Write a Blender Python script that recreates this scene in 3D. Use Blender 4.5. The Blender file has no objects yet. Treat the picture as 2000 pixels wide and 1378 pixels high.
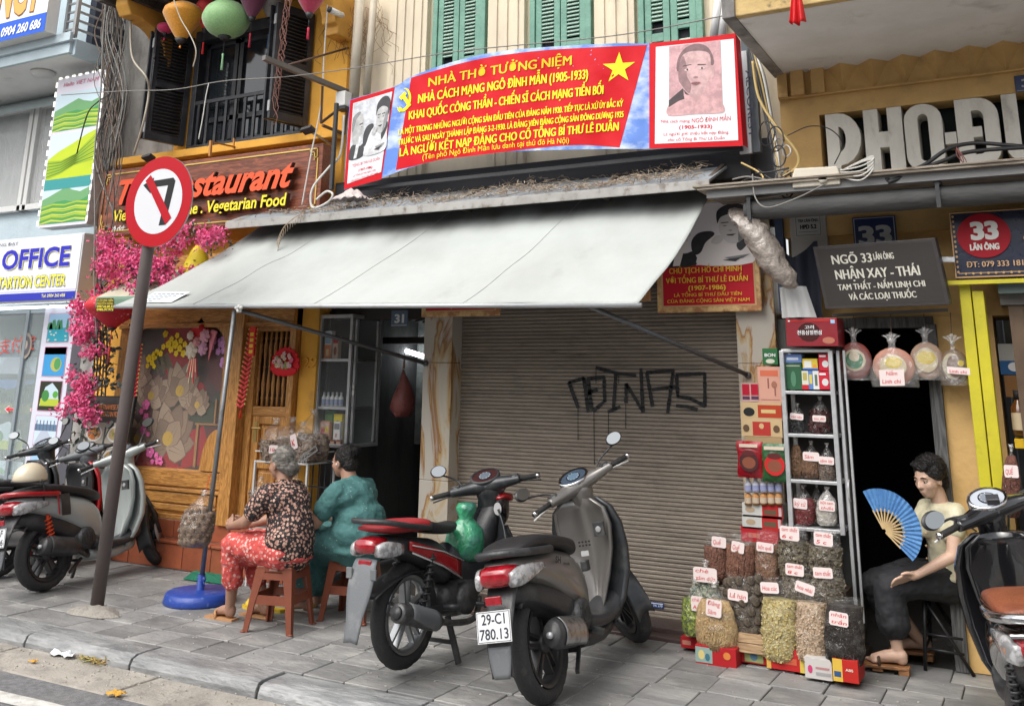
import bpy, bmesh, math, random
from math import sin, cos, pi, radians, sqrt, atan2
from mathutils import Vector, Matrix, noise as mnoise
random.seed(7)
SC = bpy.context.scene
COL = SC.collection
V = Vector
# ---------------------------------------------------------------- camera, sky, sun, exposure
FPX, CX, CY = 1869.9, 1000.0, 250.0           # focal length and optical axis in photo pixels (2000 wide)
YAW, PIT, ROL, EYE = 0.49892816, -0.25744806, 0.01291135, 1.62
def _m3(a): return Matrix(a)
_Ry = _m3([[cos(YAW), 0, sin(YAW)], [0, 1, 0], [-sin(YAW), 0, cos(YAW)]])
_Rx = _m3([[1, 0, 0], [0, cos(PIT), -sin(PIT)], [0, sin(PIT), cos(PIT)]])
_Rz = _m3([[cos(ROL), -sin(ROL), 0], [sin(ROL), cos(ROL), 0], [0, 0, 1]])
CR = _Rz @ _Rx @ _Ry
def _w(r): return V((r[0], r[2], -r[1]))
cam = bpy.data.cameras.new('camera'); cam.sensor_width = 36; cam.lens = FPX / 2000 * 36
cam.shift_y = -(689 - CY) / 2000; cam.clip_start = .05; cam.clip_end = 500
co = bpy.data.objects.new('camera', cam); COL.objects.link(co)
rx, ry, rz = _w(CR[0]), -_w(CR[1]), -_w(CR[2])
co.matrix_world = Matrix(((rx.x, ry.x, rz.x, 0), (rx.y, ry.y, rz.y, 0), (rx.z, ry.z, rz.z, EYE), (0, 0, 0, 1)))
SC.camera = co
wd = bpy.data.worlds.new('World'); SC.world = wd; wd.use_nodes = True
nt = wd.node_tree; bg = nt.nodes['Background']
sky = nt.nodes.new('ShaderNodeTexSky'); sky.sky_type = 'NISHITA'; sky.sun_disc = False
SUN_EL, SUN_AZ = radians(52), radians(200)
sky.sun_elevation = SUN_EL; sky.sun_rotation = SUN_AZ; sky.dust_density = 4; sky.air_density = 1.2; sky.ozone_density = .6
hsv = nt.nodes.new('ShaderNodeHueSaturation'); hsv.inputs['Saturation'].default_value = .22
nt.links.new(sky.outputs[0], hsv.inputs['Color']); nt.links.new(hsv.outputs[0], bg.inputs[0]); bg.inputs[1].default_value = .15
sun = bpy.data.lights.new('sun', 'SUN'); sun.energy = 1.1; sun.angle = radians(60); sun.color = (1, .95, .88)
so = bpy.data.objects.new('sun', sun); COL.objects.link(so)
so.rotation_euler = (pi / 2 - SUN_EL, 0, -SUN_AZ + pi)
SC.view_settings.view_transform = 'Standard'; SC.view_settings.look = 'None'; SC.view_settings.gamma = 1
SC.view_settings.exposure = .74
SC.cycles.max_bounces = 6; SC.cycles.transparent_max_bounces = 12
# ---------------------------------------------------------------- photo pixel -> point on a real plane
def ray(x, y):
    d = CR.transposed() @ V(((x - CX) / FPX, (y - CY) / FPX, 1)); return _w(d)
O0 = V((0, 0, EYE))
def P(x, y, Y): d = ray(x, y); return O0 + d * (Y / d.y)
def G(x, y, z=0.): d = ray(x, y); return O0 + d * ((z - EYE) / d.z)
def S(x, y, X): d = ray(x, y); return O0 + d * (X / d.x)
# ---------------------------------------------------------------- materials
MC = {}
def M(name, col, rough=.6, metal=0., col2=None, scale=6., mix=(.4, .65), bump=0., bscale=40., spec=.5, alpha=1., trans=0., coat=0., dirt=None, dscale=3., damt=(.5, .75), stretch=(1, 1, 1), rnd=0., emit=0., sheen=0., detail=6):
    if name in MC: return MC[name]
    m = bpy.data.materials.new(name); m.use_nodes = True; nt = m.node_tree; N = nt.nodes; L = nt.links
    b = N['Principled BSDF']
    b.inputs['Roughness'].default_value = rough; b.inputs['Metallic'].default_value = metal
    b.inputs['Specular IOR Level'].default_value = spec; b.inputs['Alpha'].default_value = alpha
    b.inputs['Transmission Weight'].default_value = trans; b.inputs['Coat Weight'].default_value = coat
    if sheen: b.inputs['Sheen Weight'].default_value = sheen
    c4 = lambda c: (c[0], c[1], c[2], 1)
    b.inputs['Base Color'].default_value = c4(col)
    if emit: b.inputs['Emission Color'].default_value = c4(col); b.inputs['Emission Strength'].default_value = emit
    tc = mp = None
    def coord():
        nonlocal tc, mp
        if mp is None:
            tc = N.new('ShaderNodeTexCoord'); mp = N.new('ShaderNodeMapping'); mp.inputs['Scale'].default_value = stretch
            L.new(tc.outputs['Object'], mp.inputs['Vector'])
            if rnd:
                oi = N.new('ShaderNodeObjectInfo'); ml = N.new('ShaderNodeMath'); ml.operation = 'MULTIPLY'; ml.inputs[1].default_value = 37
                L.new(oi.outputs['Random'], ml.inputs[0]); L.new(ml.outputs[0], mp.inputs['Location'])
        return mp.outputs[0]
    out = None
    def mixn(a, bcol, fac):
        mx = N.new('ShaderNodeMix'); mx.data_type = 'RGBA'
        if isinstance(a, tuple): mx.inputs['A'].default_value = a
        else: L.new(a, mx.inputs['A'])
        mx.inputs['B'].default_value = bcol; L.new(fac, mx.inputs['Factor']); return mx.outputs['Result']
    def nz(sc, lo, hi, det=detail):
        n = N.new('ShaderNodeTexNoise'); n.inputs['Scale'].default_value = sc; n.inputs['Detail'].default_value = det; n.inputs['Roughness'].default_value = .6
        L.new(coord(), n.inputs['Vector'])
        r = N.new('ShaderNodeMapRange'); r.inputs['From Min'].default_value = lo; r.inputs['From Max'].default_value = hi
        L.new(n.outputs['Fac'], r.inputs['Value']); return r.outputs['Result']
    cur = c4(col)
    if col2: cur = mixn(cur, c4(col2), nz(scale, *mix))
    if dirt: cur = mixn(cur, c4(dirt), nz(dscale, *damt, det=9))
    if rnd:
        oi = N.new('ShaderNodeObjectInfo'); r = N.new('ShaderNodeMapRange'); r.inputs['To Min'].default_value = 1 - rnd; r.inputs['To Max'].default_value = 1 + rnd
        L.new(oi.outputs['Random'], r.inputs['Value'])
        h = N.new('ShaderNodeHueSaturation'); L.new(r.outputs[0], h.inputs['Value'])
        if isinstance(cur, tuple): h.inputs['Color'].default_value = cur
        else: L.new(cur, h.inputs['Color'])
        cur = h.outputs[0]
    if not isinstance(cur, tuple): L.new(cur, b.inputs['Base Color'])
    if bump:
        n = N.new('ShaderNodeTexNoise'); n.inputs['Scale'].default_value = bscale; n.inputs['Detail'].default_value = 5
        L.new(coord(), n.inputs['Vector']); bp = N.new('ShaderNodeBump'); bp.inputs['Strength'].default_value = bump; bp.inputs['Distance'].default_value = .02
        L.new(n.outputs['Fac'], bp.inputs['Height']); L.new(bp.outputs[0], b.inputs['Normal'])
        if not metal:
            r = N.new('ShaderNodeMapRange'); r.inputs['To Min'].default_value = max(.02, rough - .12); r.inputs['To Max'].default_value = min(1, rough + .12)
            L.new(n.outputs['Fac'], r.inputs['Value']); L.new(r.outputs[0], b.inputs['Roughness'])
    MC[name] = m; return m
def C(r, g, b, rough=.55):
    k = 'print_%d_%d_%d_%d' % (r * 255, g * 255, b * 255, rough * 100)
    return M(k, (r, g, b), rough, bump=.05, bscale=30, spec=.22 if rough > .4 else .5)
def nodes(m): return m.node_tree.nodes, m.node_tree.links, m.node_tree.nodes['Principled BSDF']
def wood(name, a, b, rough=.45, axis='z', sc=1.):
    if name in MC: return MC[name]
    m = M(name, a, rough); N, L, bs = nodes(m)
    tc = N.new('ShaderNodeTexCoord'); mp = N.new('ShaderNodeMapping'); s = {'z': (9, 9, .9), 'x': (.9, 9, 9), 'y': (9, .9, 9)}[axis]
    mp.inputs['Scale'].default_value = [k * sc for k in s]; L.new(tc.outputs['Object'], mp.inputs[0])
    n = N.new('ShaderNodeTexNoise'); n.inputs['Scale'].default_value = 2.2; n.inputs['Detail'].default_value = 4; n.inputs['Distortion'].default_value = 1.2; L.new(mp.outputs[0], n.inputs['Vector'])
    ml = N.new('ShaderNodeMath'); ml.operation = 'MULTIPLY'; ml.inputs[1].default_value = 9; L.new(n.outputs['Fac'], ml.inputs[0])
    fr = N.new('ShaderNodeMath'); fr.operation = 'PINGPONG'; fr.inputs[1].default_value = 1; L.new(ml.outputs[0], fr.inputs[0])
    n2 = N.new('ShaderNodeTexNoise'); n2.inputs['Scale'].default_value = 14; n2.inputs['Detail'].default_value = 6; L.new(mp.outputs[0], n2.inputs['Vector'])
    ad = N.new('ShaderNodeMath'); ad.operation = 'MULTIPLY'; L.new(fr.outputs[0], ad.inputs[0]); L.new(n2.outputs['Fac'], ad.inputs[1])
    cr = N.new('ShaderNodeValToRGB'); cr.color_ramp.elements[0].color = (*b, 1); cr.color_ramp.elements[1].color = (*a, 1); cr.color_ramp.elements[0].position = .05; cr.color_ramp.elements[1].position = .5
    L.new(ad.outputs[0], cr.inputs[0]); L.new(cr.outputs[0], bs.inputs['Base Color'])
    bp = N.new('ShaderNodeBump'); bp.inputs['Strength'].default_value = .15; bp.inputs['Distance'].default_value = .01; L.new(ad.outputs[0], bp.inputs['Height']); L.new(bp.outputs[0], bs.inputs['Normal'])
    return m
# ---------------------------------------------------------------- mesh builder
TXT = {}
def glyphs(s, off=.012, shear=0, ext=0., ls=1.):
    off = 0 if any(ord(c) > 127 or c == 'M' for c in s) and off < .03 else off; k = (s, off, shear, ext, ls)
    if k in TXT: return TXT[k]
    cu = bpy.data.curves.new('t', 'FONT'); cu.body = s; cu.offset = off; cu.shear = shear; cu.resolution_u = 3 if off else 4; cu.extrude = ext; cu.space_character = ls
    cu.fill_mode = 'FRONT' if not ext else 'BOTH'
    o = bpy.data.objects.new('t', cu); me = o.to_mesh()
    vs = [tuple(v.co) for v in me.vertices]; fs = [tuple(p.vertices) for p in me.polygons]
    o.to_mesh_clear(); bpy.data.objects.remove(o); bpy.data.curves.remove(cu)
    if vs:
        x0 = min(v[0] for v in vs); x1 = max(v[0] for v in vs)
        vs = [((v[0] - x0) / (x1 - x0), v[1] / .73, v[2]) for v in vs]
    TXT[k] = (vs, fs, (x1 - x0) / .73 if vs else 1); return TXT[k]
class MB:
    def __init__(s, m=None): s.v = []; s.f = []; s.fm = []; s.m = m; s.sm = []; s.smooth = False
    def face(s, idx): s.f.append(idx); s.fm.append(s.m); s.sm.append(s.smooth)
    def add(s, vs): n = len(s.v); s.v.extend(V(a) for a in vs); return n
    def poly(s, pts): n = s.add(pts); s.face(tuple(range(n, n + len(pts))))
    def box(s, x0, x1, y0, y1, z0, z1):
        n = s.add([(x0, y0, z0), (x1, y0, z0), (x1, y1, z0), (x0, y1, z0), (x0, y0, z1), (x1, y0, z1), (x1, y1, z1), (x0, y1, z1)])
        for q in ((0, 3, 2, 1), (4, 5, 6, 7), (0, 1, 5, 4), (1, 2, 6, 5), (2, 3, 7, 6), (3, 0, 4, 7)): s.face(tuple(n + i for i in q))
        return s
    def obox(s, c, a, b, d):
        c, a, b, d = V(c), V(a), V(b), V(d); n = s.add([c - a - b - d, c + a - b - d, c + a + b - d, c - a + b - d, c - a - b + d, c + a - b + d, c + a + b + d, c - a + b + d])
        for q in ((0, 3, 2, 1), (4, 5, 6, 7), (0, 1, 5, 4), (1, 2, 6, 5), (2, 3, 7, 6), (3, 0, 4, 7)): s.face(tuple(n + i for i in q))
        return s
    def bar(s, p, q, w, h=None, up=(0, 0, 1)):
        p, q = V(p), V(q); d = (q - p); a = d.cross(V(up))
        if a.length < 1e-6: a = d.cross(V((0, 1, 0)))
        a.normalize(); b = a.cross(d).normalized(); return s.obox((p + q) / 2, d / 2, a * w / 2, b * (h or w) / 2)
    def prism(s, pts, ex):
        ex = V(ex); n = s.add(pts); k = len(pts); m = s.add([V(p) + ex for p in pts])
        s.face(tuple(range(n, n + k))); s.face(tuple(range(m + k - 1, m - 1, -1)))
        for i in range(k): j = (i + 1) % k; s.face((n + j, n + i, m + i, m + j))
        return s
    def loft(s, rings, cap=True, closed=True, loop=False):
        n0 = len(s.v); k = len(rings[0])
        for r in rings: s.add(r)
        R = len(rings)
        for i in range(R if loop else R - 1):
            i2 = (i + 1) % R
            for j in range(k if closed else k - 1):
                j2 = (j + 1) % k; s.face((n0 + i * k + j, n0 + i * k + j2, n0 + i2 * k + j2, n0 + i2 * k + j))
        if cap and not loop:
            s.face(tuple(n0 + j for j in range(k - 1, -1, -1))); s.face(tuple(n0 + (R - 1) * k + j for j in range(k)))
        return s
    def tube(s, pts, r, n=8, cap=True):
        pts = [V(p) for p in pts]; R = len(pts); rs = r if isinstance(r, (list, tuple)) else [r] * R
        rings = []; a = None
        for i, p in enumerate(pts):
            d = (pts[min(i + 1, R - 1)] - pts[max(i - 1, 0)]).normalized()
            if a is None:
                a = d.cross(V((0, 0, 1)));
                if a.length < .1: a = d.cross(V((0, 1, 0)))
            a = (a - d * a.dot(d)).normalized(); b = d.cross(a)
            rings.append([p + (a * cos(2 * pi * j / n) + b * sin(2 * pi * j / n)) * rs[i] for j in range(n)])
        o = s.smooth; s.smooth = True; s.loft(rings, cap); s.smooth = o; return s
    def cyl(s, p, q, r, r2=None, n=12): return s.tube([p, q], [r, r if r2 is None else r2], n)
    def lathe(s, prof, o=(0, 0, 0), ax=(0, 0, 1), n=20, cap=True, sx=1, sy=1):
        o = V(o); ax = V(ax).normalized(); a = ax.orthogonal().normalized(); b = ax.cross(a)
        if abs(ax.z) > .999: a, b = V((1, 0, 0)), V((0, 1, 0))
        sm = s.smooth; s.smooth = True
        s.loft([[o + ax * z + (a * cos(2 * pi * j / n) * sx + b * sin(2 * pi * j / n) * sy) * max(r, 1e-4) for j in range(n)] for r, z in prof], cap); s.smooth = sm; return s
    def ell(s, c, r, n=14, m=8, rot=None):
        c = V(c); r = V(r) if not isinstance(r, (int, float)) else V((r, r, r)); rings = []
        for i in range(m + 1):
            t = pi * (i / m); t = min(max(t, .02), pi - .02); rg = []
            for j in range(n):
                q = V((r.x * sin(t) * cos(2 * pi * j / n), r.y * sin(t) * sin(2 * pi * j / n), -r.z * cos(t)))
                rg.append(c + (rot @ q if rot else q))
            rings.append(rg)
        sm = s.smooth; s.smooth = True; s.loft(rings); s.smooth = sm; return s
    def grid(s, nu, nv, fn, thick=0):
        n = len(s.v)
        for j in range(nv + 1):
            for i in range(nu + 1): s.v.append(V(fn(i / nu, j / nv)))
        for j in range(nv):
            for i in range(nu):
                a = n + j * (nu + 1) + i; s.face((a, a + 1, a + nu + 2, a + nu + 1))
        return s
    def text(s, t, A, B, h, off=.012, shear=0, N=None, ext=0., lift=0.):
        """a line of lettering from A to B (ends of its baseline), capitals as tall as vector h; ext = depth"""
        vs, fs, _ = glyphs(t, off, shear, .5 if ext else 0); A, B, h = V(A), V(B), V(h); U = B - A
        N = V(N) if N else U.cross(h).normalized()
        n = s.add([A + U * x + h * y + N * (lift + (z + .5) * ext) if ext else A + U * x + h * y + N * lift for x, y, z in vs])
        for f in fs: s.face(tuple(n + i for i in f))
        return s
    def disc(s, c, a, b, n=20):
        c, a, b = V(c), V(a), V(b); s.poly([c + a * cos(2 * pi * i / n) + b * sin(2 * pi * i / n) for i in range(n)]); return s
    def xf(s, mat): s.v = [mat @ v for v in s.v]; return s
    def build(s, name, parent=None, bevel=0, seg=2, weld=False, sub=0, solid=0):
        me = bpy.data.meshes.new(name); o0 = parent_loc(parent)
        me.from_pydata([v - o0 for v in s.v], [], s.f)
        ms = []
        for i, p in enumerate(me.polygons):
            m = s.fm[i]
            if m not in ms: ms.append(m)
            p.material_index = ms.index(m); p.use_smooth = s.sm[i]
        for m in ms: me.materials.append(m)
        o = bpy.data.objects.new(name, me); COL.objects.link(o)
        if parent: o.parent = parent
        if weld:
            w = o.modifiers.new('w', 'WELD'); w.merge_threshold = .0005
        if solid:
            w = o.modifiers.new('s', 'SOLIDIFY'); w.thickness = solid; w.offset = 0
        if bevel:
            w = o.modifiers.new('b', 'BEVEL'); w.width = bevel; w.segments = seg; w.limit_method = 'ANGLE'
        if sub:
            w = o.modifiers.new('ss', 'SUBSURF'); w.levels = sub; w.render_levels = sub
        return o
def parent_loc(p):
    l = V((0, 0, 0))
    while p: l += p.location; p = p.parent
    return l
def tag(o, label=None, cat=None, group=None, kind=None):
    if label: o['label'] = label
    if cat: o['category'] = cat
    if group: o['group'] = group
    if kind: o['kind'] = kind
    return o
def thing(name, label, cat, loc=(0, 0, 0), group=None):
    o = bpy.data.objects.new(name, None); COL.objects.link(o); o.location = loc; o.empty_display_size = .1; return tag(o, label, cat, group)
def dup(o, parent=None):
    c = o.copy(); COL.objects.link(c); c.parent = parent
    for ch in list(o.children): dup(ch, c)
    return c
def wl(pts, loc): return [V(p) - V(loc) for p in pts]
def arc(c, r, a0, a1, n, ax='xz'):
    out = []
    for i in range(n + 1):
        a = a0 + (a1 - a0) * i / n; u, w = r * cos(a), r * sin(a)
        out.append(V(c) + (V((u, 0, w)) if ax == 'xz' else V((0, u, w)) if ax == 'yz' else V((u, w, 0))))
    return out
def sag(a, b, d, n=10):
    a, b = V(a), V(b); return [a.lerp(b, i / n) - V((0, 0, d * 4 * (i / n) * (1 - i / n))) for i in range(n + 1)]
def curve(pts, n=6):
    """smooth curve through points"""
    pts = [V(p) for p in pts]; out = []
    for i in range(len(pts) - 1):
        p0, p1, p2, p3 = pts[max(i - 1, 0)], pts[i], pts[i + 1], pts[min(i + 2, len(pts) - 1)]
        for k in range(n):
            t = k / n; out.append(.5 * ((2 * p1) + (p2 - p0) * t + (2 * p0 - 5 * p1 + 4 * p2 - p3) * t * t + (3 * p1 - p0 - 3 * p2 + p3) * t ** 3))
    out.append(pts[-1]); return out
# ================================================================ ground
road_m = M('asphalt', (.13, .13, .135), .9, col2=(.2, .2, .205), scale=30, bump=.5, bscale=180, dirt=(.26, .25, .24), dscale=2.)
gut_m = M('gutter concrete', (.36, .33, .29), .9, col2=(.26, .24, .21), scale=5, bump=.5, bscale=60, dirt=(.13, .12, .11), dscale=9, damt=(.55, .8), rnd=.08)
line_m = M('worn road paint', (.62, .61, .58), .7, col2=(.42, .41, .38), scale=12, bump=.3, bscale=90, dirt=(.25, .24, .23), dscale=20, damt=(.6, .75))
pave_m = M('paving stone', (.27, .267, .262), .6, col2=(.13, .13, .13), scale=3, mix=(.25, .75), bump=.5, bscale=30, dirt=(.36, .35, .33), dscale=5, damt=(.5, .75), rnd=.17, stretch=(.5, 1, 1))
kerb_m = M('kerb stone', (.30, .305, .305), .38, col2=(.17, .175, .18), scale=9, bump=.6, bscale=40, dirt=(.42, .42, .42), dscale=6, damt=(.55, .75), rnd=.1, stretch=(.35, 1, 1))
joint_m = M('joint dirt', (.06, .055, .05), .95, bump=.4, bscale=60)
def st(o, k='structure'): o['kind'] = k; return o
mb = MB(road_m); mb.poly([(-60, -25, -.08), (25, -25, -.08), (25, 4.13, -.08), (-60, 4.13, -.08)]); st(mb.build('road'))
mb = MB(joint_m); mb.poly([(-60, 4.13, -.14), (25, 4.13, -.14), (25, 12, -.14), (-60, 12, -.14)]); st(mb.build('ground'))
mb = MB(line_m)
def lx(t): return V((-8.6 + t * 10, 3.86, -.12))
mb.grid(160, 1, lambda u, v: (-16 + u * 22, 3.76 + v * .125 + (.006 * sin(u * 190) + .008 * sin(u * 73)) , -.0755)); st(mb.build('road_line'))
g = MB(gut_m); g.box(-16, 6, 4.1, 4.515, -.32, -.095); gp = st(g.build('gutter_strip'))
random.seed(3)
x = -12.0
while x < 2.5:
    w = 1.0 + random.uniform(-.25, .35); a = MB(gut_m); dz = random.uniform(-.006, .006)
    a.box(x + .006, x + w - .006, 4.115, 4.50, -.16, -.073 + dz); a.build('gutter_slab', gp, bevel=.012); x += w
# kerb stones about a metre long
kb = MB(joint_m); kb.box(-13, 5, 4.52, 4.74, -.2, -.02); kp = st(kb.build('kerb'))
x = -4.0 - 12.0
xs = [-13, -12, -11, -9.95, -8.95, -7.95, -6.95, -5.97, -4.995, -4.0, -3.02, -1.98, -1.0, .02, 1.0, 2.0, 3.0]
for i in range(len(xs) - 1):
    a = MB(kerb_m); a.smooth = False; x0, x1 = xs[i] + .009, xs[i + 1] - .009; dz = random.uniform(-.006, .004)
    prof = [(4.49, -.16), (4.492, -.05), (4.51, -.015), (4.545, -.002), (4.60, .001), (4.735, 0), (4.735, -.16)]
    rg = []
    for k in range(13):
        t = k / 12; xx = x0 + (x1 - x0) * t; rg.append([V((xx, y + (.006 * mnoise.noise(V((xx * 4, y * 9, 1))) if j in (1, 2, 3) else 0), z + dz + (.008 * mnoise.noise(V((xx * 5, y * 11, 3))) if 1 < j < 4 else 0))) for j, (y, z) in enumerate(prof)])
    a.loft(rg); a.build('kerb_stone', kp, bevel=.006)
# pavement slabs
pb = MB(joint_m); pb.box(-13, 5, 4.74, 6.95, -.2, -.022); pb.box(-13, 5, 6.95, 11, -.2, -.022); pv = st(pb.build('sidewalk'))
slab = None; random.seed(11)
meshes = []
for k in range(6):
    a = MB(pave_m); q = .1435
    a.box(-q, q, -q, q, -.05, 0); o = a.build('paving_slab', None, bevel=.004, seg=1); meshes.append(o.data); protos = o
    if k < 5: bpy.data.objects.remove(o)
bpy.data.objects.remove(protos)
n = 0; PCH = .2925
for r in range(7):
    y = 4.89 + r * PCH
    for c in range(42):
        x = -11.35 + c * PCH + (.08 if r % 2 else 0) * (1 if r > 3 else .3)
        if x > .75: continue
        o = bpy.data.objects.new('paving_slab', random.choice(meshes)); COL.objects.link(o); o.parent = pv
        o.location = (x, y, random.uniform(-.004, .003)); o.rotation_euler = (random.uniform(-.012, .012), random.uniform(-.012, .012), random.uniform(-.006, .006))
        w = o.modifiers.new('b', 'BEVEL'); w.width = .004; w.segments = 1; n += 1
# raised concrete round the sign pole
def moundpt(u, v):
    a = u * 2 * pi; r = v; k = 1 + .25 * mnoise.noise(V((cos(a) * 1.5, sin(a) * 1.5, 4)))
    return (-6.10 + .23 * r * k * cos(a), 5.11 + .13 * r * k * sin(a), .001 + .045 * max(0, 1 - r ** 2) + .012 * mnoise.noise(V((cos(a) * r * 5, sin(a) * r * 5, 0))) * (1 - r * .8))
mb = MB(gut_m); mb.smooth = True; mb.grid(28, 8, moundpt); st(mb.build('concrete_mound'))
# ================================================================ buildings
ochre = M('ochre plaster', (.66, .43, .17), .85, col2=(.55, .35, .14), scale=3, bump=.25, bscale=25, dirt=(.2, .14, .08), dscale=2.2, damt=(.55, .85))
yell = M('yellow plaster', (.78, .40, .055), .8, col2=(.66, .33, .05), scale=2.5, bump=.2, bscale=25, dirt=(.25, .15, .06), dscale=4, damt=(.6, .85))
cream = M('cream plaster', (.70, .61, .46), .85, col2=(.6, .52, .4), scale=4, bump=.2, bscale=30, dirt=(.27, .23, .18), dscale=3, damt=(.58, .85), stretch=(1, 1, .4))
blueg = M('pale blue plaster', (.52, .62, .67), .8, col2=(.46, .55, .6), scale=3, bump=.15, bscale=30, dirt=(.2, .22, .22), dscale=3, damt=(.6, .85))
greyc = M('old grey concrete', (.34, .33, .31), .9, col2=(.2, .19, .18), scale=4, bump=.4, bscale=25, dirt=(.1, .09, .085), dscale=5, damt=(.5, .75), stretch=(1, 1, .5))
whitep = M('white paint', (.82, .82, .81), .6, col2=(.75, .75, .73), scale=4, bump=.1, dirt=(.35, .33, .3), dscale=3, damt=(.6, .9))
mouldy = M('mouldy ochre plaster', (.58, .42, .19), .9, col2=(.5, .35, .15), scale=5, bump=.4, bscale=25, dirt=(.05, .045, .035), dscale=4.5, damt=(.56, .66))
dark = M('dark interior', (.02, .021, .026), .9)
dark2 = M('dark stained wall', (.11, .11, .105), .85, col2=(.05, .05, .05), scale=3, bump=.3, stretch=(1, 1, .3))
black_p = M('black paint', (.025, .027, .034), .45, bump=.1, dirt=(.07, .07, .075), dscale=5)
steel = M('galvanised steel', (.42, .43, .44), .45, .6, bump=.1, dirt=(.3, .26, .22), dscale=12, damt=(.6, .8))
alu = M('aluminium', (.55, .56, .57), .4, .5, col2=(.42, .43, .44), scale=6, bump=.08, dirt=(.2, .19, .18), dscale=9, damt=(.62, .85))
blackpl = M('black plastic', (.03, .03, .033), .5, bump=.1, bscale=80)
glass = M('window glass', (.75, .8, .8), .03, trans=1., spec=.6)
glass_d = M('dark glass', (.02, .025, .03), .06, spec=.8)
whitepl = M('white plastic', (.72, .72, .7), .4, bump=.05)
beigepl = M('beige plastic', (.62, .57, .47), .45, bump=.08, dirt=(.35, .3, .22), dscale=8)

# ---- ochre building on the right (number 33)
B = thing('ochre_building', 'ochre plastered building on the right with balcony, zigzag moulding and recessed lettering', 'building', (-.5, 6.8, 0))
mb = MB(ochre)
LX0, LX1, LZ0, LZ1 = -1.22, .24, 3.0, 3.47
mb.box(-1.49, LX0, 6.8, 7.3, 2.30, 3.93); mb.box(LX0, 2.5, 6.8, 7.3, LZ1, 3.93); mb.box(LX0, 2.5, 6.8, 7.3, 2.05, LZ0)
mb.box(LX1, 2.5, 6.8, 7.3, LZ0, LZ1); mb.box(-1.49, LX0, 6.8, 7.3, 2.05, 2.30)
mb.box(-.60, -.26, 6.78, 7.3, 0, 2.05); mb.box(1.4, 3.2, 6.8, 7.3, 0, 2.05)
mb.box(-1.5, 3, 6.82, 7.3, 3.93, 7); mb.build('wall', B)
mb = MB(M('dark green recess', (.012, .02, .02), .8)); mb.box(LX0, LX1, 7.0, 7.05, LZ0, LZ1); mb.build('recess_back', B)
lm = M('weathered white cement', (.80, .78, .72), .85, col2=(.68, .66, .6), scale=6, bump=.3, bscale=40, dirt=(.2, .18, .15), dscale=5, damt=(.56, .8), stretch=(1, 1, .4))
def letter(polys, holes=None):
    a = MB(lm)
    for p in polys: a.prism([(x, 6.795, z) for x, z in p], (0, .2, 0))
    a.build('letter', B)
def strip(x0, x1, z0, z1): return [(x0, z0), (x1, z0), (x1, z1), (x0, z1)]
def arcband(cx, cz, r0x, r0z, r1x, r1z, a0, a1, n=12):
    o = [(cx + r1x * cos(a0 + (a1 - a0) * i / n), cz + r1z * sin(a0 + (a1 - a0) * i / n)) for i in range(n + 1)]
    return o + [(cx + r0x * cos(a0 + (a1 - a0) * i / n), cz + r0z * sin(a0 + (a1 - a0) * i / n)) for i in range(n, -1, -1)]
zb, zt = LZ0 + .0, LZ1 - .005
h_ = pi / 2
def bandparts(cx, cz, r0x, r0z, r1x, r1z, a0, a1, n):
    out = []
    for i in range(n):
        b0 = a0 + (a1 - a0) * i / n; b1 = a0 + (a1 - a0) * (i + 1) / n
        out.append([(cx + r0x * cos(b0), cz + r0z * sin(b0)), (cx + r1x * cos(b0), cz + r1z * sin(b0)), (cx + r1x * cos(b1), cz + r1z * sin(b1)), (cx + r0x * cos(b1), cz + r0z * sin(b1))])
    return out
# P
xo = -1.18; z_p = zb + .09
letter([strip(xo, xo + .085, zb, zt)] + bandparts(xo + .085, (z_p + zt) / 2, .045, .09, .145, (zt - z_p) / 2, -h_, h_, 10))
# H
xo = -.925; letter([strip(xo, xo + .095, zb, zt), strip(xo + .155, xo + .248, zb, zt), strip(xo + .095, xo + .155, zb + .19, zb + .30)])
def ring_letter(x0, w, t=.085):
    c = x0 + w / 2; r = w / 2; p = [strip(x0, x0 + t, zb + r * .9, zt - r * .9), strip(x0 + w - t, x0 + w, zb + r * .9, zt - r * .9)]
    p += bandparts(c, zt - r * .9, r - t, r * .9 - .07, r, r * .9, 0, pi, 10) + bandparts(c, zb + r * .9, r - t, r * .9 - .07, r, r * .9, pi, 2 * pi, 10); return p
letter(ring_letter(-.665, .235))                                             # O
letter([strip(-.42, -.35, zb + .17, zb + .25)])                             # dash
def D_(xo, bar=True):
    p = [strip(xo, xo + .095, zb, zt)] + [strip(xo + .095, xo + .13, zb, zb + .085), strip(xo + .095, xo + .13, zt - .085, zt)] + bandparts(xo + .13, zt - .13, .035, .045, .125, .13, 0, h_, 6) + bandparts(xo + .13, zb + .13, .035, .045, .125, .13, -h_, 0, 6) + [strip(xo + .165, xo + .255, zb + .13, zt - .13)]
    if bar: p.append(strip(xo + .095, xo + .15, zb + .2, zb + .27))
    return p
letter(D_(-.345))
def U_(x0, w, t=.09):
    c = x0 + w / 2; r = w / 2; return [strip(x0, x0 + t, zb + r, zt), strip(x0 + w - t, x0 + w, zb + r, zt)] + bandparts(c, zb + r, r - t, r - .08, r, r, pi, 2 * pi, 10)
letter(U_(-.065, .25))
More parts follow.
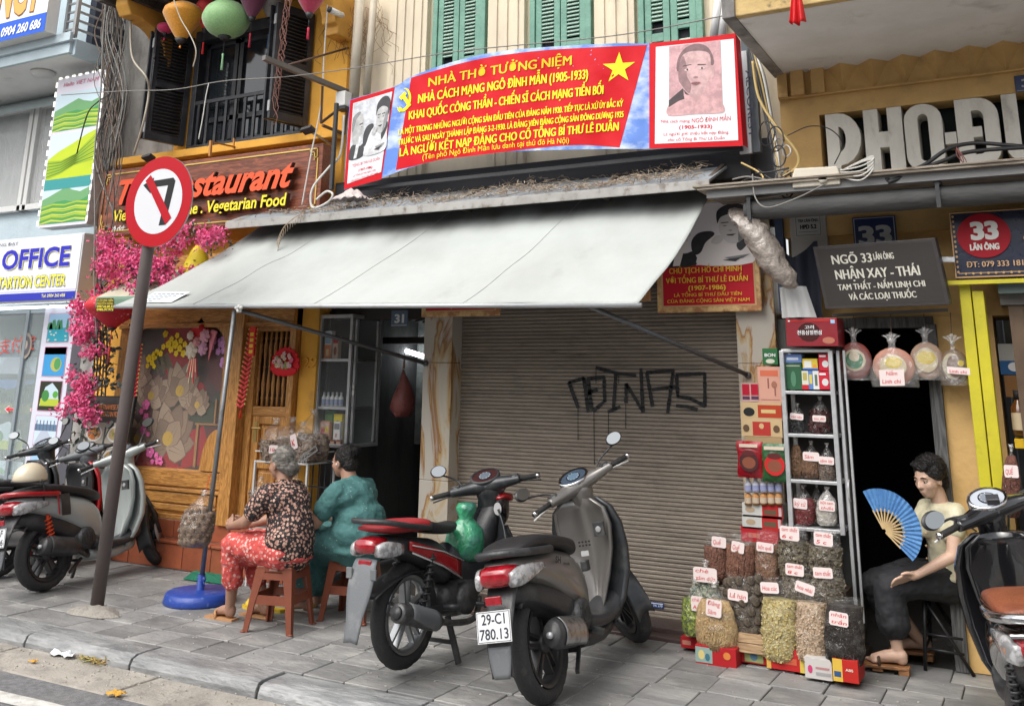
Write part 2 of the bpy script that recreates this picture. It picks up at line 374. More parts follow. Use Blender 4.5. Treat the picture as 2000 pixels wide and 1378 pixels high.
# zigzag moulding under the balcony
mb = MB(ochre)
z0, z1 = 3.62, 3.80; x = -1.14; w = .205
mb.box(-1.49, 2.5, 6.765, 6.8, z0 - .012, z0)
while x < 2.3:
    a, b, c_, d = V((x, 6.8, z1)), V((x + w, 6.8, z1)), V((x + w / 2, 6.8, z0)), V((x + w / 2, 6.69, z1))
    e = V((x, 6.69 + .08, z1))
    mb.poly([a, c_, d]); mb.poly([d, c_, b])
    x += w
mb.box(-1.25, -1.16, 6.745, 6.8, z0, z1 + .01); mb.box(-1.49, -1.42, 6.75, 6.8, z0, z1); mb.box(-1.39, -1.30, 6.73, 6.8, z0, z1)
mb.build('zigzag_moulding', B)
# balcony slab with mouldy fascia
mb = MB(whitep); mb.box(-1.46, 3.6, 5.56, 6.8, 3.80, 3.86); mb.build('balcony_soffit', B)
mb = MB(greyc); mb.box(-1.52, -1.44, 5.48, 6.82, 3.79, 4.4); mb.build('balcony_edge', B, bevel=.006)
mb = MB(mouldy); mb.box(-1.505, 3.6, 5.50, 5.56, 3.80, 4.9); mb.build('balcony_fascia', B, bevel=.008)
# dark doorway of number 33
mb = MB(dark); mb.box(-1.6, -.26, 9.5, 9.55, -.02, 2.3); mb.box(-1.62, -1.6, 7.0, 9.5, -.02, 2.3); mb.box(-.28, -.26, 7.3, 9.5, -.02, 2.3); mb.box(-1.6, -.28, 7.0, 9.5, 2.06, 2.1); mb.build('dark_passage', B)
mb = MB(wood('old grey door wood', (.12, .12, .12), (.05, .05, .05), .7)); mb.box(-.66, -.585, 6.74, 6.86, 0, 2.0); mb.box(-1.2, -.6, 6.76, 6.86, 1.98, 2.05); mb.build('door_frame', B, bevel=.004)
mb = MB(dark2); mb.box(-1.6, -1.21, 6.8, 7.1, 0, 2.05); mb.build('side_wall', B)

# ---- cream building in the middle (number 31)
B = thing('cream_building', 'cream building in the middle with green louvred shutters, fluted pilasters and marble pillars', 'building', (-3.2, 6.8, 0)); CRM = B
mb = MB(cream); mb.box(-5.52, -1.5, 6.86, 7.3, 3.0, 7.2)
mb.build('wall', B)
mb = MB(cream)
def pil(x0, x1, flutes):
    mb.box(x0, x1, 6.80, 6.86, 3.1, 7.2)
    n = flutes; w = (x1 - x0) / (2 * n + 1)
    for k in range(n): mb.box(x0 + w * (2 * k + 1), x0 + w * (2 * k + 2) - .004, 6.785, 6.80, 3.1, 7.2)
pil(-5.02, -4.60, 4); pil(-3.96, -3.60, 3); pil(-2.95, -2.60, 3); pil(-1.98, -1.8, 1)
mb.build('pilasters', B, bevel=.004)
# green shutters
gsh = M('green shutter paint', (.16, .33, .25), .6, col2=(.12, .26, .2), scale=8, bump=.2, bscale=50, dirt=(.25, .3, .25), dscale=6, damt=(.62, .8))
gsl = M('pale green slat paint', (.36, .50, .42), .6, col2=(.28, .42, .34), scale=8, dirt=(.4, .42, .36), dscale=7, damt=(.6, .8))
for (xa, xb) in ((-4.49, -4.04), (-3.50, -3.03), (-2.52, -2.09)):
    f = MB(gsh); f.box(xa - .05, xa, 6.80, 6.87, 3.9, 6.6); f.box(xb, xb + .05, 6.80, 6.87, 3.9, 6.6); win = f.build('window', B, bevel=.004)
    f = MB(dark); f.box(xa, xb, 6.855, 6.859, 3.9, 6.6); f.build('window_dark', win)
    xm = (xa + xb) / 2
    for (u0, u1) in ((xa + .004, xm - .004), (xm + .004, xb - .004)):
        l = MB(gsh); t = .055; l.box(u0, u0 + t, 6.815, 6.85, 3.9, 6.6); l.box(u1 - t, u1, 6.815, 6.85, 3.9, 6.6)
        for z in (3.9, 4.22 if u0 < xm - .1 else 4.3, 5.2): l.box(u0 + t, u1 - t, 6.815, 6.85, z, z + .07)
        leaf = l.build('shutter_leaf', win, bevel=.003)
    sm_ = MB(gsl)
    for (u0, u1) in ((xa + .062, xm - .062), (xm + .062, xb - .062)):
        z = 4.0
        while z < 6.4:
            if not any(abs(z - q) < .055 for q in (4.26, 4.33, 5.24)):
                sm_.obox(((u0 + u1) / 2, 6.828, z), ((u1 - u0) / 2, 0, 0), (0, .017, .017), (0, .003, -.003))
            z += .034
    sm_.build('louvre_slats', win)['kind'] = 'stuff'
# marble pillars
def marble(name):
    m = M(name, (.62, .56, .46), .25); N, L, b = nodes(m)
    tc = N.new('ShaderNodeTexCoord'); mp = N.new('ShaderNodeMapping'); mp.inputs['Scale'].default_value = (1.5, 1.5, .55); n1 = N.new('ShaderNodeTexNoise'); n1.inputs['Scale'].default_value = 1.7; n1.inputs['Detail'].default_value = 9; n1.inputs['Distortion'].default_value = 1.1; L.new(tc.outputs['Object'], mp.inputs[0]); L.new(mp.outputs[0], n1.inputs['Vector'])
    cr = N.new('ShaderNodeValToRGB'); e = cr.color_ramp.elements
    e[0].position = .30; e[0].color = (.50, .47, .42, 1); e[1].position = .72; e[1].color = (.50, .43, .32, 1)
    for p, c in ((.46, (.52, .47, .40, 1)), (.495, (.30, .14, .05, 1)), (.505, (.46, .30, .13, 1)), (.56, (.54, .48, .38, 1)), (.60, (.50, .45, .38, 1)), (.615, (.44, .30, .16, 1)), (.63, (.48, .41, .31, 1))):
        q = e.new(p); q.color = c
    L.new(n1.outputs['Fac'], cr.inputs[0]); L.new(cr.outputs[0], b.inputs['Base Color']); return m
mar = marble('veined marble')
for (xa, xb) in ((-4.47, -4.20), (-1.87, -1.60)):
    mb = MB(mar)
    z = 0
    for z0_, z1_ in ((0, .85), (.853, 1.75), (1.753, 2.75)): mb.box(xa, xb, 6.74, 7.0, z0_, z1_)
    mb.build('marble_pillar', B, bevel=.004)
# roller shutter
slm = M('roller shutter slat', (.285, .24, .195), .5, col2=(.25, .21, .172), scale=1.5, bump=.08, dirt=(.13, .11, .09), dscale=3.5, damt=(.52, .8), rnd=.09)
rs = thing('roller_shutter', 'closed brown roller shutter with black graffiti across its slats', 'shutter', (-3.0, 6.9, .06))
a = MB(slm); a.smooth = False; W0, W1 = -4.2, -1.85; hh = .0285
prof = [(0, 0), (-.007, .003), (-.0105, .008), (-.011, .021), (-.008, .0255), (0, .028)]
a.loft([[V((x, 6.90 + y, .06 + z)) for y, z in prof] for x in (W0, W1)], closed=False, cap=False)
sl = a.build('slat', rs); nsl = 92
for i in range(1, nsl):
    c = sl.copy(); COL.objects.link(c); c.parent = rs; c.location = (0, random.uniform(-.0015, .0015), hh * i); c.rotation_euler = (0, 0, random.uniform(-.0006, .0006))
a = MB(slm); a.box(W0, W1, 6.882, 6.9, .012, .062); a.build('bottom_bar', rs, bevel=.004)
a = MB(M('shutter back', (.08, .07, .06), .8)); a.box(W0, W1, 6.905, 6.93, .0, 2.75); a.build('back', rs)
# graffiti, sprayed on the slats
gf = MB(M('black marker paint', (.012, .012, .013), .5))
def gpt(x, y): p = P(x, y, 6.883); return p
def spray(pts, r=3.0):
    for i in range(len(pts) - 1):
        a_, b_ = V((*pts[i], 0)), V((*pts[i + 1], 0)); n = max(1, int((b_ - a_).length / 8))
        for k in range(n):
            p, q = a_.lerp(b_, k / n), a_.lerp(b_, (k + 1) / n); d = (q - p).normalized(); s_ = V((-d.y, d.x, 0)) * r * (.85 + .3 * random.random()); e = d * 1.2
            gf.poly([gpt(*(p + s_ - e)[:2]), gpt(*(q + s_ + e)[:2]), gpt(*(q - s_ + e)[:2]), gpt(*(p - s_ - e)[:2])])
def gz(x, y): return (820 + x / 2.703, 580 + y / 2.703)
random.seed(5)
for st_ in ([(835, 582), (787, 450), (866, 428), (888, 605)], [(884, 430), (972, 422), (976, 548), (920, 598), (905, 585), (890, 440)], [(888, 505), (935, 488)], [(930, 372), (1050, 405), (1138, 412)], [(1035, 408), (1022, 590)], [(995, 604), (1055, 578)], [(1088, 555), (1090, 458), (1178, 604), (1167, 378)], [(1228, 575), (1198, 398), (1338, 386), (1308, 610)], [(1228, 488), (1355, 472)], [(1362, 525), (1355, 410), (1504, 403), (1505, 575), (1430, 535), (1362, 524)], [(1355, 573), (1410, 577), (1463, 594)]):
    spray([gz(*p) for p in st_], 3.3)
for st_ in ([(835, 580), (835, 750)], [(919, 600), (921, 880)], [(996, 600), (995, 724)], [(1087, 550), (1087, 690)], [(930, 380), (930, 452)], [(1050, 410), (1050, 452)]): spray([gz(*p) for p in st_], .7)
gf.build('graffiti', rs)
# blue sticker low on the shutter
a = MB(C(.02, .06, .22)); a.poly([P(1254, 1171, 6.8805), P(1297, 1177, 6.8805), P(1296, 1188, 6.8805), P(1253, 1183, 6.8805)])
a.m = C(.7, .75, .85); a.text('0336.191.679', P(1262, 1182, 6.879), P(1294, 1186, 6.879), (0, 0, .016), .015); a.poly([P(1258, 1175.5, 6.879), P(1295, 1180.5, 6.879), P(1295, 1178.5, 6.879), P(1258, 1173.5, 6.879)]); a.build('sticker', rs)
# threshold step, dark brown
mb = MB(M('dark brown stone', (.075, .05, .045), .35, col2=(.05, .035, .03), scale=4, bump=.1)); mb.box(-4.2, -1.15, 6.62, 6.9, -.02, .05); mb.box(-4.2, -1.15, 6.50, 6.62, -.02, .02); mb.build('threshold', CRM, bevel=.006)
# alley 31: dark passage with a lit tube far inside
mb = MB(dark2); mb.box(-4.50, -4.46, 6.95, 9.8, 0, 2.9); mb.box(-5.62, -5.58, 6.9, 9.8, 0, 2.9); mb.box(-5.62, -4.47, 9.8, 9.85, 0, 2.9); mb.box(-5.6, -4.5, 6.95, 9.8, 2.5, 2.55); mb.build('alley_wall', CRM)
mb = MB(M('alley beam', (.05, .045, .04), .8)); mb.box(-5.58, -4.47, 6.95, 7.05, 2.12, 2.9); mb.box(-5.58, -4.5, 7.6, 7.7, 1.94, 2.0)
for k in range(4): mb.bar((-5.3, 7.6 + k * .12, 2.16), (-4.76, 7.6 + k * .12, 2.28), .018)
mb.build('alley_beams', CRM)
tl = MB(M('lit tube', (.9, .95, 1.), .4, emit=9)); tl.cyl(P(838, 699, 8.1), P(783, 682, 8.1), .022); tag(tl.build('tube_light'), 'lit white fluorescent tube inside the dark alley beside number 31', 'lamp')
mb = MB(M('shelf back wall', (.3, .32, .3), .9, col2=(.16, .17, .16), scale=6, bump=.3)); mb.box(-5.6, -4.5, 8.3, 8.32, 1.0, 2.3); mb.build('lit_wall_patch', CRM)
# gutter canopy: slab ledge above the awnings with fascia
led = M('weathered tin ledge', (.30, .33, .36), .6, .2, col2=(.22, .24, .27), scale=3, bump=.2, dirt=(.16, .12, .09), dscale=8, damt=(.52, .7))
ft = M('ledge edge', (.38, .37, .35), .6, .2, col2=(.28, .27, .25), scale=6, dirt=(.14, .11, .09), dscale=12, damt=(.55, .7))
can = thing('tin_canopy', 'narrow tin canopy ledge covered with dry twigs above the white awning', 'canopy', (-4, 6.4, 3))
mb = MB(led); a0, a1 = P(450, 432, 6.25), P(1505, 348, 6.25); zc = 2.93
mb.obox(((-6.3 - 1.87) / 2, 6.52, zc + .13), ((6.3 - 1.87) / 2, 0, 0), (0, .275, .11), (0, -.003, .007)); mb.build('ledge_sheet', can)
mb = MB(ft); mb.box(-6.3, -1.87, 6.235, 6.25, zc - .04, zc + .025); mb.build('ledge_fascia', can, bevel=.003)
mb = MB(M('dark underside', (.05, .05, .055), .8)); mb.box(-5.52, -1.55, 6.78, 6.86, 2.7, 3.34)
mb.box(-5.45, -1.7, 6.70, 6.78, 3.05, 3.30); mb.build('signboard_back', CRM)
for xk in (-5.0, -3.9, -2.7, -1.9):
    mb = MB(M('rusty bracket', (.10, .075, .06), .7, .3, bump=.2)); mb.bar((xk, 6.30, zc + .03), (xk, 6.78, zc + .25), .03); mb.bar((xk, 6.28, zc - .0), (xk, 6.80, zc - .02), .03); mb.build('bracket', can)

# ---- yellow building on the left (number 29, restaurant)
B = thing('yellow_building', 'yellow restaurant building with carved brackets, black window shutters and wooden front', 'building', (-7, 6.8, 0)); YB = B
wx0, wx1, wz0, wz1 = -7.52, -6.0, 3.86, 5.12
mb = MB(yell); mb.box(-8.55, -7.5, 6.82, 7.1, 2.9, 3.84); mb.box(-7.72, wx0, 6.82, 7.1, 3.84, 7); mb.box(wx1, -5.5, 6.82, 7.1, 2.9, 7); mb.box(-7.5, wx1, 6.82, 7.1, 2.9, wz0); mb.box(wx0, wx1, 6.82, 7.1, wz1, 7)
mb.box(-8.5, -8.0, 6.80, 7.1, 0, 2.9); mb.box(-8.0, -5.58, 6.85, 7.1, 2.2, 2.9); mb.build('wall', B)
mb = MB(yell); mb.box(-5.79, -5.60, 6.76, 7.1, 0, 2.95); col_ = mb.build('column', B, bevel=.006)
mb = MB(yell); mb.text('29', P(591, 720, 6.757), P(619, 716, 6.757), (0, 0, .10), .005, ext=.012); mb.build('numeral', col_)
mb = MB(yell); mb.box(-8.5, -5.5, 6.70, 6.82, 3.76, 3.84); mb.build('string_course', B, bevel=.008)
# plinth and steps of terracotta tile
terra = M('terracotta tile', (.36, .10, .045), .45, col2=(.27, .075, .035), scale=5, bump=.15, dirt=(.5, .4, .34), dscale=7, damt=(.66, .8), rnd=.12)
grout = M('grout', (.42, .36, .32), .9)
mb = MB(grout); mb.box(-8.1, -5.62, 6.64, 6.85, 0, .375); mb.box(-8.1, -5.62, 6.545, 6.7, 0, .225); pl = mb.build('plinth', B)
x = -8.1; 
for r, (z0_, z1_, yy) in enumerate(((.003, .20, 6.54), (.235, .375, 6.635))):
    x = -8.1 + (.1 if r else 0)
    while x < -5.7:
        a = MB(terra); a.box(x + .004, min(x + .335, -5.62) - .004, yy - .005, yy + .02, z0_, z1_); a.build('tile', pl, bevel=.004); x += .335
x = -8.1
while x < -5.7:
    a = MB(terra); a.box(x + .003, min(x + .335, -5.62) - .003, 6.52, 6.70, .203, .228); a.build('tile', pl, bevel=.006); x += .335
# timber front
oak = wood('varnished oak', (.60, .30, .085), (.34, .15, .04), .35, 'x', 1.7); oakv = wood('varnished oak upright', (.60, .30, .085), (.34, .15, .04), .35, 'z', 1.7)
fr = thing('timber_shopfront', 'varnished wooden restaurant front with a big window painted with white lotus flowers', 'shopfront', (-7.1, 6.7, .375))
mb = MB(oak)
mb.box(-8.0, -6.47, 6.66, 6.85, .375, .42); mb.box(-8.0, -6.47, 6.69, 6.85, .42, .80); mb.box(-7.98, -6.5, 6.655, 6.72, .61, .64); mb.build('sill_panel', fr, bevel=.006)
for z0_, z1_ in ((.445, .50), (.51, .60)):
    a = MB(oak); a.box(-7.9, -6.56, 6.672, 6.69, z0_, z1_); a.build('plank', fr, bevel=.008)
a = MB(oak); a.box(-7.98, -6.49, 6.668, 6.695, .655, .79); a.build('plank', fr, bevel=.005)
mb = MB(oak); mb.box(-8.0, -5.80, 6.66, 6.85, 2.07, 2.75); mb.box(-8.0, -5.8, 6.63, 6.66, 2.06, 2.1); mb.build('top_panel', fr, bevel=.006)
for q in ((-8.0, -7.84, 6.66, 6.85, .8, 2.07), (-6.60, -6.47, 6.66, 6.85, .8, 2.07), (-6.47, -6.33, 6.60, 6.85, .375, 2.75)): MB(oakv).box(*q).build('post', fr, bevel=.006)
# rounded spandrels in window corners
mb = MB(oakv)
def sp(cx, cz, sx, sz, r=.2):
    pts = [(cx, 6.665, cz), (cx + sx * r, 6.665, cz)] + [(cx + sx * r * (1 - sin(t * h_ / 6)), 6.665, cz + sz * r * (1 - cos(t * h_ / 6))) for t in range(1, 7)]
    if sx * sz < 0: pts = pts[::-1]
    MB(oakv).prism(pts, (0, .03, 0)).build('corner_fillet', fr, bevel=.003)
sp(-7.84, 2.07, 1, -1); sp(-6.60, 2.07, -1, -1); 
MB(oakv).prism([(-6.60, 6.665, .80)] + [(-6.60 - .19 * cos(t * h_ / 8), 6.665, .80 + .36 * sin(t * h_ / 8)) for t in range(9)], (0, .03, 0)).build('corner_fillet', fr, bevel=.003)
MB(oakv).prism(([(-7.84, 6.665, .80)] + [(-7.84 + .12 * cos(t * h_ / 8), 6.665, .80 + .28 * sin(t * h_ / 8)) for t in range(9)])[::-1], (0, .03, 0)).build('corner_fillet', fr, bevel=.003)
# ================================================================ prints on flat signs
class Print:
    """flat artwork on a board: unit square O + U*u + W*v, layers a millimetre apart"""
    def __init__(s, O, U, W): s.O, s.U, s.W = V(O), V(U), V(W); s.N = s.U.cross(s.W).normalized(); s.mb = MB(); s.k = 0; s.st = .0004
    def p(s, u, v, l=None): return s.O + s.U * u + s.W * v + s.N * ((s.k if l is None else l) * s.st + .0006)
    def poly(s, pts, m, l=None): s.k += 1 if l is None else 0; s.mb.m = m; s.mb.poly([s.p(u, v, l) for u, v in pts])
    def rect(s, u0, v0, u1, v1, m, l=None): s.poly([(u0, v0), (u1, v0), (u1, v1), (u0, v1)], m, l)
    def ell(s, u, v, a, b, m, n=20, l=None, r=0): s.poly([(u + a * cos(2 * pi * i / n) * cos(r) - b * sin(2 * pi * i / n) * sin(r), v + a * cos(2 * pi * i / n) * sin(r) + b * sin(2 * pi * i / n) * cos(r)) for i in range(n)], m, l)
    def text(s, t, u, v, w, h, m, off=.012, shear=0, dv=0., ext=0.):
        s.mb.m = m; A = s.p(u, v, s.k + 1)
        for q in ((0, 1, 2) if off > .009 else (0,)): B = A + s.W.normalized().cross(s.N) * -0 + s.U.normalized() * s.W.length * h * .035 * q; s.mb.text(t, B, B + s.U * w + s.W * dv, s.W * h, off, shear, N=s.N, ext=ext, lift=.0006 + .0003 * q)
    def done(s, name, parent): return s.mb.build(name, parent)
def quadP(bl, br, tl, Y): a = P(*bl, Y); return a, P(*br, Y) - a, P(*tl, Y) - a
def rectP(x0, x1, z0, z1, Y): return V((x0, Y, z0)), V((x1 - x0, 0, 0)), V((0, 0, z1 - z0))
RED = C(.72, .02, .03); YEL = C(.9, .72, .03); WHT = C(.78, .79, .8); BLK = C(.02, .02, .022); BLU = C(.02, .05, .42)
def scene_print(pr, u0, v0, u1, v1, kind, seed=0):
    """a small printed landscape inside a unit rectangle"""
    R = random.Random(seed); W_, H_ = u1 - u0, v1 - v0
    f = lambda a, b: (u0 + W_ * a, v0 + H_ * b)
    if kind == 'terrace':
        pr.rect(u0, v0, u1, v1, C(.55, .68, .75))
        pr.poly([f(0, .55), f(.15, .62), f(.3, .7), f(.5, .8), f(.62, .72), f(.8, .66), f(1, .75), f(1, .2), f(0, .2)], C(.16, .36, .16))
        pr.poly([f(0, .35), f(.3, .48), f(.5, .5), f(.75, .42), f(1, .55), f(1, 0), f(0, 0)], C(.07, .3, .1))
        for k in range(9):
            y = .38 - k * .045; c = (C(.35, .5, .04), C(.10, .3, .06), C(.5, .58, .1))[k % 3]
            pr.poly([f(0, y), f(.25, y + .06 + .02 * R.random()), f(.5, y + .03), f(.75, y + .08), f(1, y + .05), f(1, y), f(.75, y + .045), f(.5, y), f(.25, y + .03), f(0, y - .03)], c, l=pr.k + 1)
    if kind == 'rice':
        pr.rect(u0, v0, u1, v1, C(.6, .7, .8)); pr.poly([f(0, .45), f(.2, .6), f(.5, .75), f(.8, .92), f(1, 1), f(1, 0), f(0, 0)], C(.5, .62, .03))
        for k in range(11):
            t = k / 11; c = C(.14, .3, .03) if k % 2 else C(.32, .46, .03)
            pr.poly([f(0, .42 - t * .42), f(.3, .40 - t * .3), f(.6, .52 - t * .25), f(1, .92 - t * .62), f(1, .89 - t * .62), f(.6, .485 - t * .25), f(.3, .37 - t * .3), f(0, .39 - t * .42)], c, l=pr.k + 1)
    if kind == 'lake':
        pr.rect(u0, v0, u1, v1, C(.35, .55, .75)); pr.rect(u0, v0, u1, v0 + H_ * .5, C(.03, .32, .42)); 
        for k in range(7): cx, w, h = R.random(), R.uniform(.06, .14), R.uniform(.15, .4); pr.poly([f(cx - w, .45), f(cx - w * .6, .45 + h), f(cx + w * .3, .47 + h), f(cx + w, .45)], C(.06, .25, .12), l=pr.k + 1)
        for k in range(9): a, b = R.random() * .9, R.random() * .35; pr.rect(*f(a, b), *f(a + .09, b + .05), C(.55, .62, .55), l=pr.k + 1)
    if kind == 'island':
        pr.rect(u0, v0, u1, v1, C(.05, .3, .6)); pr.rect(*f(0, .75), *f(1, 1), C(.5, .7, .85), l=pr.k)
        pr.ell(*f(.6, .4), W_ * .25, H_ * .25, C(.45, .42, .1)); pr.ell(*f(.66, .42), W_ * .15, H_ * .2, C(.08, .3, .1))
    if kind == 'cave':
        pr.rect(u0, v0, u1, v1, C(.03, .035, .02)); pr.poly([f(.05, .15), f(.95, .15), f(.85, .7), f(.55, .95), f(.25, .8)], C(.5, .62, .7))
        pr.rect(*f(.08, .15), *f(.93, .4), C(.42, .5, .05)); pr.ell(*f(.3, .5), W_ * .17, H_ * .2, C(.06, .24, .06)); pr.ell(*f(.75, .55), W_ * .12, H_ * .12, C(.1, .35, .05))
    if kind == 'bridge':
        pr.rect(u0, v0, u1, v1, C(.55, .66, .78)); pr.rect(*f(0, .5), *f(1, .72), C(.12, .2, .3)); pr.poly([f(.3, .5), f(.6, .5), f(1, 0), f(0, 0)], C(.45, .5, .6))
        for k in range(6): pr.rect(*f(.05 + k * .16, .5), *f(.09 + k * .16, .85), C(.1, .12, .2), l=pr.k)
    if kind == 'falls':
        pr.rect(u0, v0, u1, v1, C(.1, .2, .45)); pr.poly([f(0, .85), f(.4, .7), f(1, .9), f(1, .3), f(0, .3)], C(.02, .06, .04))
        for k in range(8): a = R.uniform(.2, .9); pr.rect(*f(a, .3), *f(a + .05, .3 + R.uniform(.2, .45)), C(.4, .48, .55), l=pr.k)
        pr.rect(*f(0, 0), *f(1, .3), C(.14, .16, .03))
    if kind == 'food':
        pr.rect(u0, v0, u1, v1, C(.45, .4, .33)); c = [C(.6, .2, .06), C(.55, .42, .2), C(.15, .3, .06), C(.62, .36, .12), C(.4, .12, .05), C(.5, .38, .25)][seed % 6]
        pr.ell(*f(.5, .46), W_ * .42, H_ * .38, C(.7, .7, .68)); pr.ell(*f(.5, .46), W_ * .34, H_ * .3, c); pr.k += 1
        for k in range(22): a, r = R.random() * 6.3, R.random() * .27; pr.ell(*f(.5 + cos(a) * r, .46 + sin(a) * r), W_ * .06, H_ * .05, R.choice([c, C(.3, .36, .08), C(.66, .3, .1), C(.6, .55, .4), C(.5, .1, .04)]), n=6, l=pr.k + k % 3, r=a)
# ================================================================ restaurant, upper floor
bw = thing('black_window', 'black wooden window with balusters and open louvred shutter leaves over the restaurant sign', 'window', (-6.75, 6.8, 3.86))
mb = MB(black_p); mb.box(wx0, wx1, 6.8, 6.9, 3.83, 3.90); mb.box(wx0, wx0 + .07, 6.8, 6.92, 3.9, 5.12); mb.box(wx1 - .07, wx1, 6.8, 6.92, 3.9, 5.12); mb.box(wx0, wx1, 6.79, 6.92, 5.02, 5.14); mb.build('frame', bw, bevel=.005)
mb = MB(black_p); mb.box(wx0 + .07, wx1 - .07, 6.805, 6.835, 4.33, 4.37); mb.build('rail', bw, bevel=.004)
n = 11
for k in range(n):
    x = wx0 + .12 + k * (wx1 - wx0 - .24) / (n - 1); a = MB(black_p); a.box(x - .016, x + .016, 6.81, 6.83, 3.9, 4.33); a.build('baluster', bw)
mb = MB(black_p)
for x0_, x1_ in ((-7.45, -7.0), (-6.98, -6.55), (-6.53, -6.07)):
    for xx in (x0_, x1_ - .05): mb.box(xx, xx + .05, 6.90, 6.94, 3.9, 5.02)
    for z in (3.9, 4.15, 4.97): mb.box(x0_, x1_, 6.90, 6.94, z, z + .05)
mb.build('sash', bw)
mb = MB(glass_d); mb.box(wx0, wx1, 6.93, 6.935, 3.9, 5.02); mb.build('pane', bw)
def black_leaf(hinge, free, z0, z1, off=0):
    h, f = V((*hinge, 0)), V((*free, 0)); d = (f - h).normalized(); L_ = (f - h).length; nr = V((-d.y, d.x, 0)); a = MB(black_p)
    def bx(u0, u1, z0_, z1_, t=.018, o=0.): a.obox(h + d * (u0 + u1) / 2 + nr * o + V((0, 0, (z0_ + z1_) / 2)), d * (u1 - u0) / 2, nr * t, V((0, 0, (z1_ - z0_) / 2)))
    bx(0, .06, z0, z1); bx(L_ - .06, L_, z0, z1); bx(.06, L_ - .06, z0, z0 + .08); bx(.06, L_ - .06, z1 - .08, z1); bx(.06, L_ - .06, (z0 + z1) / 2 - .03, (z0 + z1) / 2 + .03)
    lf = a.build('shutter_leaf', bw, bevel=.003)
    z = z0 + .10; first = None
    while z < z1 - .09:
        if abs(z - (z0 + z1) / 2) > .045:
            if first is None:
                a = MB(black_p); a.obox(h + d * L_ / 2 + V((0, 0, z)), d * (L_ / 2 - .058), nr * .017 + V((0, 0, -.011)), V((0, 0, .0025)) + nr * .002); first = a.build('slat', lf); fz = z
            else: c = first.copy(); COL.objects.link(c); c.parent = lf; c.location = (0, 0, z - fz)
        z += .036
    a = MB(steel)
    for z in (z0 + .12, z1 - .17): a.obox(f + d * .004 + nr * .0 + V((0, 0, z)), d * .004, nr * .016, V((0, 0, .05)))
    a.build('hinge', lf)
black_leaf((-5.93, 6.8), (-6.03, 6.38), 3.92, 5.06); black_leaf((-7.555, 6.8), (-7.66, 6.38), 3.90, 5.08)
a = MB(black_p); a.obox((-7.70, 6.6, 4.49), (.045, .2, 0), (.012, -.003, 0), (0, 0, .57)); a.build('folded_leaf', bw); a = MB(black_p); a.obox((-6.07, 6.6, 4.49), (.045, .2, 0), (.012, -.003, 0), (0, 0, .56)); a.build('folded_leaf', bw)
a = MB(blackpl); a.tube([(-7.64, 6.39, 4.0), (-7.64, 6.39, 5.0)], .008); a.ell((-7.64, 6.385, 4.4), .018); a.ell((-7.64, 6.385, 4.75), .016); a.build('bolt_rod', bw)
# brackets, eave
yellb = M('yellow bracket paint', (.66, .34, .06), .65, col2=(.55, .28, .05), scale=5, bump=.15, dirt=(.3, .2, .1), dscale=8, damt=(.6, .85))
def bracket(X0, X1, zt):
    pr_ = [(6.82, zt - .50), (6.60, zt - .50), (6.60, zt - .42), (6.55, zt - .40)] + [(6.55 - .30 * (1 - cos(t * h_ / 8)), zt - .40 + .28 * sin(t * h_ / 8)) for t in range(1, 9)] + [(6.22, zt - .1), (6.08, zt - .1), (6.02, zt), (6.02, zt + .1), (6.82, zt + .1)]
    a = MB(yellb); a.prism([(X0, y, z) for y, z in pr_], (X1 - X0, 0, 0)); return a.build('bracket', YB, bevel=.012)
bracket(-7.86, -7.68, 5.22); bracket(-5.62, -5.46, 5.22)
mb = MB(wood('dark weathered eave wood', (.10, .085, .075), (.04, .033, .03), .8, 'x')); mb.box(-8.1, -5.45, 5.9, 6.82, 5.34, 5.40)
for k in range(9): mb.box(-8.0 + k * .3, -7.93 + k * .3, 5.92, 6.8, 5.26, 5.34)
mb.build('eave', YB)
gv = MB(greyc); gv.box(-8.72, -7.72, 6.84, 7.2, 3.84, 7); gv.box(-8.72, -8.5, 6.8, 7.2, 0, 3.84); tag(gv.build('party_wall'), 'stained grey concrete wall between the blue house and the restaurant', 'wall')
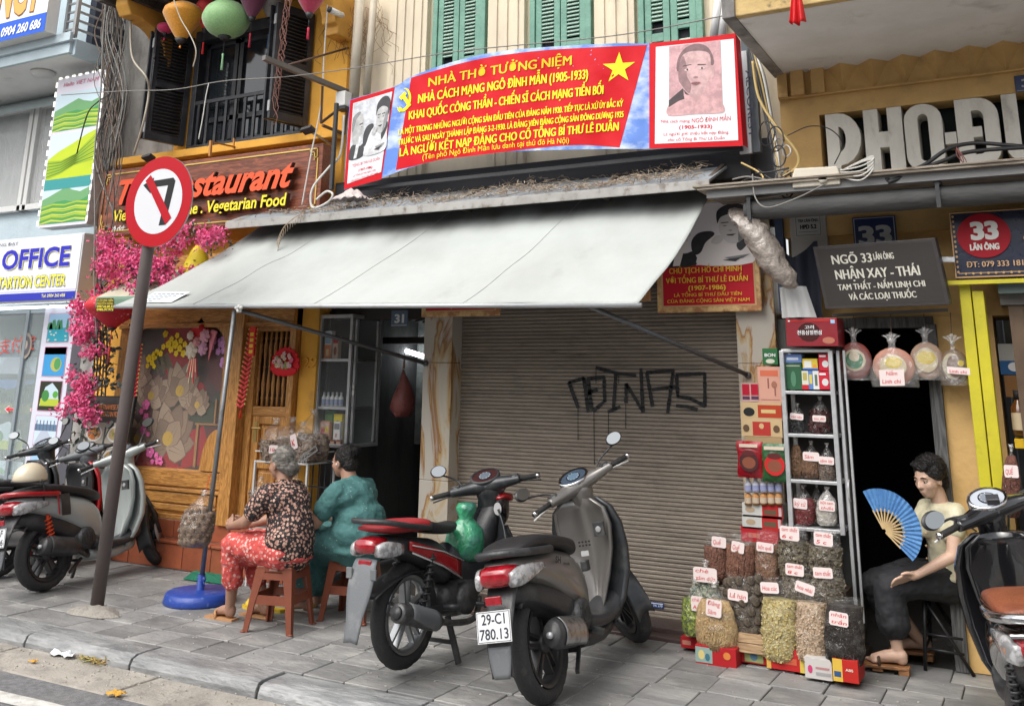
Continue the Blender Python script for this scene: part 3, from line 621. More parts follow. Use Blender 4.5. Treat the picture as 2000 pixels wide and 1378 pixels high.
# lanterns
def lantern(px, py, w_px, h_px, Y, col, label, tassel, kind='round', tl_=.22):
    c = P(px, py, Y); sc = (P(px + 10, py, Y) - P(px - 10, py, Y)).length / 20; r = w_px * sc / 2; h = h_px * sc / 2
    t = thing('silk_lantern', label, 'lantern', c, 'silk lanterns hanging over the black window')
    m = M('lantern silk %s' % str(col), col, .6, col2=tuple(k * .8 for k in col), scale=60, bump=.1, bscale=120, trans=0, sheen=.3)
    if kind == 'round': prof = [(.22, -1), (.55, -.86), (.86, -.5), (1, 0), (.9, .45), (.62, .82), (.25, 1)]
    elif kind == 'drop': prof = [(.2, -1), (.5, -.55), (.88, .1), (1, .45), (.8, .75), (.3, 1)]
    else: prof = [(.35, -1), (.7, -.8), (1, -.35), (.72, .35), (.4, 1)]
    a = MB(m); n = 32; rings = []
    pc = curve([V((p, 0, q)) for p, q in prof], 4)
    for p in pc: rings.append([c + V((cos(2 * pi * j / n) * p.x * r * (1 - .045 * (j % 2)), sin(2 * pi * j / n) * p.x * r * (1 - .045 * (j % 2)), p.z * h)) for j in range(n)])
    a.smooth = True; a.loft(rings); a.build('silk_shade', t)
    a = MB(blackpl); a.cyl(c + V((0, 0, -h - .03)), c + V((0, 0, -h + .01)), r * .16, r * .3); a.cyl(c + V((0, 0, h)), c + V((0, 0, h + .03)), r * .28, r * .2); a.tube([c + V((0, 0, h)), c + V((0, 0, h + .3))], .003, 5); a.tube([c + V((0, 0, -h - .03)), c + V((0, 0, -h - .03 - tl_ * .45))], .003, 5); a.build('cap', t)
    a = MB(M('tassel %s' % str(tassel), tassel, .8, bump=.4)); z = -h - .03 - tl_ * .45; a.lathe([(.004, 0), (.011, -.01), (.008, -.03), (.012, -tl_ * .55), (.004, -tl_ * .56)], c + V((0, 0, z)), n=8); a.build('tassel', t)
lantern(442, 38, 66, 52, 6.25, (.26, .48, .20), 'pale green silk lantern with a green tassel, largest in the row', (.3, .55, .3), tl_=.3)
lantern(357, 42, 54, 54, 6.2, (.72, .30, .02), 'orange silk lantern tilted beside the left black shutter', (.6, .2, .02), 'drop', .05)
lantern(403, 28, 30, 46, 6.35, (.62, .015, .02), 'red silk lantern between the orange and the green one', (.55, .02, .02), 'drop')
lantern(494, 8, 38, 44, 6.3, (.13, .02, .06), 'dark purple silk lantern with a dark red tassel', (.35, .02, .04), 'drop', .26)
lantern(530, 10, 36, 44, 6.5, (.36, .35, .33), 'grey silk lantern half hidden behind the right black shutter', (.05, .12, .25), 'drop', .26)
lantern(606, 4, 42, 40, 6.1, (.42, .03, .08), 'pink red silk lantern hanging right of the black shutters', (.6, .03, .08), 'drop', .2)
lantern(323, 55, 22, 14, 6.4, (.6, .02, .12), 'small pink lantern peeping out over the left black shutter', (.5, .02, .1), 'round', .05)
# restaurant sign
swood = wood('red brown sign board', (.27, .075, .032), (.12, .03, .014), .4, 'x')
sg = thing('restaurant_sign', 'carved red brown wooden restaurant sign with orange script and yellow letters', 'sign', (-6.9, 6.5, 2.98))
a = MB(swood); a.box(-8.33, -5.46, 6.50, 6.62, 2.97, 3.65); a.build('board', sg, bevel=.006)
gold = M('gold trim', (.62, .43, .12), .35, .6)
a = MB(gold)
for (x0_, x1_, z0_, z1_) in ((-8.2, -5.6, 3.60, 3.612), (-8.2, -5.6, 3.01, 3.022), (-8.29, -8.278, 3.1, 3.52), (-5.515, -5.503, 3.1, 3.52)): a.box(x0_, x1_, 6.492, 6.5, z0_, z1_)
a.build('gold_border', sg)
for cx, cz, sx, sz in ((-8.29, 3.61, 1, -1), (-5.51, 3.61, -1, -1), (-8.29, 3.01, 1, 1), (-5.51, 3.01, -1, 1)):
    a = MB(gold)
    for (u0, v0, u1, v1) in ((0, 0, .09, .01), (0, 0, .01, .09), (.03, .03, .09, .04), (.03, .03, .04, .11), (.08, .0, .09, .04), (0, .08, .04, .09), (.055, .055, .075, .063)):
        a.box(min(cx + sx * u0, cx + sx * u1), max(cx + sx * u0, cx + sx * u1), 6.489, 6.498, min(cz + sz * v0, cz + sz * v1), max(cz + sz * v0, cz + sz * v1))
    a.build('gold_corner', sg)
orr = M('orange red letter face', (.80, .085, .015), .4); yel2 = M('yellow letter face', (.85, .70, .02), .4)
sd = M('letter side', (.06, .02, .012), .5)
def letters3d(t, x0, x1, z, h, mt, off=.02, shear=0, dz=0, y=6.445, ext=.04):
    a = MB(mt); a.text(t, (x0, y, z), (x1, y, z + dz), (0, 0, h), off, shear, N=(0, -1, 0), lift=.024)
    a.m = sd; a.text(t, (x0, y + .03, z), (x1, y + .03, z + dz), (0, 0, h), off * 1.15, shear, N=(0, -1, 0), ext=ext); return a.build('lettering', sg)
def ltr(px, py): return P(px, py, 6.43)
letters3d('The Restaurant', ltr(228, 414).x, ltr(573, 365).x, 3.27, .25, orr, .03, .35)
letters3d('Vietnamese Cuisine . Vegetarian Food', ltr(223, 426).x, ltr(560, 394).x, 3.10, .115, yel2, .018, .12)
a = MB(C(.8, .8, .78)); a.text('Add: 29 Lan Ong', (ltr(206, 452).x, 6.497, 3.015), (ltr(305, 448).x, 6.497, 3.015), (0, 0, .055), .02, .15); a.build('address_line', sg)
# floodlights over the sign, brackets
for (px, py, l) in ((290, 308, 'small black floodlight at the left end of the wooden sign'), (602, 254, 'small black floodlight under the right black shutter')):
    t = thing('floodlight', l, 'lamp', P(px, py, 6.45), 'floodlights over the restaurant sign'); c = P(px, py, 6.45)
    a = MB(blackpl); a.obox(c, (.06, 0, .008), (0, .04, -.015), (0, .006, .015)); a.build('housing', t, bevel=.006)
    a = MB(steel); a.bar(c, c + V((-.02, .35, -.05)), .012, .02); a.build('arm', t)
a = MB(M('brown iron', (.12, .07, .05), .6, .4)); fbm = a.m
q1, q2 = P(515, 113, 5.75), P(683, 182, 6.72)
t = thing('iron_arm', 'brown square iron arm with stays sticking out in front of the right black shutter', 'bracket', q2)
a = MB(M('grey brown iron', (.16, .145, .14), .5, .5)); a.bar(q1, q2, .045); a.build('arm_bar', t, bevel=.003)
a = MB(fbm); a.tube([P(560, 128, 6.0), P(680, 94, 6.82)], .01); a.build('stay_rod', t)
a = MB(fbm); k1, k2, k3 = P(630, 168, 6.45), P(627, 240, 6.5), P(672, 262, 6.8); a.bar(k1, k2, .02); a.build('post_bar', t); a = MB(fbm); a.bar(k2, P(672, 205, 6.8), .02); a.build('brace_bar', t); a = MB(fbm); a.bar(P(630, 245, 6.5), k3, .022); a.build('foot_bar', t); a = MB(fbm); a.bar(k3, P(681, 205, 6.82), .022); a.build('wall_bar', t)
c = P(671, 195, 6.62); t = MB(whitepl); t.obox(c, (.055, 0, 0), (0, .05, 0), (0, 0, .07)); cb = tag(t.build('junction_box', None, bevel=.008), 'small white box at the end of the brown iron arm', 'electrical box')
a = MB(blackpl); a.obox(c - V((0, -.01, .085)), (.06, 0, 0), (0, .055, 0), (0, 0, .012)); a.build('bracket_plate', cb)
t = thing('rusty_hook', 'rusty orange angle hook jutting out just above the restaurant sign', 'bracket', P(430, 290, 6.6))
a = MB(M('rusty orange iron', (.45, .2, .05), .7)); a.bar(P(412, 275, 6.35), P(410, 305, 6.35), .022); a.bar(P(412, 277, 6.35), P(458, 287, 6.7), .022, .012); a.bar(P(457, 270, 6.7), P(457, 289, 6.7), .015); a.build('angle_bar', t)
t = thing('camera', 'white security camera on the yellow wall beside the pink lantern', 'camera', P(650, 22, 6.6))
a = MB(whitepl); a.cyl(P(668, 30, 6.6), P(645, 20, 6.4), .028, .03, 14); a.build('body', t); a = MB(blackpl); a.cyl(P(645, 20, 6.4), P(641, 18, 6.38), .03, .026, 14); a.build('lens', t)
# ================================================================ restaurant, street level
# painted window
gx0, gx1, gz0, gz1 = -7.84, -6.6, .8, 2.07
pm = M('shadowy interior print', (.045, .03, .022), .45, col2=(.10, .02, .015), scale=1.8, mix=(.45, .55), dirt=(.02, .035, .025), dscale=2.5, damt=(.5, .6), detail=2)
pw = Print(*rectP(gx0, gx1, gz0, gz1, 6.74)); pw.st = .00012; pw.rect(0, 0, 1, 1, pm)
redm = C(.30, .02, .02, .2); grn = C(.05, .06, .035, .2); 
for pts in ([(.30, 1), (.62, 1), (.66, .78), (.52, .5), (.42, .6), (.30, .72)], [(.55, .62), (.75, .60), (.82, .5), (.72, .44), (.6, .5)], [(0, .25), (.2, .3), (.5, .1), (.6, 0), (0, 0)], [(.62, .25), (.8, .3), (.9, .05), (.6, 0)]): pw.poly(pts, redm)
pw.poly([(.3, .5), (.6, .55), (.95, .45), (.9, .3), (.5, .33)], grn)
for k in range(4): pw.poly([(.12 + k * .06, .78), (.16 + k * .06, .82), (.24 + k * .06, .72), (.2 + k * .06, .66)], C(.10, .08, .03, .3), l=pw.k)
pet = [C(.30, .21, .14), C(.25, .17, .11), C(.34, .25, .17), C(.20, .135, .09)]; ln = C(.16, .09, .06)
def lotus(u, v, s, seed, asp=1.):
    R = random.Random(seed)
    order = [(-80, 1.05), (80, 1.05), (-58, 1.15), (58, 1.15), (-36, 1.2), (36, 1.2), (-16, 1.25), (16, 1.2), (0, .95), (-100, .8), (102, .8), (-28, .8), (28, .8)]
    for i, (a, L_) in enumerate(order):
        t = radians(a + R.uniform(-6, 6)); d = (sin(t), cos(t)); w = .24 * s; L2 = L_ * s * .62
        def pp(k, q): x = u + d[0] * k * L2 + d[1] * q * w; y = v + (d[1] * k * L2 - d[0] * q * w) * asp; return (x, y)
        sh = [(0, -.25), (.3, -.75), (.6, -.8), (.85, -.4), (1, 0), (.85, .4), (.6, .8), (.3, .75), (0, .25)]
        pw.poly([pp(k * 1.03, q * 1.1) for k, q in sh], ln); pw.poly([pp(k, q) for k, q in sh], pet[i % 4])
        for q in (-.3, .3): pw.poly([pp(.15, q * .6), pp(.9, q * .4), pp(.15, q * .6 + .05)], ln, l=pw.k + 1)
    pw.ell(u, v + .12 * s * asp, .13 * s, .12 * s * asp, C(.5, .32, .05)); 
lotus(.44, .15, .42, 1); lotus(.52, .50, .33, 2); lotus(.22, .47, .26, 3); lotus(.72, .42, .2, 4); lotus(.12, .16, .25, 5); lotus(.05, .62, .26, 6)
ob = pw.done('window_painting', fr)
# darker gap at right where the room shows, and a shelf with bottles inside
a = MB(C(.30, .15, .05)); a.box(-6.95, -6.62, 6.725, 6.735, 1.19, 1.205); a.box(-6.93, -6.90, 6.725, 6.735, .82, 1.19); a.box(-6.72, -6.70, 6.725, 6.735, 1.2, 1.42); a.box(-6.66, -6.645, 6.725, 6.735, 1.2, 1.40); a.build('inside_furniture', fr)
ga = MB(M('shop pane', (1, 1, 1), .02, trans=0, alpha=.035, spec=1.)); ga.box(gx0, gx1, 6.715, 6.718, gz0, gz1); ga.build('pane', fr)
# blossom stickers
def blossom(cx, cz, r, m, m2, a): 
    for k in range(5):
        t = k * 2 * pi / 5 + cx * 40; a.m = m; a.disc((cx + cos(t) * r * .55, 6.706 - .0006 * (k % 2), cz + sin(t) * r * .55), (r * .48, 0, 0), (0, 0, r * .48), 8)
    a.m = m2; a.disc((cx, 6.7035, cz), (r * .2, 0, 0), (0, 0, r * .2), 6)
random.seed(4)
fl = thing('blossom_garland', 'yellow, pink and lilac paper blossoms stuck across the lotus window', 'decoration', (-7.2, 6.7, 1.9))
ym, pk, lil, pw_ = C(.85, .62, .03), C(.80, .16, .40), C(.62, .30, .62), C(.8, .55, .7)
def bls(lst, m, m2, Y=6.70):
    for (px, py, r) in lst: a = MB(); c = P(px, py, Y); blossom(c.x, c.z, r, m, m2, a); a.build('blossom', fl)
bls([(322, 652, .035), (334, 662, .03), (341, 672, .045), (350, 680, .035), (345, 655, .03), (328, 672, .04), (318, 677, .03), (305, 688, .035), (300, 695, .045), (313, 690, .03), (290, 700, .04), (296, 708, .03), (287, 714, .025), (352, 665, .03), (333, 682, .035), (343, 690, .03), (360, 672, .03), (357, 690, .035), (300, 715, .025), (325, 650, .02)], ym, C(.75, .3, .02))
bls([(415, 665, .05), (432, 668, .055), (445, 655, .035), (425, 686, .035), (436, 684, .035), (455, 702, .06), (437, 708, .06), (449, 680, .045), (462, 680, .03), (465, 718, .05), (470, 697, .03), (413, 678, .03)], lil, pw_)
bls([(284, 790, .05), (275, 803, .03), (284, 814, .04), (280, 838, .05), (288, 848, .025), (292, 882, .055), (304, 889, .03), (312, 896, .03), (306, 900, .03), (296, 901, .025), (313, 902, .028)], pk, C(.8, .5, .6))
# central hanging ornament
orn = thing('paper_ornament', 'red square paper ornament with paper roses hanging in the middle of the lotus window', 'decoration', P(390, 660, 6.66))
c = P(391, 648, 6.66); a = MB(C(.72, .05, .06)); a.prism([c + V((0, 0, .13)), c + V((-.13, 0, .01)), c + V((-.02, 0, -.1)), c + V((.11, 0, .02))], (0, .012, 0)); a.build('card', orn)
a = MB(C(.75, .25, .3)); fc = P(410, 700, 6.65); a.prism([fc + V((-.02, 0, -.02))] + [fc + V((.14 * sin(t), 0, .26 * cos(t))) for t in [-.2, 0, .2, .4]], (0, .01, 0)); a.build('paper_fan', orn)
for (px, py, r, m) in ((400, 656, .055, C(.72, .38, .45)), (396, 681, .05, C(.65, .36, .5)), (374, 684, .065, C(.7, .62, .5)), (372, 655, .035, C(.7, .6, .5)), (394, 640, .03, C(.5, .02, .03)), (384, 668, .04, C(.62, .3, .3))):
    a = MB(m); a.smooth = True; c = P(px, py, 6.63)
    for k in range(3):
        for j in range(7): t = j * 2 * pi / 7 + k; a.ell(c + V((cos(t) * r * (.85 - .28 * k), -.008 * k, sin(t) * r * (.85 - .28 * k))), (r * .42, .012, r * .42), 7, 4)
    a.build('paper_rose', orn)
for k in range(8): a = MB(C(.75, .08, .1) if k % 2 else C(.8, .66, .45)); c = P(372 + k * 1.6, 700, 6.64); a.bar(c, c + V(((k - 4) * .008, 0, -.12 - .05 * (k % 3))), .008); a.build('streamer', orn)
# firecracker strings
def cracker(px0, py0, px1, py1, lab, face, n=17):
    a0_, a1_ = P(px0, py0, 6.58), P(px1, py1, 6.58); t = thing('firecracker_string', lab, 'decoration', a0_, 'firecracker strings on the shopfront')
    for k in range(n):
        c = a0_.lerp(a1_, (k + .5) / n)
        for s in (-1, 1): a = MB(C(.75, .09, .09) if face else C(.62, .02, .05)); a.cyl(c, c + V((s * (.05 if not face else .045), -.01, .03)), .013, .011, 7); a.m = C(.75, .6, .2); a.cyl(c + V((s * .05, -.01, .03)), c + V((s * .055, -.011, .033)), .009, .009, 6); a.build('firecracker', t)
    a = MB(C(.70, .04, .03)); a.box(a0_.x - .035, a0_.x + .035, 6.555, 6.575, a0_.z - .22, a0_.z + .03) if face else a.box(a0_.x - .01, a0_.x + .01, 6.57, 6.58, a1_.z, a0_.z); a.m = C(.85, .6, .05)
    if face:
        for j in range(4): a.box(a0_.x - .02, a0_.x + .02, 6.552, 6.556, a0_.z - .20 + j * .05, a0_.z - .17 + j * .05)
    a.build('paper_strip', t)
    a = MB(C(.7, .03, .02)); a.cyl(a1_, a1_ - V((0, 0, .07)), .006, .012, 6); a.build('tassel', t)
cracker(497, 645, 470, 800, 'pinkish red firecracker string with gold characters right of the lotus window', True)
cracker(272, 675, 256, 815, 'dark red firecracker string on the left of the lotus window', False)
# door with balusters
dr = thing('wooden_door', 'wooden panelled restaurant door with turned balusters above and a brass handle', 'door', (-6.05, 6.75, .375))
mb = MB(oakv); mb.box(-6.33, -6.25, 6.70, 6.8, .375, 2.5); mb.box(-5.87, -5.80, 6.70, 6.8, .375, 2.5); dj = mb.build('door_jamb', dr, bevel=.006)
mb = MB(oak); mb.box(-6.25, -5.87, 6.71, 6.79, 2.02, 2.12); mb.box(-6.25, -5.87, 6.71, 6.79, 2.12, 2.5); mb.build('head_panel', dr, bevel=.008)
mb = MB(oak); mb.box(-6.25, -5.87, 6.71, 6.79, 1.29, 1.37); mb.build('middle_rail', dr, bevel=.006)
mb = MB(oakv); mb.box(-6.25, -6.17, 6.72, 6.79, .40, 1.29); mb.box(-5.94, -5.87, 6.72, 6.79, .40, 1.29); mb.box(-6.17, -5.94, 6.72, 6.79, 1.22, 1.29); mb.box(-6.17, -5.94, 6.72, 6.79, .85, .92); mb.box(-6.17, -5.94, 6.72, 6.79, .40, .48); mb.box(-6.17, -5.94, 6.75, 6.78, .48, 1.22); mb.box(-6.145, -5.965, 6.735, 6.78, .95, 1.19); mb.box(-6.145, -5.965, 6.735, 6.78, .51, .82); mb.build('door_leaf', dr, bevel=.008)
mb = MB(C(.05, .03, .02)); mb.box(-6.25, -5.87, 6.78, 6.79, 1.37, 2.02); mb.build('dark_gap', dr)
for k in range(7):
    a = MB(oakv); x = -6.235 + k * .0585; a.lathe([(.012, 1.37), (.012, 1.43), (.016, 1.44), (.010, 1.46), (.017, 1.52), (.018, 1.56), (.010, 1.66), (.009, 1.70), (.016, 1.71), (.009, 1.72), (.010, 1.76), (.018, 1.86), (.017, 1.90), (.010, 1.94), (.016, 1.96), (.012, 1.97), (.012, 2.02)], (x, 6.745, 0), n=9); a.build('baluster', dr)
brass = M('brass', (.45, .32, .12), .35, .9)
a = MB(brass); hx = -6.36; c = P(500, 835, 6.6); a.box(c.x - .018, c.x + .018, 6.592, 6.6, c.z - .12, c.z + .05); a.tube(curve([c + V((0, -.01, .0)), c + V((0, -.05, .0)), c + V((.03, -.055, 0)), c + V((.11, -.055, .003))], 3), .009); a.build('handle', fr)
# fan-shaped decoration on the door
fd = thing('fan_decoration', 'red fan shaped ornament covered in pink paper flowers on the wooden door', 'decoration', P(556, 705, 6.69)); c = P(556, 712, 6.69)
a = MB(C(.70, .02, .03)); 
for k in range(22):
    t0, t1 = pi * (k / 22) * 1.15 - .24, pi * ((k + 1) / 22) * 1.15 - .24; r = .155 + .012 * (k % 2)
    a.prism([c + V((0, 0, -.05)), c + V((cos(t0) * r, 0, sin(t0) * r * 1.0 - .01)), c + V((cos(t1) * r, 0, sin(t1) * r - .01))], (0, .012, 0))
a.ell(c + V((0, 0, -.05)), (.15, .012, .05), 14, 5); a.build('red_fan', fd)
random.seed(9)
for k in range(26):
    t, r = random.random() * pi, .12 * sqrt(random.random()); q = c + V((cos(t) * r, -.012, sin(t) * r - .02)); a = MB(random.choice([C(.75, .42, .42), C(.7, .55, .42), C(.72, .2, .28), C(.65, .5, .5), C(.3, .36, .12)])); a.smooth = True
    for j in range(5): w = j * 1.256; a.ell(q + V((cos(w) * .012, -.004, sin(w) * .012)), (.011, .008, .011), 6, 4)
    a.build('paper_flower', fd)
# left yellow pier fittings
a = MB(C(.07, .06, .06)); c = P(188, 745, 6.79); a.box(c.x - .035, c.x + .035, 6.78, 6.8, c.z - .06, c.z + .06); tag(a.build('meter_box', None, bevel=.004), 'small dark box on the yellow wall left of the lotus window', 'electrical box')
a = MB(C(.06, .05, .05)); c = P(229, 748, 6.75); a.box(-8.02, -7.98, 6.73, 6.80, c.z - .07, c.z + .07); ks = tag(a.build('switch_panel', None, bevel=.003), 'narrow black switch panel with red lights on the wooden frame', 'switch')
# menu board
mn = thing('menu_board', 'dark menu board with dish photographs on the ground left of the sign pole', 'sign', (-8.0, 6.5, 0))
A_, B_, T_ = P(128, 1005, 6.42), P(222, 1015, 6.42), P(172, 772, 6.5)
pn = Print(A_, B_ - A_, T_ - A_); a = MB(C(.03, .03, .03)); a.prism([pn.p(0, 0, -1), pn.p(1, 0, -1), pn.p(1, 1, -1), pn.p(0, 1, -1)], (0, .03, 0)); a.build('frame', mn)
pn.rect(.01, .01, .99, .99, M('menu black', (.05, .05, .048), .35, col2=(.08, .08, .078), scale=6)); pn.text('BEST VIETNAMESE FOODS', .12, .885, .76, .045, C(.62, .22, .08), .01); pn.text('& VEGETARIAN FOOD', .2, .825, .6, .045, C(.62, .22, .08), .01)
k = 0
for r in range(4):
    for q in range(2): scene_print(pn, .08 + q * .45, .60 - r * .19, .49 + q * .45, .775 - r * .19, 'food', k); k += 1
pn.done('menu_print', mn)
# ================================================================ pale blue travel office on the left
B = thing('blue_building', 'pale blue building on the far left with balcony and white framed window', 'building', (-10.5, 7.2, 0))
mb = MB(blueg); mb.box(-14, -11.62, 7.2, 7.4, 2.4, 7); mb.box(-11.62, -9.06, 7.2, 7.4, 4.84, 7); mb.box(-11.62, -8.72, 7.2, 7.4, 2.3, 3.50); mb.box(-9.06, -8.72, 7.2, 7.4, 3.5, 7); mb.build('wall', B)
mb = MB(whitep); mb.box(-14, -8.78, 6.24, 7.2, 4.92, 4.96); mb.build('balcony_soffit', B)
mb = MB(blueg); mb.box(-14, -8.74, 6.2, 6.24, 4.92, 5.08); mb.box(-8.78, -8.70, 6.24, 7.2, 4.90, 5.08); mb.box(-14, -8.70, 6.16, 6.2, 5.04, 5.14); mb.build('balcony_edge', B, bevel=.006)
mb = MB(M('pale cove', (.45, .52, .54), .7)); mb.grid(20, 5, lambda u, v: (-14 + u * 5.2, 7.2 - .22 * cos(v * h_) ** 1 + .0, 4.70 + .22 * v)); mb.build('cove', B)
a = MB(whitepl); c = G(85, 141, 4.915); a.lathe([(.0, -.05), (.10, -.045), (.13, -.02), (.135, 0)], c, n=24); tag(a.build('ceiling_lamp'), 'round white lamp under the pale blue balcony', 'lamp')
# window
wn = MB(whitepl)
zz0, zz1 = 3.50, 4.84
for xx in (-11.62, -10.62, -10.52, -9.12): wn.box(xx, xx + .07, 7.12, 7.22, zz0, zz1)
wn.box(-11.62, -9.05, 7.12, 7.22, zz0, zz0 + .07); wn.box(-11.62, -9.05, 7.12, 7.22, zz1 - .07, zz1)
w_ = wn.build('window_frame', B, bevel=.006)
a = MB(glass_d); a.box(-11.6, -9.1, 7.17, 7.175, zz0, zz1); a.m = M('curtain', (.30, .34, .33), .8, col2=(.2, .24, .23), scale=3)
cur_ = MB(M('curtain', (.30, .34, .33), .8)); cur_.smooth = True; cur_.grid(160, 1, lambda u, v: (-11.6 + 2.5 * u, 7.26 + .025 * sin(u * 90) + .012 * sin(u * 37), zz0 + v * 1.34)); cur_.build('curtain', w_)
a = MB(M('window pane clear', (1, 1, 1), .02, alpha=.25, spec=1.)); a.box(-11.6, -9.1, 7.165, 7.17, zz0 + .05, zz1 - .05); a.build('pane', w_)
gr = MB(M('pale grille', (.3, .33, .33), .5))
for k in range(4):
    x = -11.25 + k * .6
    for j in range(2): gr.tube([V((x + .28 * cos(t * pi / 8) * (1 if j else .6), 7.21, 4.1 + .42 * sin(t * pi / 8))) for t in range(9)], .007, 5)
    gr.tube([(x, 7.21, 3.55), (x, 7.21, 4.8)], .007, 5)
gr.build('grille', w_)
# railing
mb = MB(steel); 
for k in range(7): mb.bar((-8.74, 6.24, 5.2 + k * .1), (-8.74, 7.2, 5.2 + k * .1), .022)
mb.bar((-8.74, 6.24, 5.1), (-8.74, 6.24, 6.4), .04); mb.bar((-8.9, 6.24, 5.1), (-8.9, 6.24, 6.4), .035)
for k in range(7): mb.bar((-8.9, 6.24, 5.2 + k * .1), (-8.74, 6.24, 5.2 + k * .1), .02)
mb.build('railing', B)
mb = MB(C(.08, .09, .12)); mb.box(-8.9, -8.8, 6.5, 7.2, 5.1, 6.6); mb.build('balcony_screen', B)
# agency sign above
a = MB(whitepl); a.box(-11.5, -8.93, 6.02, 6.16, 5.13, 6.6); sA = tag(a.build('agency_sign', None, bevel=.005), 'large white balcony sign with cut off orange letters and a blue phone strip', 'sign')
bl, br_, tl_ = P(0, 98, 6.015), P(139, 64, 6.015), P(0, 75, 6.015)
q = Print((-11.5, 6.015, 5.13), (2.57, 0, 0), (0, 0, 1)); q.rect(0, 0, 1, 1.4, C(.78, .79, .82)); q.rect(0, 0, 1, .215, C(.03, .12, .62)); q.done('face', sA)
og = C(.85, .42, .12); a = MB(C(.25, .12, .05)); a.text('AGENCY', (-10.55, 6.008, 5.42), (-9.02, 6.008, 5.42), (0, 0, .62), .045, .1, N=(0, -1, 0)); a.m = og; a.text('AGENCY', (-10.55, 6.005, 5.42), (-9.02, 6.005, 5.42), (0, 0, .62), .03, .1, N=(0, -1, 0)); a.build('lettering', sA)
a = MB(C(.85, .87, .9)); a.text('Hanoi     Whatsap: 0904 260 686', (-10.62, 6.008, 5.18), (-9.0, 6.008, 5.18), (0, 0, .105), .03, .18, N=(0, -1, 0)); a.build('phone_line', sA)
# terrace light box
a = MB(M('light box side', (.5, .51, .53), .5, .2, dirt=(.3, .3, .3), dscale=8)); a.box(-9.27, -8.50, 6.5, 6.68, 3.12, 4.78); sB = tag(a.build('light_box', None, bevel=.005), 'tall light box with green rice terrace pictures and Hello VIET NAM heading', 'sign')
q = Print(*rectP(-9.27, -8.50, 3.12, 4.78, 6.497)); q.rect(0, 0, 1, 1, C(.68, .66, .74)); scene_print(q, .02, .63, .98, .89, 'terrace', 2); scene_print(q, .02, .31, .98, .61, 'rice', 1); scene_print(q, .02, .02, .98, .31, 'terrace', 8); q.rect(.02, .24, .98, .31, C(.05, .3, .3)); q.text('Hello VIET NAM', .14, .935, .74, .03, C(.55, .12, .2), .0, .2); q.done('face', sB)
led_m = M('led tape', (.9, .88, .8), .4, emit=.6)
a = MB(led_m)
for k in range(7): a.box(-9.25 + k * .108, -9.20 + k * .108, 6.485, 6.495, 4.77, 4.79)
for k in range(15):
    for xx in (-9.285, -8.51): a.box(xx, xx + .018, 6.485, 6.495, 3.14 + k * .11, 3.2 + k * .11)
o = a.build('led_tape', sB); o['kind'] = 'stuff'
# OFFICE sign
a = MB(M('office sign case', (.55, .56, .57), .5, .2)); a.box(-10.6, -8.52, 6.5, 6.72, 2.35, 3.03); sC = tag(a.build('office_sign', None, bevel=.008), 'white OFFICE sign with blue letters, yellow second line and a blue phone strip', 'sign')
q = Print(*rectP(-10.58, -8.54, 2.36, 3.02, 6.497)); q.rect(0, 0, 1, 1, C(.74, .76, .79)); q.rect(0, .0, 1, .12, C(.03, .04, .4)); q.rect(.0, .135, 1, .155, C(.5, .5, .7)); q.done('face', sC)
def soft(t, x0, x1, z, h, cols, par, y=6.488):
    a = MB(); 
    for i, (c, off) in enumerate(cols): a.m = c; a.text(t, (x0, y - .0012 * i, z), (x1, y - .0012 * i, z + (x1 - x0) * 0), (0, 0, h), off, 0, N=(0, -1, 0))
    a.build('lettering', par)
soft('OFFICE', -9.78, -8.68, 2.705, .205, [(C(.7, .62, .1), .055), (C(.75, .77, .8), .043), (C(.03, .03, .45), .03)], sC)
soft('TRANSPORTARTION CENTER', -10.66 + .2, -8.70, 2.50, .12, [(C(.08, .08, .4), .045), (C(.85, .8, .05), .022)], sC)
soft('HỒNG ĐẠT', -10.0, -9.55, 2.955, .035, [(C(.1, .1, .15), .005)], sC)
soft('Tel: 0904 260 686', -9.05, -8.68, 2.385, .035, [(C(.8, .75, .3), .01)], sC)
a = MB(M('sign lamp strip', (.95, .97, 1), .4, emit=2.2)); 
for k in range(3): a.box(-10.4 + k * .6, -9.85 + k * .6, 6.70, 6.74, 2.30, 2.325)
a.build('lamp_strip', sC)
# glass shopfront
gfm = M('grey blue aluminium', (.33, .38, .41), .4, .4)
gf = thing('glass_shopfront', 'glass shopfront of the travel office with landscape photos and red arrow stickers', 'shopfront', (-9.8, 6.9, 0))
a = MB(gfm); 
for xx in (-11.6, -10.55, -9.78, -9.44): a.box(xx, xx + .05, 6.86, 6.92, .1, 2.3)
for z in (.1, .55, 2.26): a.box(-11.6, -9.42, 6.87, 6.91, z, z + .04)
a.build('frame', gf, bevel=.004)
a = MB(M('greenish pane', (.6, .68, .68), .03, alpha=.28, spec=1.)); a.box(-11.6, -9.4, 6.885, 6.89, .1, 2.3); a.build('pane', gf)
a = MB(M('office inside', (.13, .15, .165), .8, col2=(.07, .08, .085), scale=1.5)); a.box(-11.6, -9.4, 7.1, 7.12, 0, 2.3); a.box(-9.42, -9.4, 6.9, 7.1, 0, 2.3); a.build('inside_wall', gf)
for i, (z, k) in enumerate(((1.62, 'bridge'), (1.20, 'falls'), (.78, 'cave'), (.36, 'terrace'))):
    q = Print(*rectP(-10.35, -9.62, z, z + .36, 6.95)); scene_print(q, 0, 0, 1, 1, k, i + 3); q.done('window_photo', gf)
a = MB(C(.65, .08, .05))
a.text('支付宝', P(-3, 690, 6.87), P(66, 680, 6.87), (0, 0, .13), .01); a.build('red_lettering', gf)
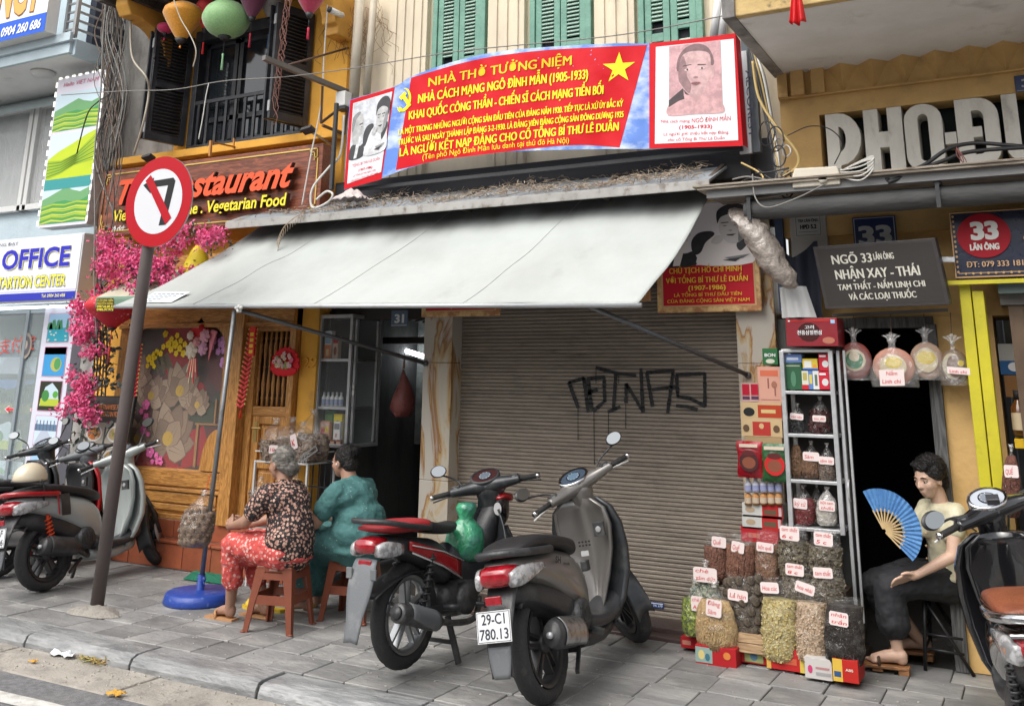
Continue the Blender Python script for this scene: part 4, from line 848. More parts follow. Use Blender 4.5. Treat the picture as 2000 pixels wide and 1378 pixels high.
for s, (px, py) in ((-1, (20, 799)), (1, (69, 800))):
    c = P(px, py, 6.868); a = MB(C(.78, .8, .8)); 
    def ar(k, y): return [c + V((s * u * k, y, v * k)) for u, v in ((-.07, -.012), (.02, -.012), (.02, -.035), (.085, 0), (.02, .035), (.02, .012), (-.07, .012))]
    a.poly(ar(1.15, 0) if s > 0 else ar(1.15, 0)[::-1]); a.m = C(.75, .03, .05); a.poly(ar(.95, -.001) if s > 0 else ar(.95, -.001)[::-1]); a.build('arrow_sticker', gf)
a = MB(C(.35, .3, .25)); q = P(50, 675, 6.868); a.disc(q, (.10, 0, 0), (0, 0, .14)); a.m = C(.12, .11, .12); a.disc(q + V((0, -.001, 0)), (.075, 0, 0), (0, 0, .105)); a.m = C(.45, .38, .32); a.disc(q + V((0, -.002, .01)), (.035, 0, 0), (0, 0, .05)); a.build('round_sticker', gf)
# white column with six small pictures
a = MB(C(.62, .63, .72)); a.box(-9.36, -8.86, 6.78, 6.9, 0, 2.32); pc = tag(a.build('picture_column', None, bevel=.004), 'white pillar with six small landscape pictures one above the other beside the pink flowers', 'pillar')
for i, k in enumerate(('lake', 'island', 'cave', 'bridge', 'lake', 'island')):
    z = 1.95 - i * .345; q = Print(*rectP(-9.27, -8.93, z, z + .29, 6.777)); q.rect(-.02, -.02, 1.02, 1.02, C(.6, .25, .4)); scene_print(q, 0, 0, 1, 1, k, i + 12); q.done('picture', pc)
# ================================================================ banner
def bY(x, y): return 6.42 - .05 * sin(max(0, min(1, (x - 790) / 470)) * pi) + max(0, min(1, (x - 780) / 40, (1262 - x) / 30)) * (.008 * sin(x * .045 + y * .02) + .003 * sin(x * .11 - y * .09) + .005 * mnoise.noise(V((x * .02, y * .03, 0))))
def BP(x, y, l=0): return P(x, y, bY(x, y) - .003 - l * .002)
bn = thing('red_banner', 'long red memorial banner with yellow lettering, a star and a portrait at each end', 'banner', (-3.5, 6.5, 3.2))
bred = M('banner red', (.56, .004, .012), .5, bump=.15, bscale=9, spec=.2); bwh = M('banner white', (.72, .75, .78), .35, bump=.12, bscale=9)
bsky = M('banner sky print', (.10, .22, .62), .35, col2=(.62, .7, .8), scale=3.5, mix=(.45, .68), bump=.1, bscale=9, stretch=(1, 1, 1.6))
tops = [(683, 195), (771, 169), (803, 150), (881, 122), (967, 102), (1070, 92), (1199, 85), (1266, 85), (1350, 76), (1436, 65)]
bots = [(672, 371), (747, 347), (790, 331), (855, 313), (941, 300), (1045, 294), (1190, 291), (1262, 291), (1355, 288), (1451, 285)]
tc_ = curve([V((*p, 0)) for p in tops], 5); bc_ = curve([V((*p, 0)) for p in bots], 5)
def tb(u, v):
    f = u * (len(tc_) - 1); i = min(int(f), len(tc_) - 2); t = f - i; a_ = bc_[i].lerp(bc_[i + 1], t); b_ = tc_[i].lerp(tc_[i + 1], t); return a_.lerp(b_, v)
a = MB(bsky); a.smooth = True; a.grid(150, 30, lambda u, v: BP(*tb(u, v)[:2])); a.build('cloth', bn)
def patch(name, tp, bt, m, l=1, nu=60, nv=20, u0=0, u1=1):
    T_, Bt = curve([V((*p, 0)) for p in tp], 8), curve([V((*p, 0)) for p in bt], 8)
    def at(C_, u): f = u * (len(C_) - 1); i = min(int(f), len(C_) - 2); return C_[i].lerp(C_[i + 1], f - i)
    a = MB(m); a.smooth = True; a.grid(nu, nv, lambda u, v: BP(*at(Bt, u).lerp(at(T_, u), v)[:2], l)); return a.build(name, bn)
patch('red_field', [(803, 152), (840, 141), (900, 124), (967, 110), (1070, 98), (1199, 91), (1264, 88)], [(773, 332), (800, 326), (860, 312), (941, 302), (1040, 290), (1130, 283), (1210, 288)], bred, 1)
patch('red_border', [(684, 196), (771, 170)], [(672, 370), (745, 350)], bred, 1, 20, 20); patch('portrait_ground', [(690, 202), (766, 179)], [(678, 359), (744, 336)], bwh, 2, 20, 20)
patch('red_border', [(1268, 85), (1350, 76), (1436, 65)], [(1268, 290), (1355, 288), (1451, 285)], bred, 1, 30, 20); patch('portrait_ground', [(1281, 92), (1433, 76)], [(1279, 281), (1442, 274)], bwh, 2, 30, 20)
a = MB(bred); a.grid(4, 12, lambda u, v: P(1436 + u * 10 + (1 - v) * 15, 65 + u * 16 + (1 - v) * 218 - u * 10 * (1 - v), 6.42 + .12 * u)); a.build('red_side', bn)
a = MB(blackpl); a.box(-5.30, -5.27, 6.42, 6.45, 3.2, 3.98); a.build('black_frame', bn); a = MB(blackpl)
a.bar(P(676, 372, 6.5), P(1451, 290, 6.5), .03); a.build('frame_bar', bn)
def btext(t, A, B_, hA, hB, m, l=3, mid=0, off=.014, shear=.0):
    vs, fs, _ = glyphs(t, off, shear); a = MB(m)
    for x, y, z in vs:
        px = A[0] + (B_[0] - A[0]) * x; py = A[1] + (B_[1] - A[1]) * x - mid * 4 * x * (1 - x); h = hA + (hB - hA) * x; a.v.append(BP(px + y * h * .04, py - y * h, l))
    for f in fs: a.face(tuple(f))
    if hA > 9 and off > .01:
        n = len(vs); b0 = a.v[:]
        for q in (1, 2): a.v += [v + V((.0022 * q * hA / 12, -.0005 * q, .0012 * q - .001)) for v in b0]; [a.face(tuple(n * q + i for i in f)) for f in fs]
    a.build('lettering', bn)
by1, by2 = C(.85, .55, .02), C(.88, .78, .03)
btext('NHÀ THỜ TƯỞNG NIỆM', (836, 170), (1115, 127), 18, 19, by1, mid=4, off=.018)
btext('NHÀ CÁCH MẠNG NGÔ ĐÌNH MẪN (1905-1933)', (816, 202), (1147, 154), 18, 19, by2, mid=4, off=.02)
btext('KHAI QUỐC CÔNG THẦN - CHIẾN SĨ CÁCH MẠNG TIỀN BỐI', (798, 234), (1177, 184), 17, 18, by2, mid=4, off=.022)
btext('LÀ MỘT TRONG NHỮNG NGƯỜI CỘNG SẢN ĐẦU TIÊN CỦA ĐẢNG NĂM 1920. TIẾP TỤC LÀ XỨ ỦY BẮC KỲ', (778, 264), (1216, 208), 12, 12, by2, mid=4, off=.02)
btext('TRƯỚC VÀ SAU NGÀY THÀNH LẬP ĐẢNG 3-2-1930. LÀ ĐẢNG VIÊN ĐẢNG CỘNG SẢN ĐÔNG DƯƠNG 1925', (777, 284), (1217, 229), 12, 12, by2, mid=5, off=.02)
btext('LÀ NGƯỜI KẾT NẠP ĐẢNG CHO CỐ TỔNG BÍ THƯ LÊ DUẨN', (780, 306), (1207, 255), 17, 17, by2, mid=5, off=.024)
btext('(Tên phố Ngô Đình Mẫn lưu danh tại thủ đô Hà Nội)', (825, 312), (1111, 279), 11, 11, by2, mid=4, off=.008)
bt3 = C(.62, .02, .05)
for t, A_, B_, h, o_ in (('Nhà cách mạng', (1291, 240), (1347, 239), 6, .012), ('NGÔ ĐÌNH MẪN', (1351, 240), (1427, 235), 9, .024), ('(1905-1933)', (1326, 252), (1391, 250), 7, .024), ('Là người giới thiệu kết nạp Đảng.', (1296, 265), (1424, 261), 6, 0), ('cho cố Tổng Bí Thư Lê Duẩn', (1304, 276), (1415, 272), 6, 0), ('TỔNG BÍ THƯ LÊ DUẨN', (688, 327), (742, 312), 6, .02), ('(1907-1986)', (700, 335), (727, 328), 5, .02), ('LÀ TỔNG BÍ THƯ ĐẦU TIÊN', (689, 346), (734, 334), 4, .01), ('CỦA ĐẢNG CỘNG SẢN VIỆT NAM', (684, 356), (738, 339), 4, .01)): btext(t, A_, B_, h, h, bt3, off=o_)
def bpoly(pts, m, l=3, name=None, mbx=None):
    mbx.m = m; mbx.poly([BP(x, y, l) for x, y in pts])
a = MB(); pts = []
for k in range(10): r = 1 if k % 2 == 0 else .38; t = pi / 2 + k * pi / 5 - .03; pts.append((1208.5 + 33 * r * cos(t), 133 - 31 * r * sin(t) - 3 * r * cos(t)))
cen = (1208.5, 133)
for k in range(10): bpoly([cen, pts[k], pts[(k + 1) % 10]][::-1] if 0 else [cen, pts[(k + 1) % 10], pts[k]], by2, mbx=a)
a.build('star', bn)
a = MB(); n = 14     # hammer and sickle
def sk(t): 
    ang = radians(-150 + 235 * t); wdt = 1.2 + 5.5 * sin(pi * min(1, t * 1.0)) ; return ang, wdt
for k in range(n):
    (a0_, w0_), (a1_, w1_) = sk(k / n), sk((k + 1) / n); f = lambda an, r: (788 + r * .75 * cos(an), 195 - r * 1.15 * sin(an) - r * .2 * cos(an))
    bpoly([f(a0_, 20 - w0_), f(a0_, 20), f(a1_, 20), f(a1_, 20 - w1_)], by2, mbx=a)
bpoly([(776, 214), (781, 220), (786, 212), (781, 208)], by2, l=4, mbx=a); bpoly([(784, 189), (790, 184), (803, 205), (798, 210)], by2, l=4, mbx=a); bpoly([(779, 190), (790, 179), (795, 183), (784, 196)], by2, l=4, mbx=a); a.build('hammer_and_sickle', bn)
# printed portraits (flat print)
def fit(q): (x0, y0), (x1, y1), (x2, y2), (x3, y3) = q; return lambda u, v: ((x0 * (1 - u) + x1 * u) * (1 - v) + (x3 * (1 - u) + x2 * u) * v, (y0 * (1 - u) + y1 * u) * (1 - v) + (y3 * (1 - u) + y2 * u) * v)
def smoothpoly(pts, n=4):
    p = [V((*q, 0)) for q in pts]; p = [p[-1]] + p + p[:2]; c = curve(p, n); return [(q.x, q.y) for q in c[n:-n - 0][:len(pts) * n]]
def portrait(put, K, kind):
    """K(name) -> colour; put(points, colour) in unit coordinates"""
    sp_ = lambda pts, c: put(smoothpoly(pts), K(c))
    if kind == 'front':
        put([(0, 0), (1, 0), (1, 1), (0, 1)], K('bg')); sp_([(0, 0), (.0, .16), (.2, .26), (.38, .30), (.62, .26), (.85, .22), (1, .12), (1, 0), (.5, 0)], 'skin'); put([(.0, .12), (.0, .22), (.30, .40), (.46, .34), (.36, .24), (.18, .2)], K('dark'))
        sp_([(.30, .3), (.28, .5), (.30, .2), (.5, .18), (.72, .24), (.76, .45), (.7, .5), (.5, .3)], 'skin'); sp_([(.18, .62), (.16, .78), (.28, .93), (.5, .99), (.72, .94), (.84, .80), (.83, .66), (.5, .8)], 'hair')
        sp_([(.20, .72), (.18, .52), (.26, .38), (.40, .27), (.52, .25), (.66, .32), (.76, .48), (.80, .68), (.76, .84), (.5, .89), (.28, .86)], 'skin2'); sp_([(.20, .72), (.18, .52), (.26, .40), (.38, .3), (.42, .42), (.34, .55), (.34, .68), (.27, .84)], 'shade'); sp_([(.78, .62), (.85, .62), (.86, .52), (.80, .48)], 'skin2')
        for x, s in ((.35, 1), (.63, -1)):
            put([(x - .09, .685), (x + .08, .69 + .01 * s), (x + .08, .70 + .01 * s), (x - .08, .70)], K('dark')); sp_([(x - .06, .635), (x, .655), (x + .06, .635), (x, .62)], 'lite'); sp_([(x - .02, .64), (x, .655), (x + .02, .64), (x, .62)], 'dark')
        put([(.45, .52), (.50, .54), (.56, .52), (.5, .505)], K('shade')); sp_([(.41, .44), (.5, .455), (.6, .44), (.5, .41)], 'lip'); put([(.42, .436), (.5, .441), (.59, .437), (.5, .43)], K('dark'))
    else:
        put([(0, 0), (1, 0), (1, 1), (0, 1)], K('bg'))
        sp_([(0, 0), (.0, .2), (.10, .26), (.26, .2), (.36, .22), (.38, 0)], 'dark'); put([(.12, 0), (.16, .25), (.25, .24), (.2, 0)], K('lite'))
        sp_([(.0, .55), (.02, .75), (.14, .80), (.26, .76), (.32, .64), (.31, .55), (.34, .50), (.30, .44), (.30, .36), (.22, .28), (.10, .25), (.02, .4)], 'skin'); sp_([(.0, .55), (.02, .75), (.14, .82), (.22, .80), (.10, .68), (.05, .5)], 'shade'); put([(.20, .60), (.30, .61), (.30, .59), (.21, .575)], K('dark')); put([(.24, .545), (.29, .545), (.28, .53)], K('dark')); sp_([(.22, .36), (.31, .40), (.30, .32), (.24, .25)], 'lite')
        sp_([(.36, .18), (.34, .38), (.42, .52), (.56, .54), (.60, .48), (.5, .36), (.44, .2)], 'dark')
        sp_([(.42, .0), (.46, .24), (.55, .42), (.64, .46), (.7, .36), (.85, .3), (.97, .38), (1, .3), (1, 0)], 'lite'); sp_([(.84, .32), (.97, .5), (.98, .36), (.88, .2)], 'dark')
        sp_([(.66, .70), (.66, .52), (.72, .38), (.82, .32), (.92, .40), (.96, .56), (.96, .76), (.8, .84), (.7, .8)], 'skin'); sp_([(.64, .66), (.64, .86), (.76, .96), (.9, .95), (1, .82), (.97, .62), (.94, .74), (.8, .80), (.68, .76)], 'dark'); sp_([(.86, .34), (.92, .42), (.96, .56), (.95, .72), (.88, .6)], 'shade')
        for x in (.72, .84): put([(x - .045, .655), (x + .045, .66), (x + .04, .675), (x - .04, .67)], K('dark')); put([(x - .03, .62), (x + .03, .62), (x, .605)], K('dark'))
        put([(.75, .54), (.80, .54), (.785, .52)], K('shade')); put([(.73, .47), (.84, .475), (.80, .445), (.75, .45)], K('dark')); sp_([(.56, .36), (.62, .46), (.7, .44), (.68, .36), (.62, .32)], 'skin'); put([(.70, .1), (.98, .14), (.9, .08), (.78, .06)], K('shade')); put([(.68, .06), (.9, .1), (.82, .03)], K('dark'))
pinks = dict(bg=C(.60, .34, .36), skin=C(.62, .36, .37), skin2=C(.60, .38, .38), shade=C(.30, .17, .18), hair=C(.20, .11, .12), dark=C(.05, .03, .035), lite=C(.66, .5, .5), lip=C(.36, .12, .14))
def halftone(d): return {k: M('portrait print %s %s' % (k, str(c_.name)[6:20]), tuple(c_.node_tree.nodes['Principled BSDF'].inputs['Base Color'].default_value)[:3], .5, col2=tuple(v * .72 for v in tuple(c_.node_tree.nodes['Principled BSDF'].inputs['Base Color'].default_value)[:3]), scale=16, mix=(.4, .62), dirt=tuple(min(1, v * 1.15) for v in tuple(c_.node_tree.nodes['Principled BSDF'].inputs['Base Color'].default_value)[:3]), dscale=30) for k, c_ in d.items()}
pinks = halftone(pinks)
greys = dict(bg=C(.62, .64, .68), skin=C(.5, .5, .5), shade=C(.26, .26, .27), dark=C(.04, .04, .045), lite=C(.70, .71, .73), skin2=C(.5, .5, .5), hair=C(.05, .05, .05), lip=C(.1, .1, .1)); greys = halftone(greys)
def bport(q, K, kind):
    f = fit(q); a = MB(); k = [3]
    def put(pts, c): k[0] += .15; bpoly([f(u, v) for u, v in pts], c, k[0], mbx=a)
    portrait(put, lambda n_: K[n_], kind); a.build('portrait', bn)
bport([(1306, 226), (1412, 220), (1407, 78), (1307, 91)], pinks, 'front'); bport([(682, 313), (751, 292), (766, 180), (691, 203)], greys, 'pair')
# ================================================================ framed posters
frm = M('ornate frame print', (.45, .20, .08), .5, col2=(.75, .50, .22), scale=16, mix=(.42, .6))
def poster(x0, x1, z0, z1, lab, body):
    t = thing('framed_poster', lab, 'poster', ((x0 + x1) / 2, 6.7, z0)); a = MB(frm); a.box(x0, x1, 6.665, 6.69, z0, z1); a.build('frame', t, bevel=.01)
    a = MB(C(.75, .5, .22)); 
    q = Print(*rectP(x0 + .05, x1 - .045, z0 + .05, z1 - .04, 6.663)); q.rect(-.02, -.014, 1.02, 1.014, C(.6, .4, .2)); q.rect(0, 0, 1, .385, C(.55, .015, .03)); q.rect(0, .385, 1, 1, greys['bg']); body(q); q.done('print', t); return t
def body1(q):
    def put(pts, c): q.poly([(u, .385 + v * .6) for u, v in pts], c)
    greyk = dict(greys, lite=C(.9, .84, .82), bg=C(.88, .84, .88), skin=C(.7, .67, .66)); portrait(put, lambda n_: greyk[n_], 'pair')
    yc = C(.85, .5, .05)
    for t_, u0, u1, v, h, o_ in (('CHỦ TỊCH HỒ CHÍ MINH', .08, .88, .31, .055, .02), ('VỚI TỔNG BÍ THƯ LÊ DUẨN', .04, .94, .215, .055, .02), ('(1907-1986)', .29, .7, .143, .045, .02), ('LÀ TỔNG BÍ THƯ ĐẦU TIÊN', .13, .87, .083, .033, .025), ('CỦA ĐẢNG CỘNG SẢN VIỆT NAM', .05, .95, .025, .033, .025)): q.text(t_, u0, v, u1 - u0, h, yc, o_)
poster(-2.42, -1.665, 2.10, 2.92, 'framed poster of two men above a red caption, right of the awning', body1)
def body2(q): q.text('Cố Tổng Bí Thư Lê Duẩn', .2, .03, .55, .045, C(.8, .6, .3), .01); q.rect(.1, .5, .9, .95, C(.3, .3, .3))
poster(-4.46, -3.72, 2.11, 2.9, 'framed red poster mostly hidden by the awning above the left marble pillar', body2)
def body3(q): q.rect(.05, .05, .95, .9, C(.1, .3, .5))
poster(-3.15, -2.47, 2.19, 2.95, 'framed poster hidden behind the awning with only its lower right corner showing', body3)
# grey vertical sign behind the banner end
a = MB(C(.10, .115, .13)); a.box(-1.70, -1.60, 6.60, 6.66, 3.2, 4.25); vs_ = tag(a.build('vertical_sign'), 'narrow grey vertical sign reading ALCOREST behind the right end of the banner', 'sign')
a = MB(C(.68, .7, .72)); a.box(-1.74, -1.655, 6.57, 6.595, 3.19, 3.95); a.m = C(.08, .09, .14)
a.text('ALCOREST', (-1.668, 6.568, 3.80), (-1.668, 6.568, 3.30), (.045, 0, 0), .005, N=(0, -1, 0)); a.build('white_strip', vs_)
# ================================================================ awnings
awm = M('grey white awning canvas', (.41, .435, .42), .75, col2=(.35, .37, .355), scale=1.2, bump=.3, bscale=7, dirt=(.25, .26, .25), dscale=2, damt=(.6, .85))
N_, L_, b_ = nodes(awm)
# shade of the ledge painted into the cloth: dark streaky strip along the top
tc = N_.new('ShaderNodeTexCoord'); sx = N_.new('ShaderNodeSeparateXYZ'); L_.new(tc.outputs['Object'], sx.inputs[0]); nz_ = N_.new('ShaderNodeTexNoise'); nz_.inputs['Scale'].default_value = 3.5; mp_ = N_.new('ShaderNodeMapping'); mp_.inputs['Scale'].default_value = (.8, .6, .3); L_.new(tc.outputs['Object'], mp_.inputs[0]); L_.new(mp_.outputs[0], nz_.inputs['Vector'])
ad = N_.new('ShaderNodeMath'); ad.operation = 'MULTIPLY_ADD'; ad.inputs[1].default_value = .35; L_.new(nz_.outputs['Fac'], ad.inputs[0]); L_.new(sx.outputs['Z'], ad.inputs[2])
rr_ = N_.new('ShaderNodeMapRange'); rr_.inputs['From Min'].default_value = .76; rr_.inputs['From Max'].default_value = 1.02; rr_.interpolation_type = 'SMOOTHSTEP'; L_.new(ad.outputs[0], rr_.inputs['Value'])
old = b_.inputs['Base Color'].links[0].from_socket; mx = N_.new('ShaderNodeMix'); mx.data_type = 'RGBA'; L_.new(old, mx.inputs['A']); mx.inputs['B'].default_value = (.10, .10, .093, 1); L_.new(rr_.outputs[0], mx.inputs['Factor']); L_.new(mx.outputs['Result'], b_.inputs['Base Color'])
aw = thing('white_awning', 'large grey white canvas awning on poles stretched out over the pavement', 'awning', (-4.4, 5.6, 2.08))
FL, FR, BR_, BL_ = P(228, 595, 5.6), P(1247, 591, 5.6), P(1396, 364, 6.52), P(512, 446, 6.52)
BR_.z = 2.955; BL_.z = 2.955
def awf(u, v):
    p = FL.lerp(FR, u).lerp(BL_.lerp(BR_, u), v); s_ = sin(pi * v)
    p.z -= s_ * (.045 + .014 * sin(u * 20 + v * 3)); p.z += .006 * mnoise.noise(V((u * 14, v * 3, 0))) * (1 - v) - .008 * sin(v * 9 + u * 3) * s_; 
    wr = .0075 * sin(u * 62 + v * 17) * s_ * max(0, sin(u * 9)); p.z += wr; return p
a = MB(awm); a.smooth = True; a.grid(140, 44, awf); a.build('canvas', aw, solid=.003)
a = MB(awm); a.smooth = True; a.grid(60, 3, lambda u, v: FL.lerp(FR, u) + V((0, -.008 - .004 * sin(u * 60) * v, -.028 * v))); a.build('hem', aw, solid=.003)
for u_ in (.19, .455, .73):      # stitched seams
    a = MB(C(.25, .27, .27)); a.tube([awf(u_ + (.03 * v / 20), v / 20) + V((0, 0, .003)) for v in range(21)], .0022, 4); a.build('seam', aw)
a = MB(steel); a.tube([FL + V((-.02, .0, -.016)), FR + V((.02, 0, -.016))], .016, 10); a.build('front_bar', aw)
a = MB(C(.66, .7, .73)); k0 = [(265, 592), (336, 591), (372, 571), (305, 570)]
def onaw(px, py, lift=.004):
    # point of the canvas plane under this pixel
    n = (FR - FL).cross(BL_ - FL).normalized(); d = ray(px, py); t = (FL - O0).dot(n) / d.dot(n); p = O0 + d * t; return p
ql = [onaw(*p) for p in k0]; nn = (FR - FL).cross(BL_ - FL).normalized(); nn = nn if nn.z > 0 else -nn
a.poly([p + nn * .006 for p in ql]); a.m = C(.06, .07, .1)
for i in range(5):
    s0, s1 = ql[3].lerp(ql[0], .18 + i * .17), ql[2].lerp(ql[1], .18 + i * .17); d0 = (ql[0] - ql[3]) * .05
    for k in range(7 - i): u0 = .05 + k * .13 + .01 * (i % 2); a.poly([s0.lerp(s1, u0) + nn * .008, s0.lerp(s1, u0 + .1) + nn * .008, s0.lerp(s1, u0 + .1) + d0 + nn * .008, s0.lerp(s1, u0) + d0 + nn * .008])
a.build('label', aw)
barm = M('dark grey steel pole', (.12, .125, .13), .45, .5, bump=.05)
for (p_, q_) in ((P(468, 606, 5.6), V((-4.44, 6.73, 1.745))), (P(1150, 597, 5.6), V((-1.80, 6.73, 1.675)))):
    a = MB(barm); a.tube([p_, q_], .016, 10); a.build('arm', aw); a = MB(barm); a.cyl(q_ + V((0, .01, 0)), q_ + V((0, -.02, 0)), .022); a.build('wall_fixing', aw)
a = MB(C(.6, .6, .58)); c = P(468, 603, 5.585); a.smooth = True
for k in range(9): a.ell(c + V((random.uniform(-.03, .03), random.uniform(-.02, .01), random.uniform(-.02, .02))), (.016, .012, .014), 7, 5)
a.build('cloth_tie', aw)
# pole on blue base
a = MB(M('blue plastic paint', (.02, .06, .33), .4, col2=(.015, .05, .27), scale=12, bump=.15, dirt=(.25, .35, .55), dscale=16, damt=(.6, .8)))
bx_, by_ = -5.725, 5.745
a.lathe([(.255, 0), (.262, .015), (.248, .068), (.232, .078), (.03, .085), (.028, .085), (.028, .19), (.0, .19)], (bx_, by_, 0), n=40); bs_ = tag(a.build('pole_base'), 'round blue weight holding up the grey awning pole', 'base')
a = MB(M('blue clamp', (.02, .05, .25), .4)); a.ell((bx_ + .045, by_ - .02, .16), (.02, .012, .02), 10, 6); a.tube([(bx_ + .04, by_ - .02, .16), (bx_ + .07, by_ - .03, .12)], .006, 6); a.build('clamp_screw', bs_)
a = MB(M('grey steel pole', (.23, .24, .25), .4, .6, bump=.06, dirt=(.12, .11, .1), dscale=10)); a.tube([(bx_, by_, .1), P(458, 606, 5.63)], .018, 12); tag(a.build('awning_pole'), 'thin grey steel pole between the blue weight and the awning edge', 'pole')
# green and cream awning behind
ga = thing('green_awning', 'smaller cream awning with green valance partly under the white one', 'awning', (-6.7, 6.05, 2.2))
gc = M('cream canvas', (.50, .47, .36), .8, col2=(.42, .4, .3), scale=4, bump=.1); gg = M('green canvas', (.13, .22, .16), .8, bump=.1)
A0_, A1_ = P(190, 580, 6.0), V((-5.75, 6.0, P(190, 580, 6.0).z - .02)); B0_, B1_ = A0_ + V((.15, .62, .30)), A1_ + V((0, .62, .30))
a = MB(gc); a.grid(10, 8, lambda u, v: A0_.lerp(A1_, u).lerp(B0_.lerp(B1_, u), v) + V((0, 0, .03 * sin(pi * v)))); a.build('canvas', ga, solid=.003)
a = MB(gg); a.smooth = True; a.grid(60, 3, lambda u, v: A0_.lerp(A1_, u) + V((0, -.01 + .006 * sin(u * 40), -.10 * v))); a.build('valance', ga, solid=.003)
a = MB(C(.03, .03, .02)); c0, c1, c2, c3 = P(188, 608, 5.98), P(222, 608, 5.98), P(222, 582, 5.98), P(189, 582, 5.98); a.poly([c0, c1, c2, c3]); a.m = C(.75, .6, .05)
for i, t_ in enumerate(('Ô DÙ MÁI HIÊN', 'NGUYỄN HÙNG', '0987.66.88.31', '0986.97.973')): a.text(t_, c3.lerp(c0, .25 + i * .23) + V((.006, -.002, 0)), c2.lerp(c1, .25 + i * .23) + V((-.006, -.002, 0)), (0, 0, .022), .02, N=(0, -1, 0))
a.build('label', ga)
# red lantern under the green awning
c = P(222, 612, 6.25); t = thing('red_lantern', 'red patterned cloth lantern half hidden under the green awning', 'lantern', c); a = MB(M('red lantern cloth', (.55, .015, .03), .6, col2=(.7, .4, .4), scale=28, mix=(.62, .68))); a.lathe([(.04, -.13), (.10, -.08), (.24, .02), (.27, .07), (.22, .14), (.05, .2)], c, n=24); a.build('cloth_shade', t)
a = MB(blackpl); a.cyl(c + V((0, 0, -.15)), c + V((0, 0, -.13)), .03, .045); a.build('cap', t); a = MB(C(.5, .05, .04)); a.tube([c + V((0, 0, -.15)), c + V((0, 0, -.32))], .004, 5); a.lathe([(.004, 0), (.012, -.02), (.006, -.16)], c + V((0, 0, -.30)), n=7); a.build('tassel', t)
# rolled awning and board ledge on the right
ra = thing('rolled_awning', 'dark grey rolled up awning under the board ledge below the cement letters', 'awning', (-.5, 6.2, 2.7)); a = MB(M('rolled dark canvas', (.085, .085, .085), .8, col2=(.06, .06, .06), scale=8, bump=.4, bscale=30, stretch=(.3, 1, 1))); a.smooth = True
n = 40; rg = []
for k in range(n + 1):
    x = -1.62 + 3.4 * k / n; r = .062 + .006 * mnoise.noise(V((x * 5, 0, 0))); rg.append([V((x, 6.2 + cos(j * pi / 8) * r * 1.05, 2.72 + sin(j * pi / 8) * r - .01 * (j == 12))) for j in range(16)])
a.loft(rg); a.build('roll', ra)
for xk in (-1.58, -.45):
    a = MB(blackpl); a.box(xk - .02, xk + .02, 6.13, 6.27, 2.78, 2.88); a.box(xk - .012, xk + .012, 6.12, 6.14, 2.64, 2.8); a.build('bracket', ra)
lb = thing('board_ledge', 'weathered layered board ledge carrying the beige box and black cables', 'ledge', (0, 6.3, 2.85)); wb = wood('grey weathered board', (.36, .31, .25), (.16, .13, .10), .8, 'x')
a = MB(wb); a.box(-1.93, 2.0, 6.05, 6.78, 2.868, 2.882); a.build('board', lb, bevel=.003); a = MB(wb); a.box(-1.90, 2.0, 6.06, 6.78, 2.852, 2.866); a.build('board', lb); a = MB(M('ledge beam grey', (.2, .2, .2), .7, bump=.2)); a.box(-1.85, 2.0, 6.10, 6.16, 2.80, 2.85); a.build('beam', lb)
a = MB(ochre); a.box(-1.5, 2.5, 6.74, 6.82, 2.6, 2.87); a.build('wall_strip', lb)
# ================================================================ no left turn sign
ps = thing('road_sign', 'round no left turn sign with red ring on a chipped grey brown pole', 'road sign', (-6.13, 5.163, 0))
pm_ = M('chipped brown paint', (.105, .085, .08), .5, col2=(.09, .072, .068), scale=4, bump=.1, dirt=(.55, .53, .5), dscale=26, damt=(.72, .74))
tp = P(290, 478, 5.163); a = MB(pm_); b0 = V((-6.13, 5.163, 0)); a.tube([b0, b0.lerp(tp, .5), tp, b0.lerp(tp, 1.18)], .047, 20); a.build('pole', ps)
sc_ = P(309, 393, 5.10); rr = .352; sm = M('sign white', (.62, .63, .66), .35, bump=.03); sr = M('sign red', (.42, .004, .012), .4, spec=.2, bump=.03)
U_, W_ = V((1, .02, 0)).normalized(), V((0.0, 0, 1)); 
a = MB(steel); a.prism([sc_ + U_ * rr * cos(2 * pi * k / 48) + W_ * rr * sin(2 * pi * k / 48) for k in range(48)], (0, .012, 0)); a.build('backing_plate', ps)
a = MB(sr); a.disc(sc_ + V((0, -.002, 0)), U_ * rr, W_ * rr, 48); a.m = sm; a.disc(sc_ + V((0, -.0035, 0)), U_ * rr * .72, W_ * rr * .72, 48)
bk = BLK
def sp2(x, y, l): return sc_ + U_ * ((x - 885) / 192 * rr) + W_ * ((1130 - y) / 235 * rr + (x - 885) * .0003) + V((0, -.0035 - .0012 * l, 0))
a.m = bk; a.poly([sp2(x, y, 1) for x, y in ((905, 1262), (942, 1268), (976, 1050), (962, 1030), (848, 1012), (848, 995), (788, 1018), (838, 1078), (838, 1045), (935, 1062))]); a.m = sr
a.poly([sp2(x, y, 2) for x, y in ((800, 998), (828, 975), (974, 1240), (945, 1268))]); a.build('sign_face', ps)
for k in (-.1, .1): a = MB(steel); a.box(sc_.x - .07, sc_.x + .07, 5.11, 5.24, sc_.z + k - .015, sc_.z + k + .015); a.build('clamp', ps)
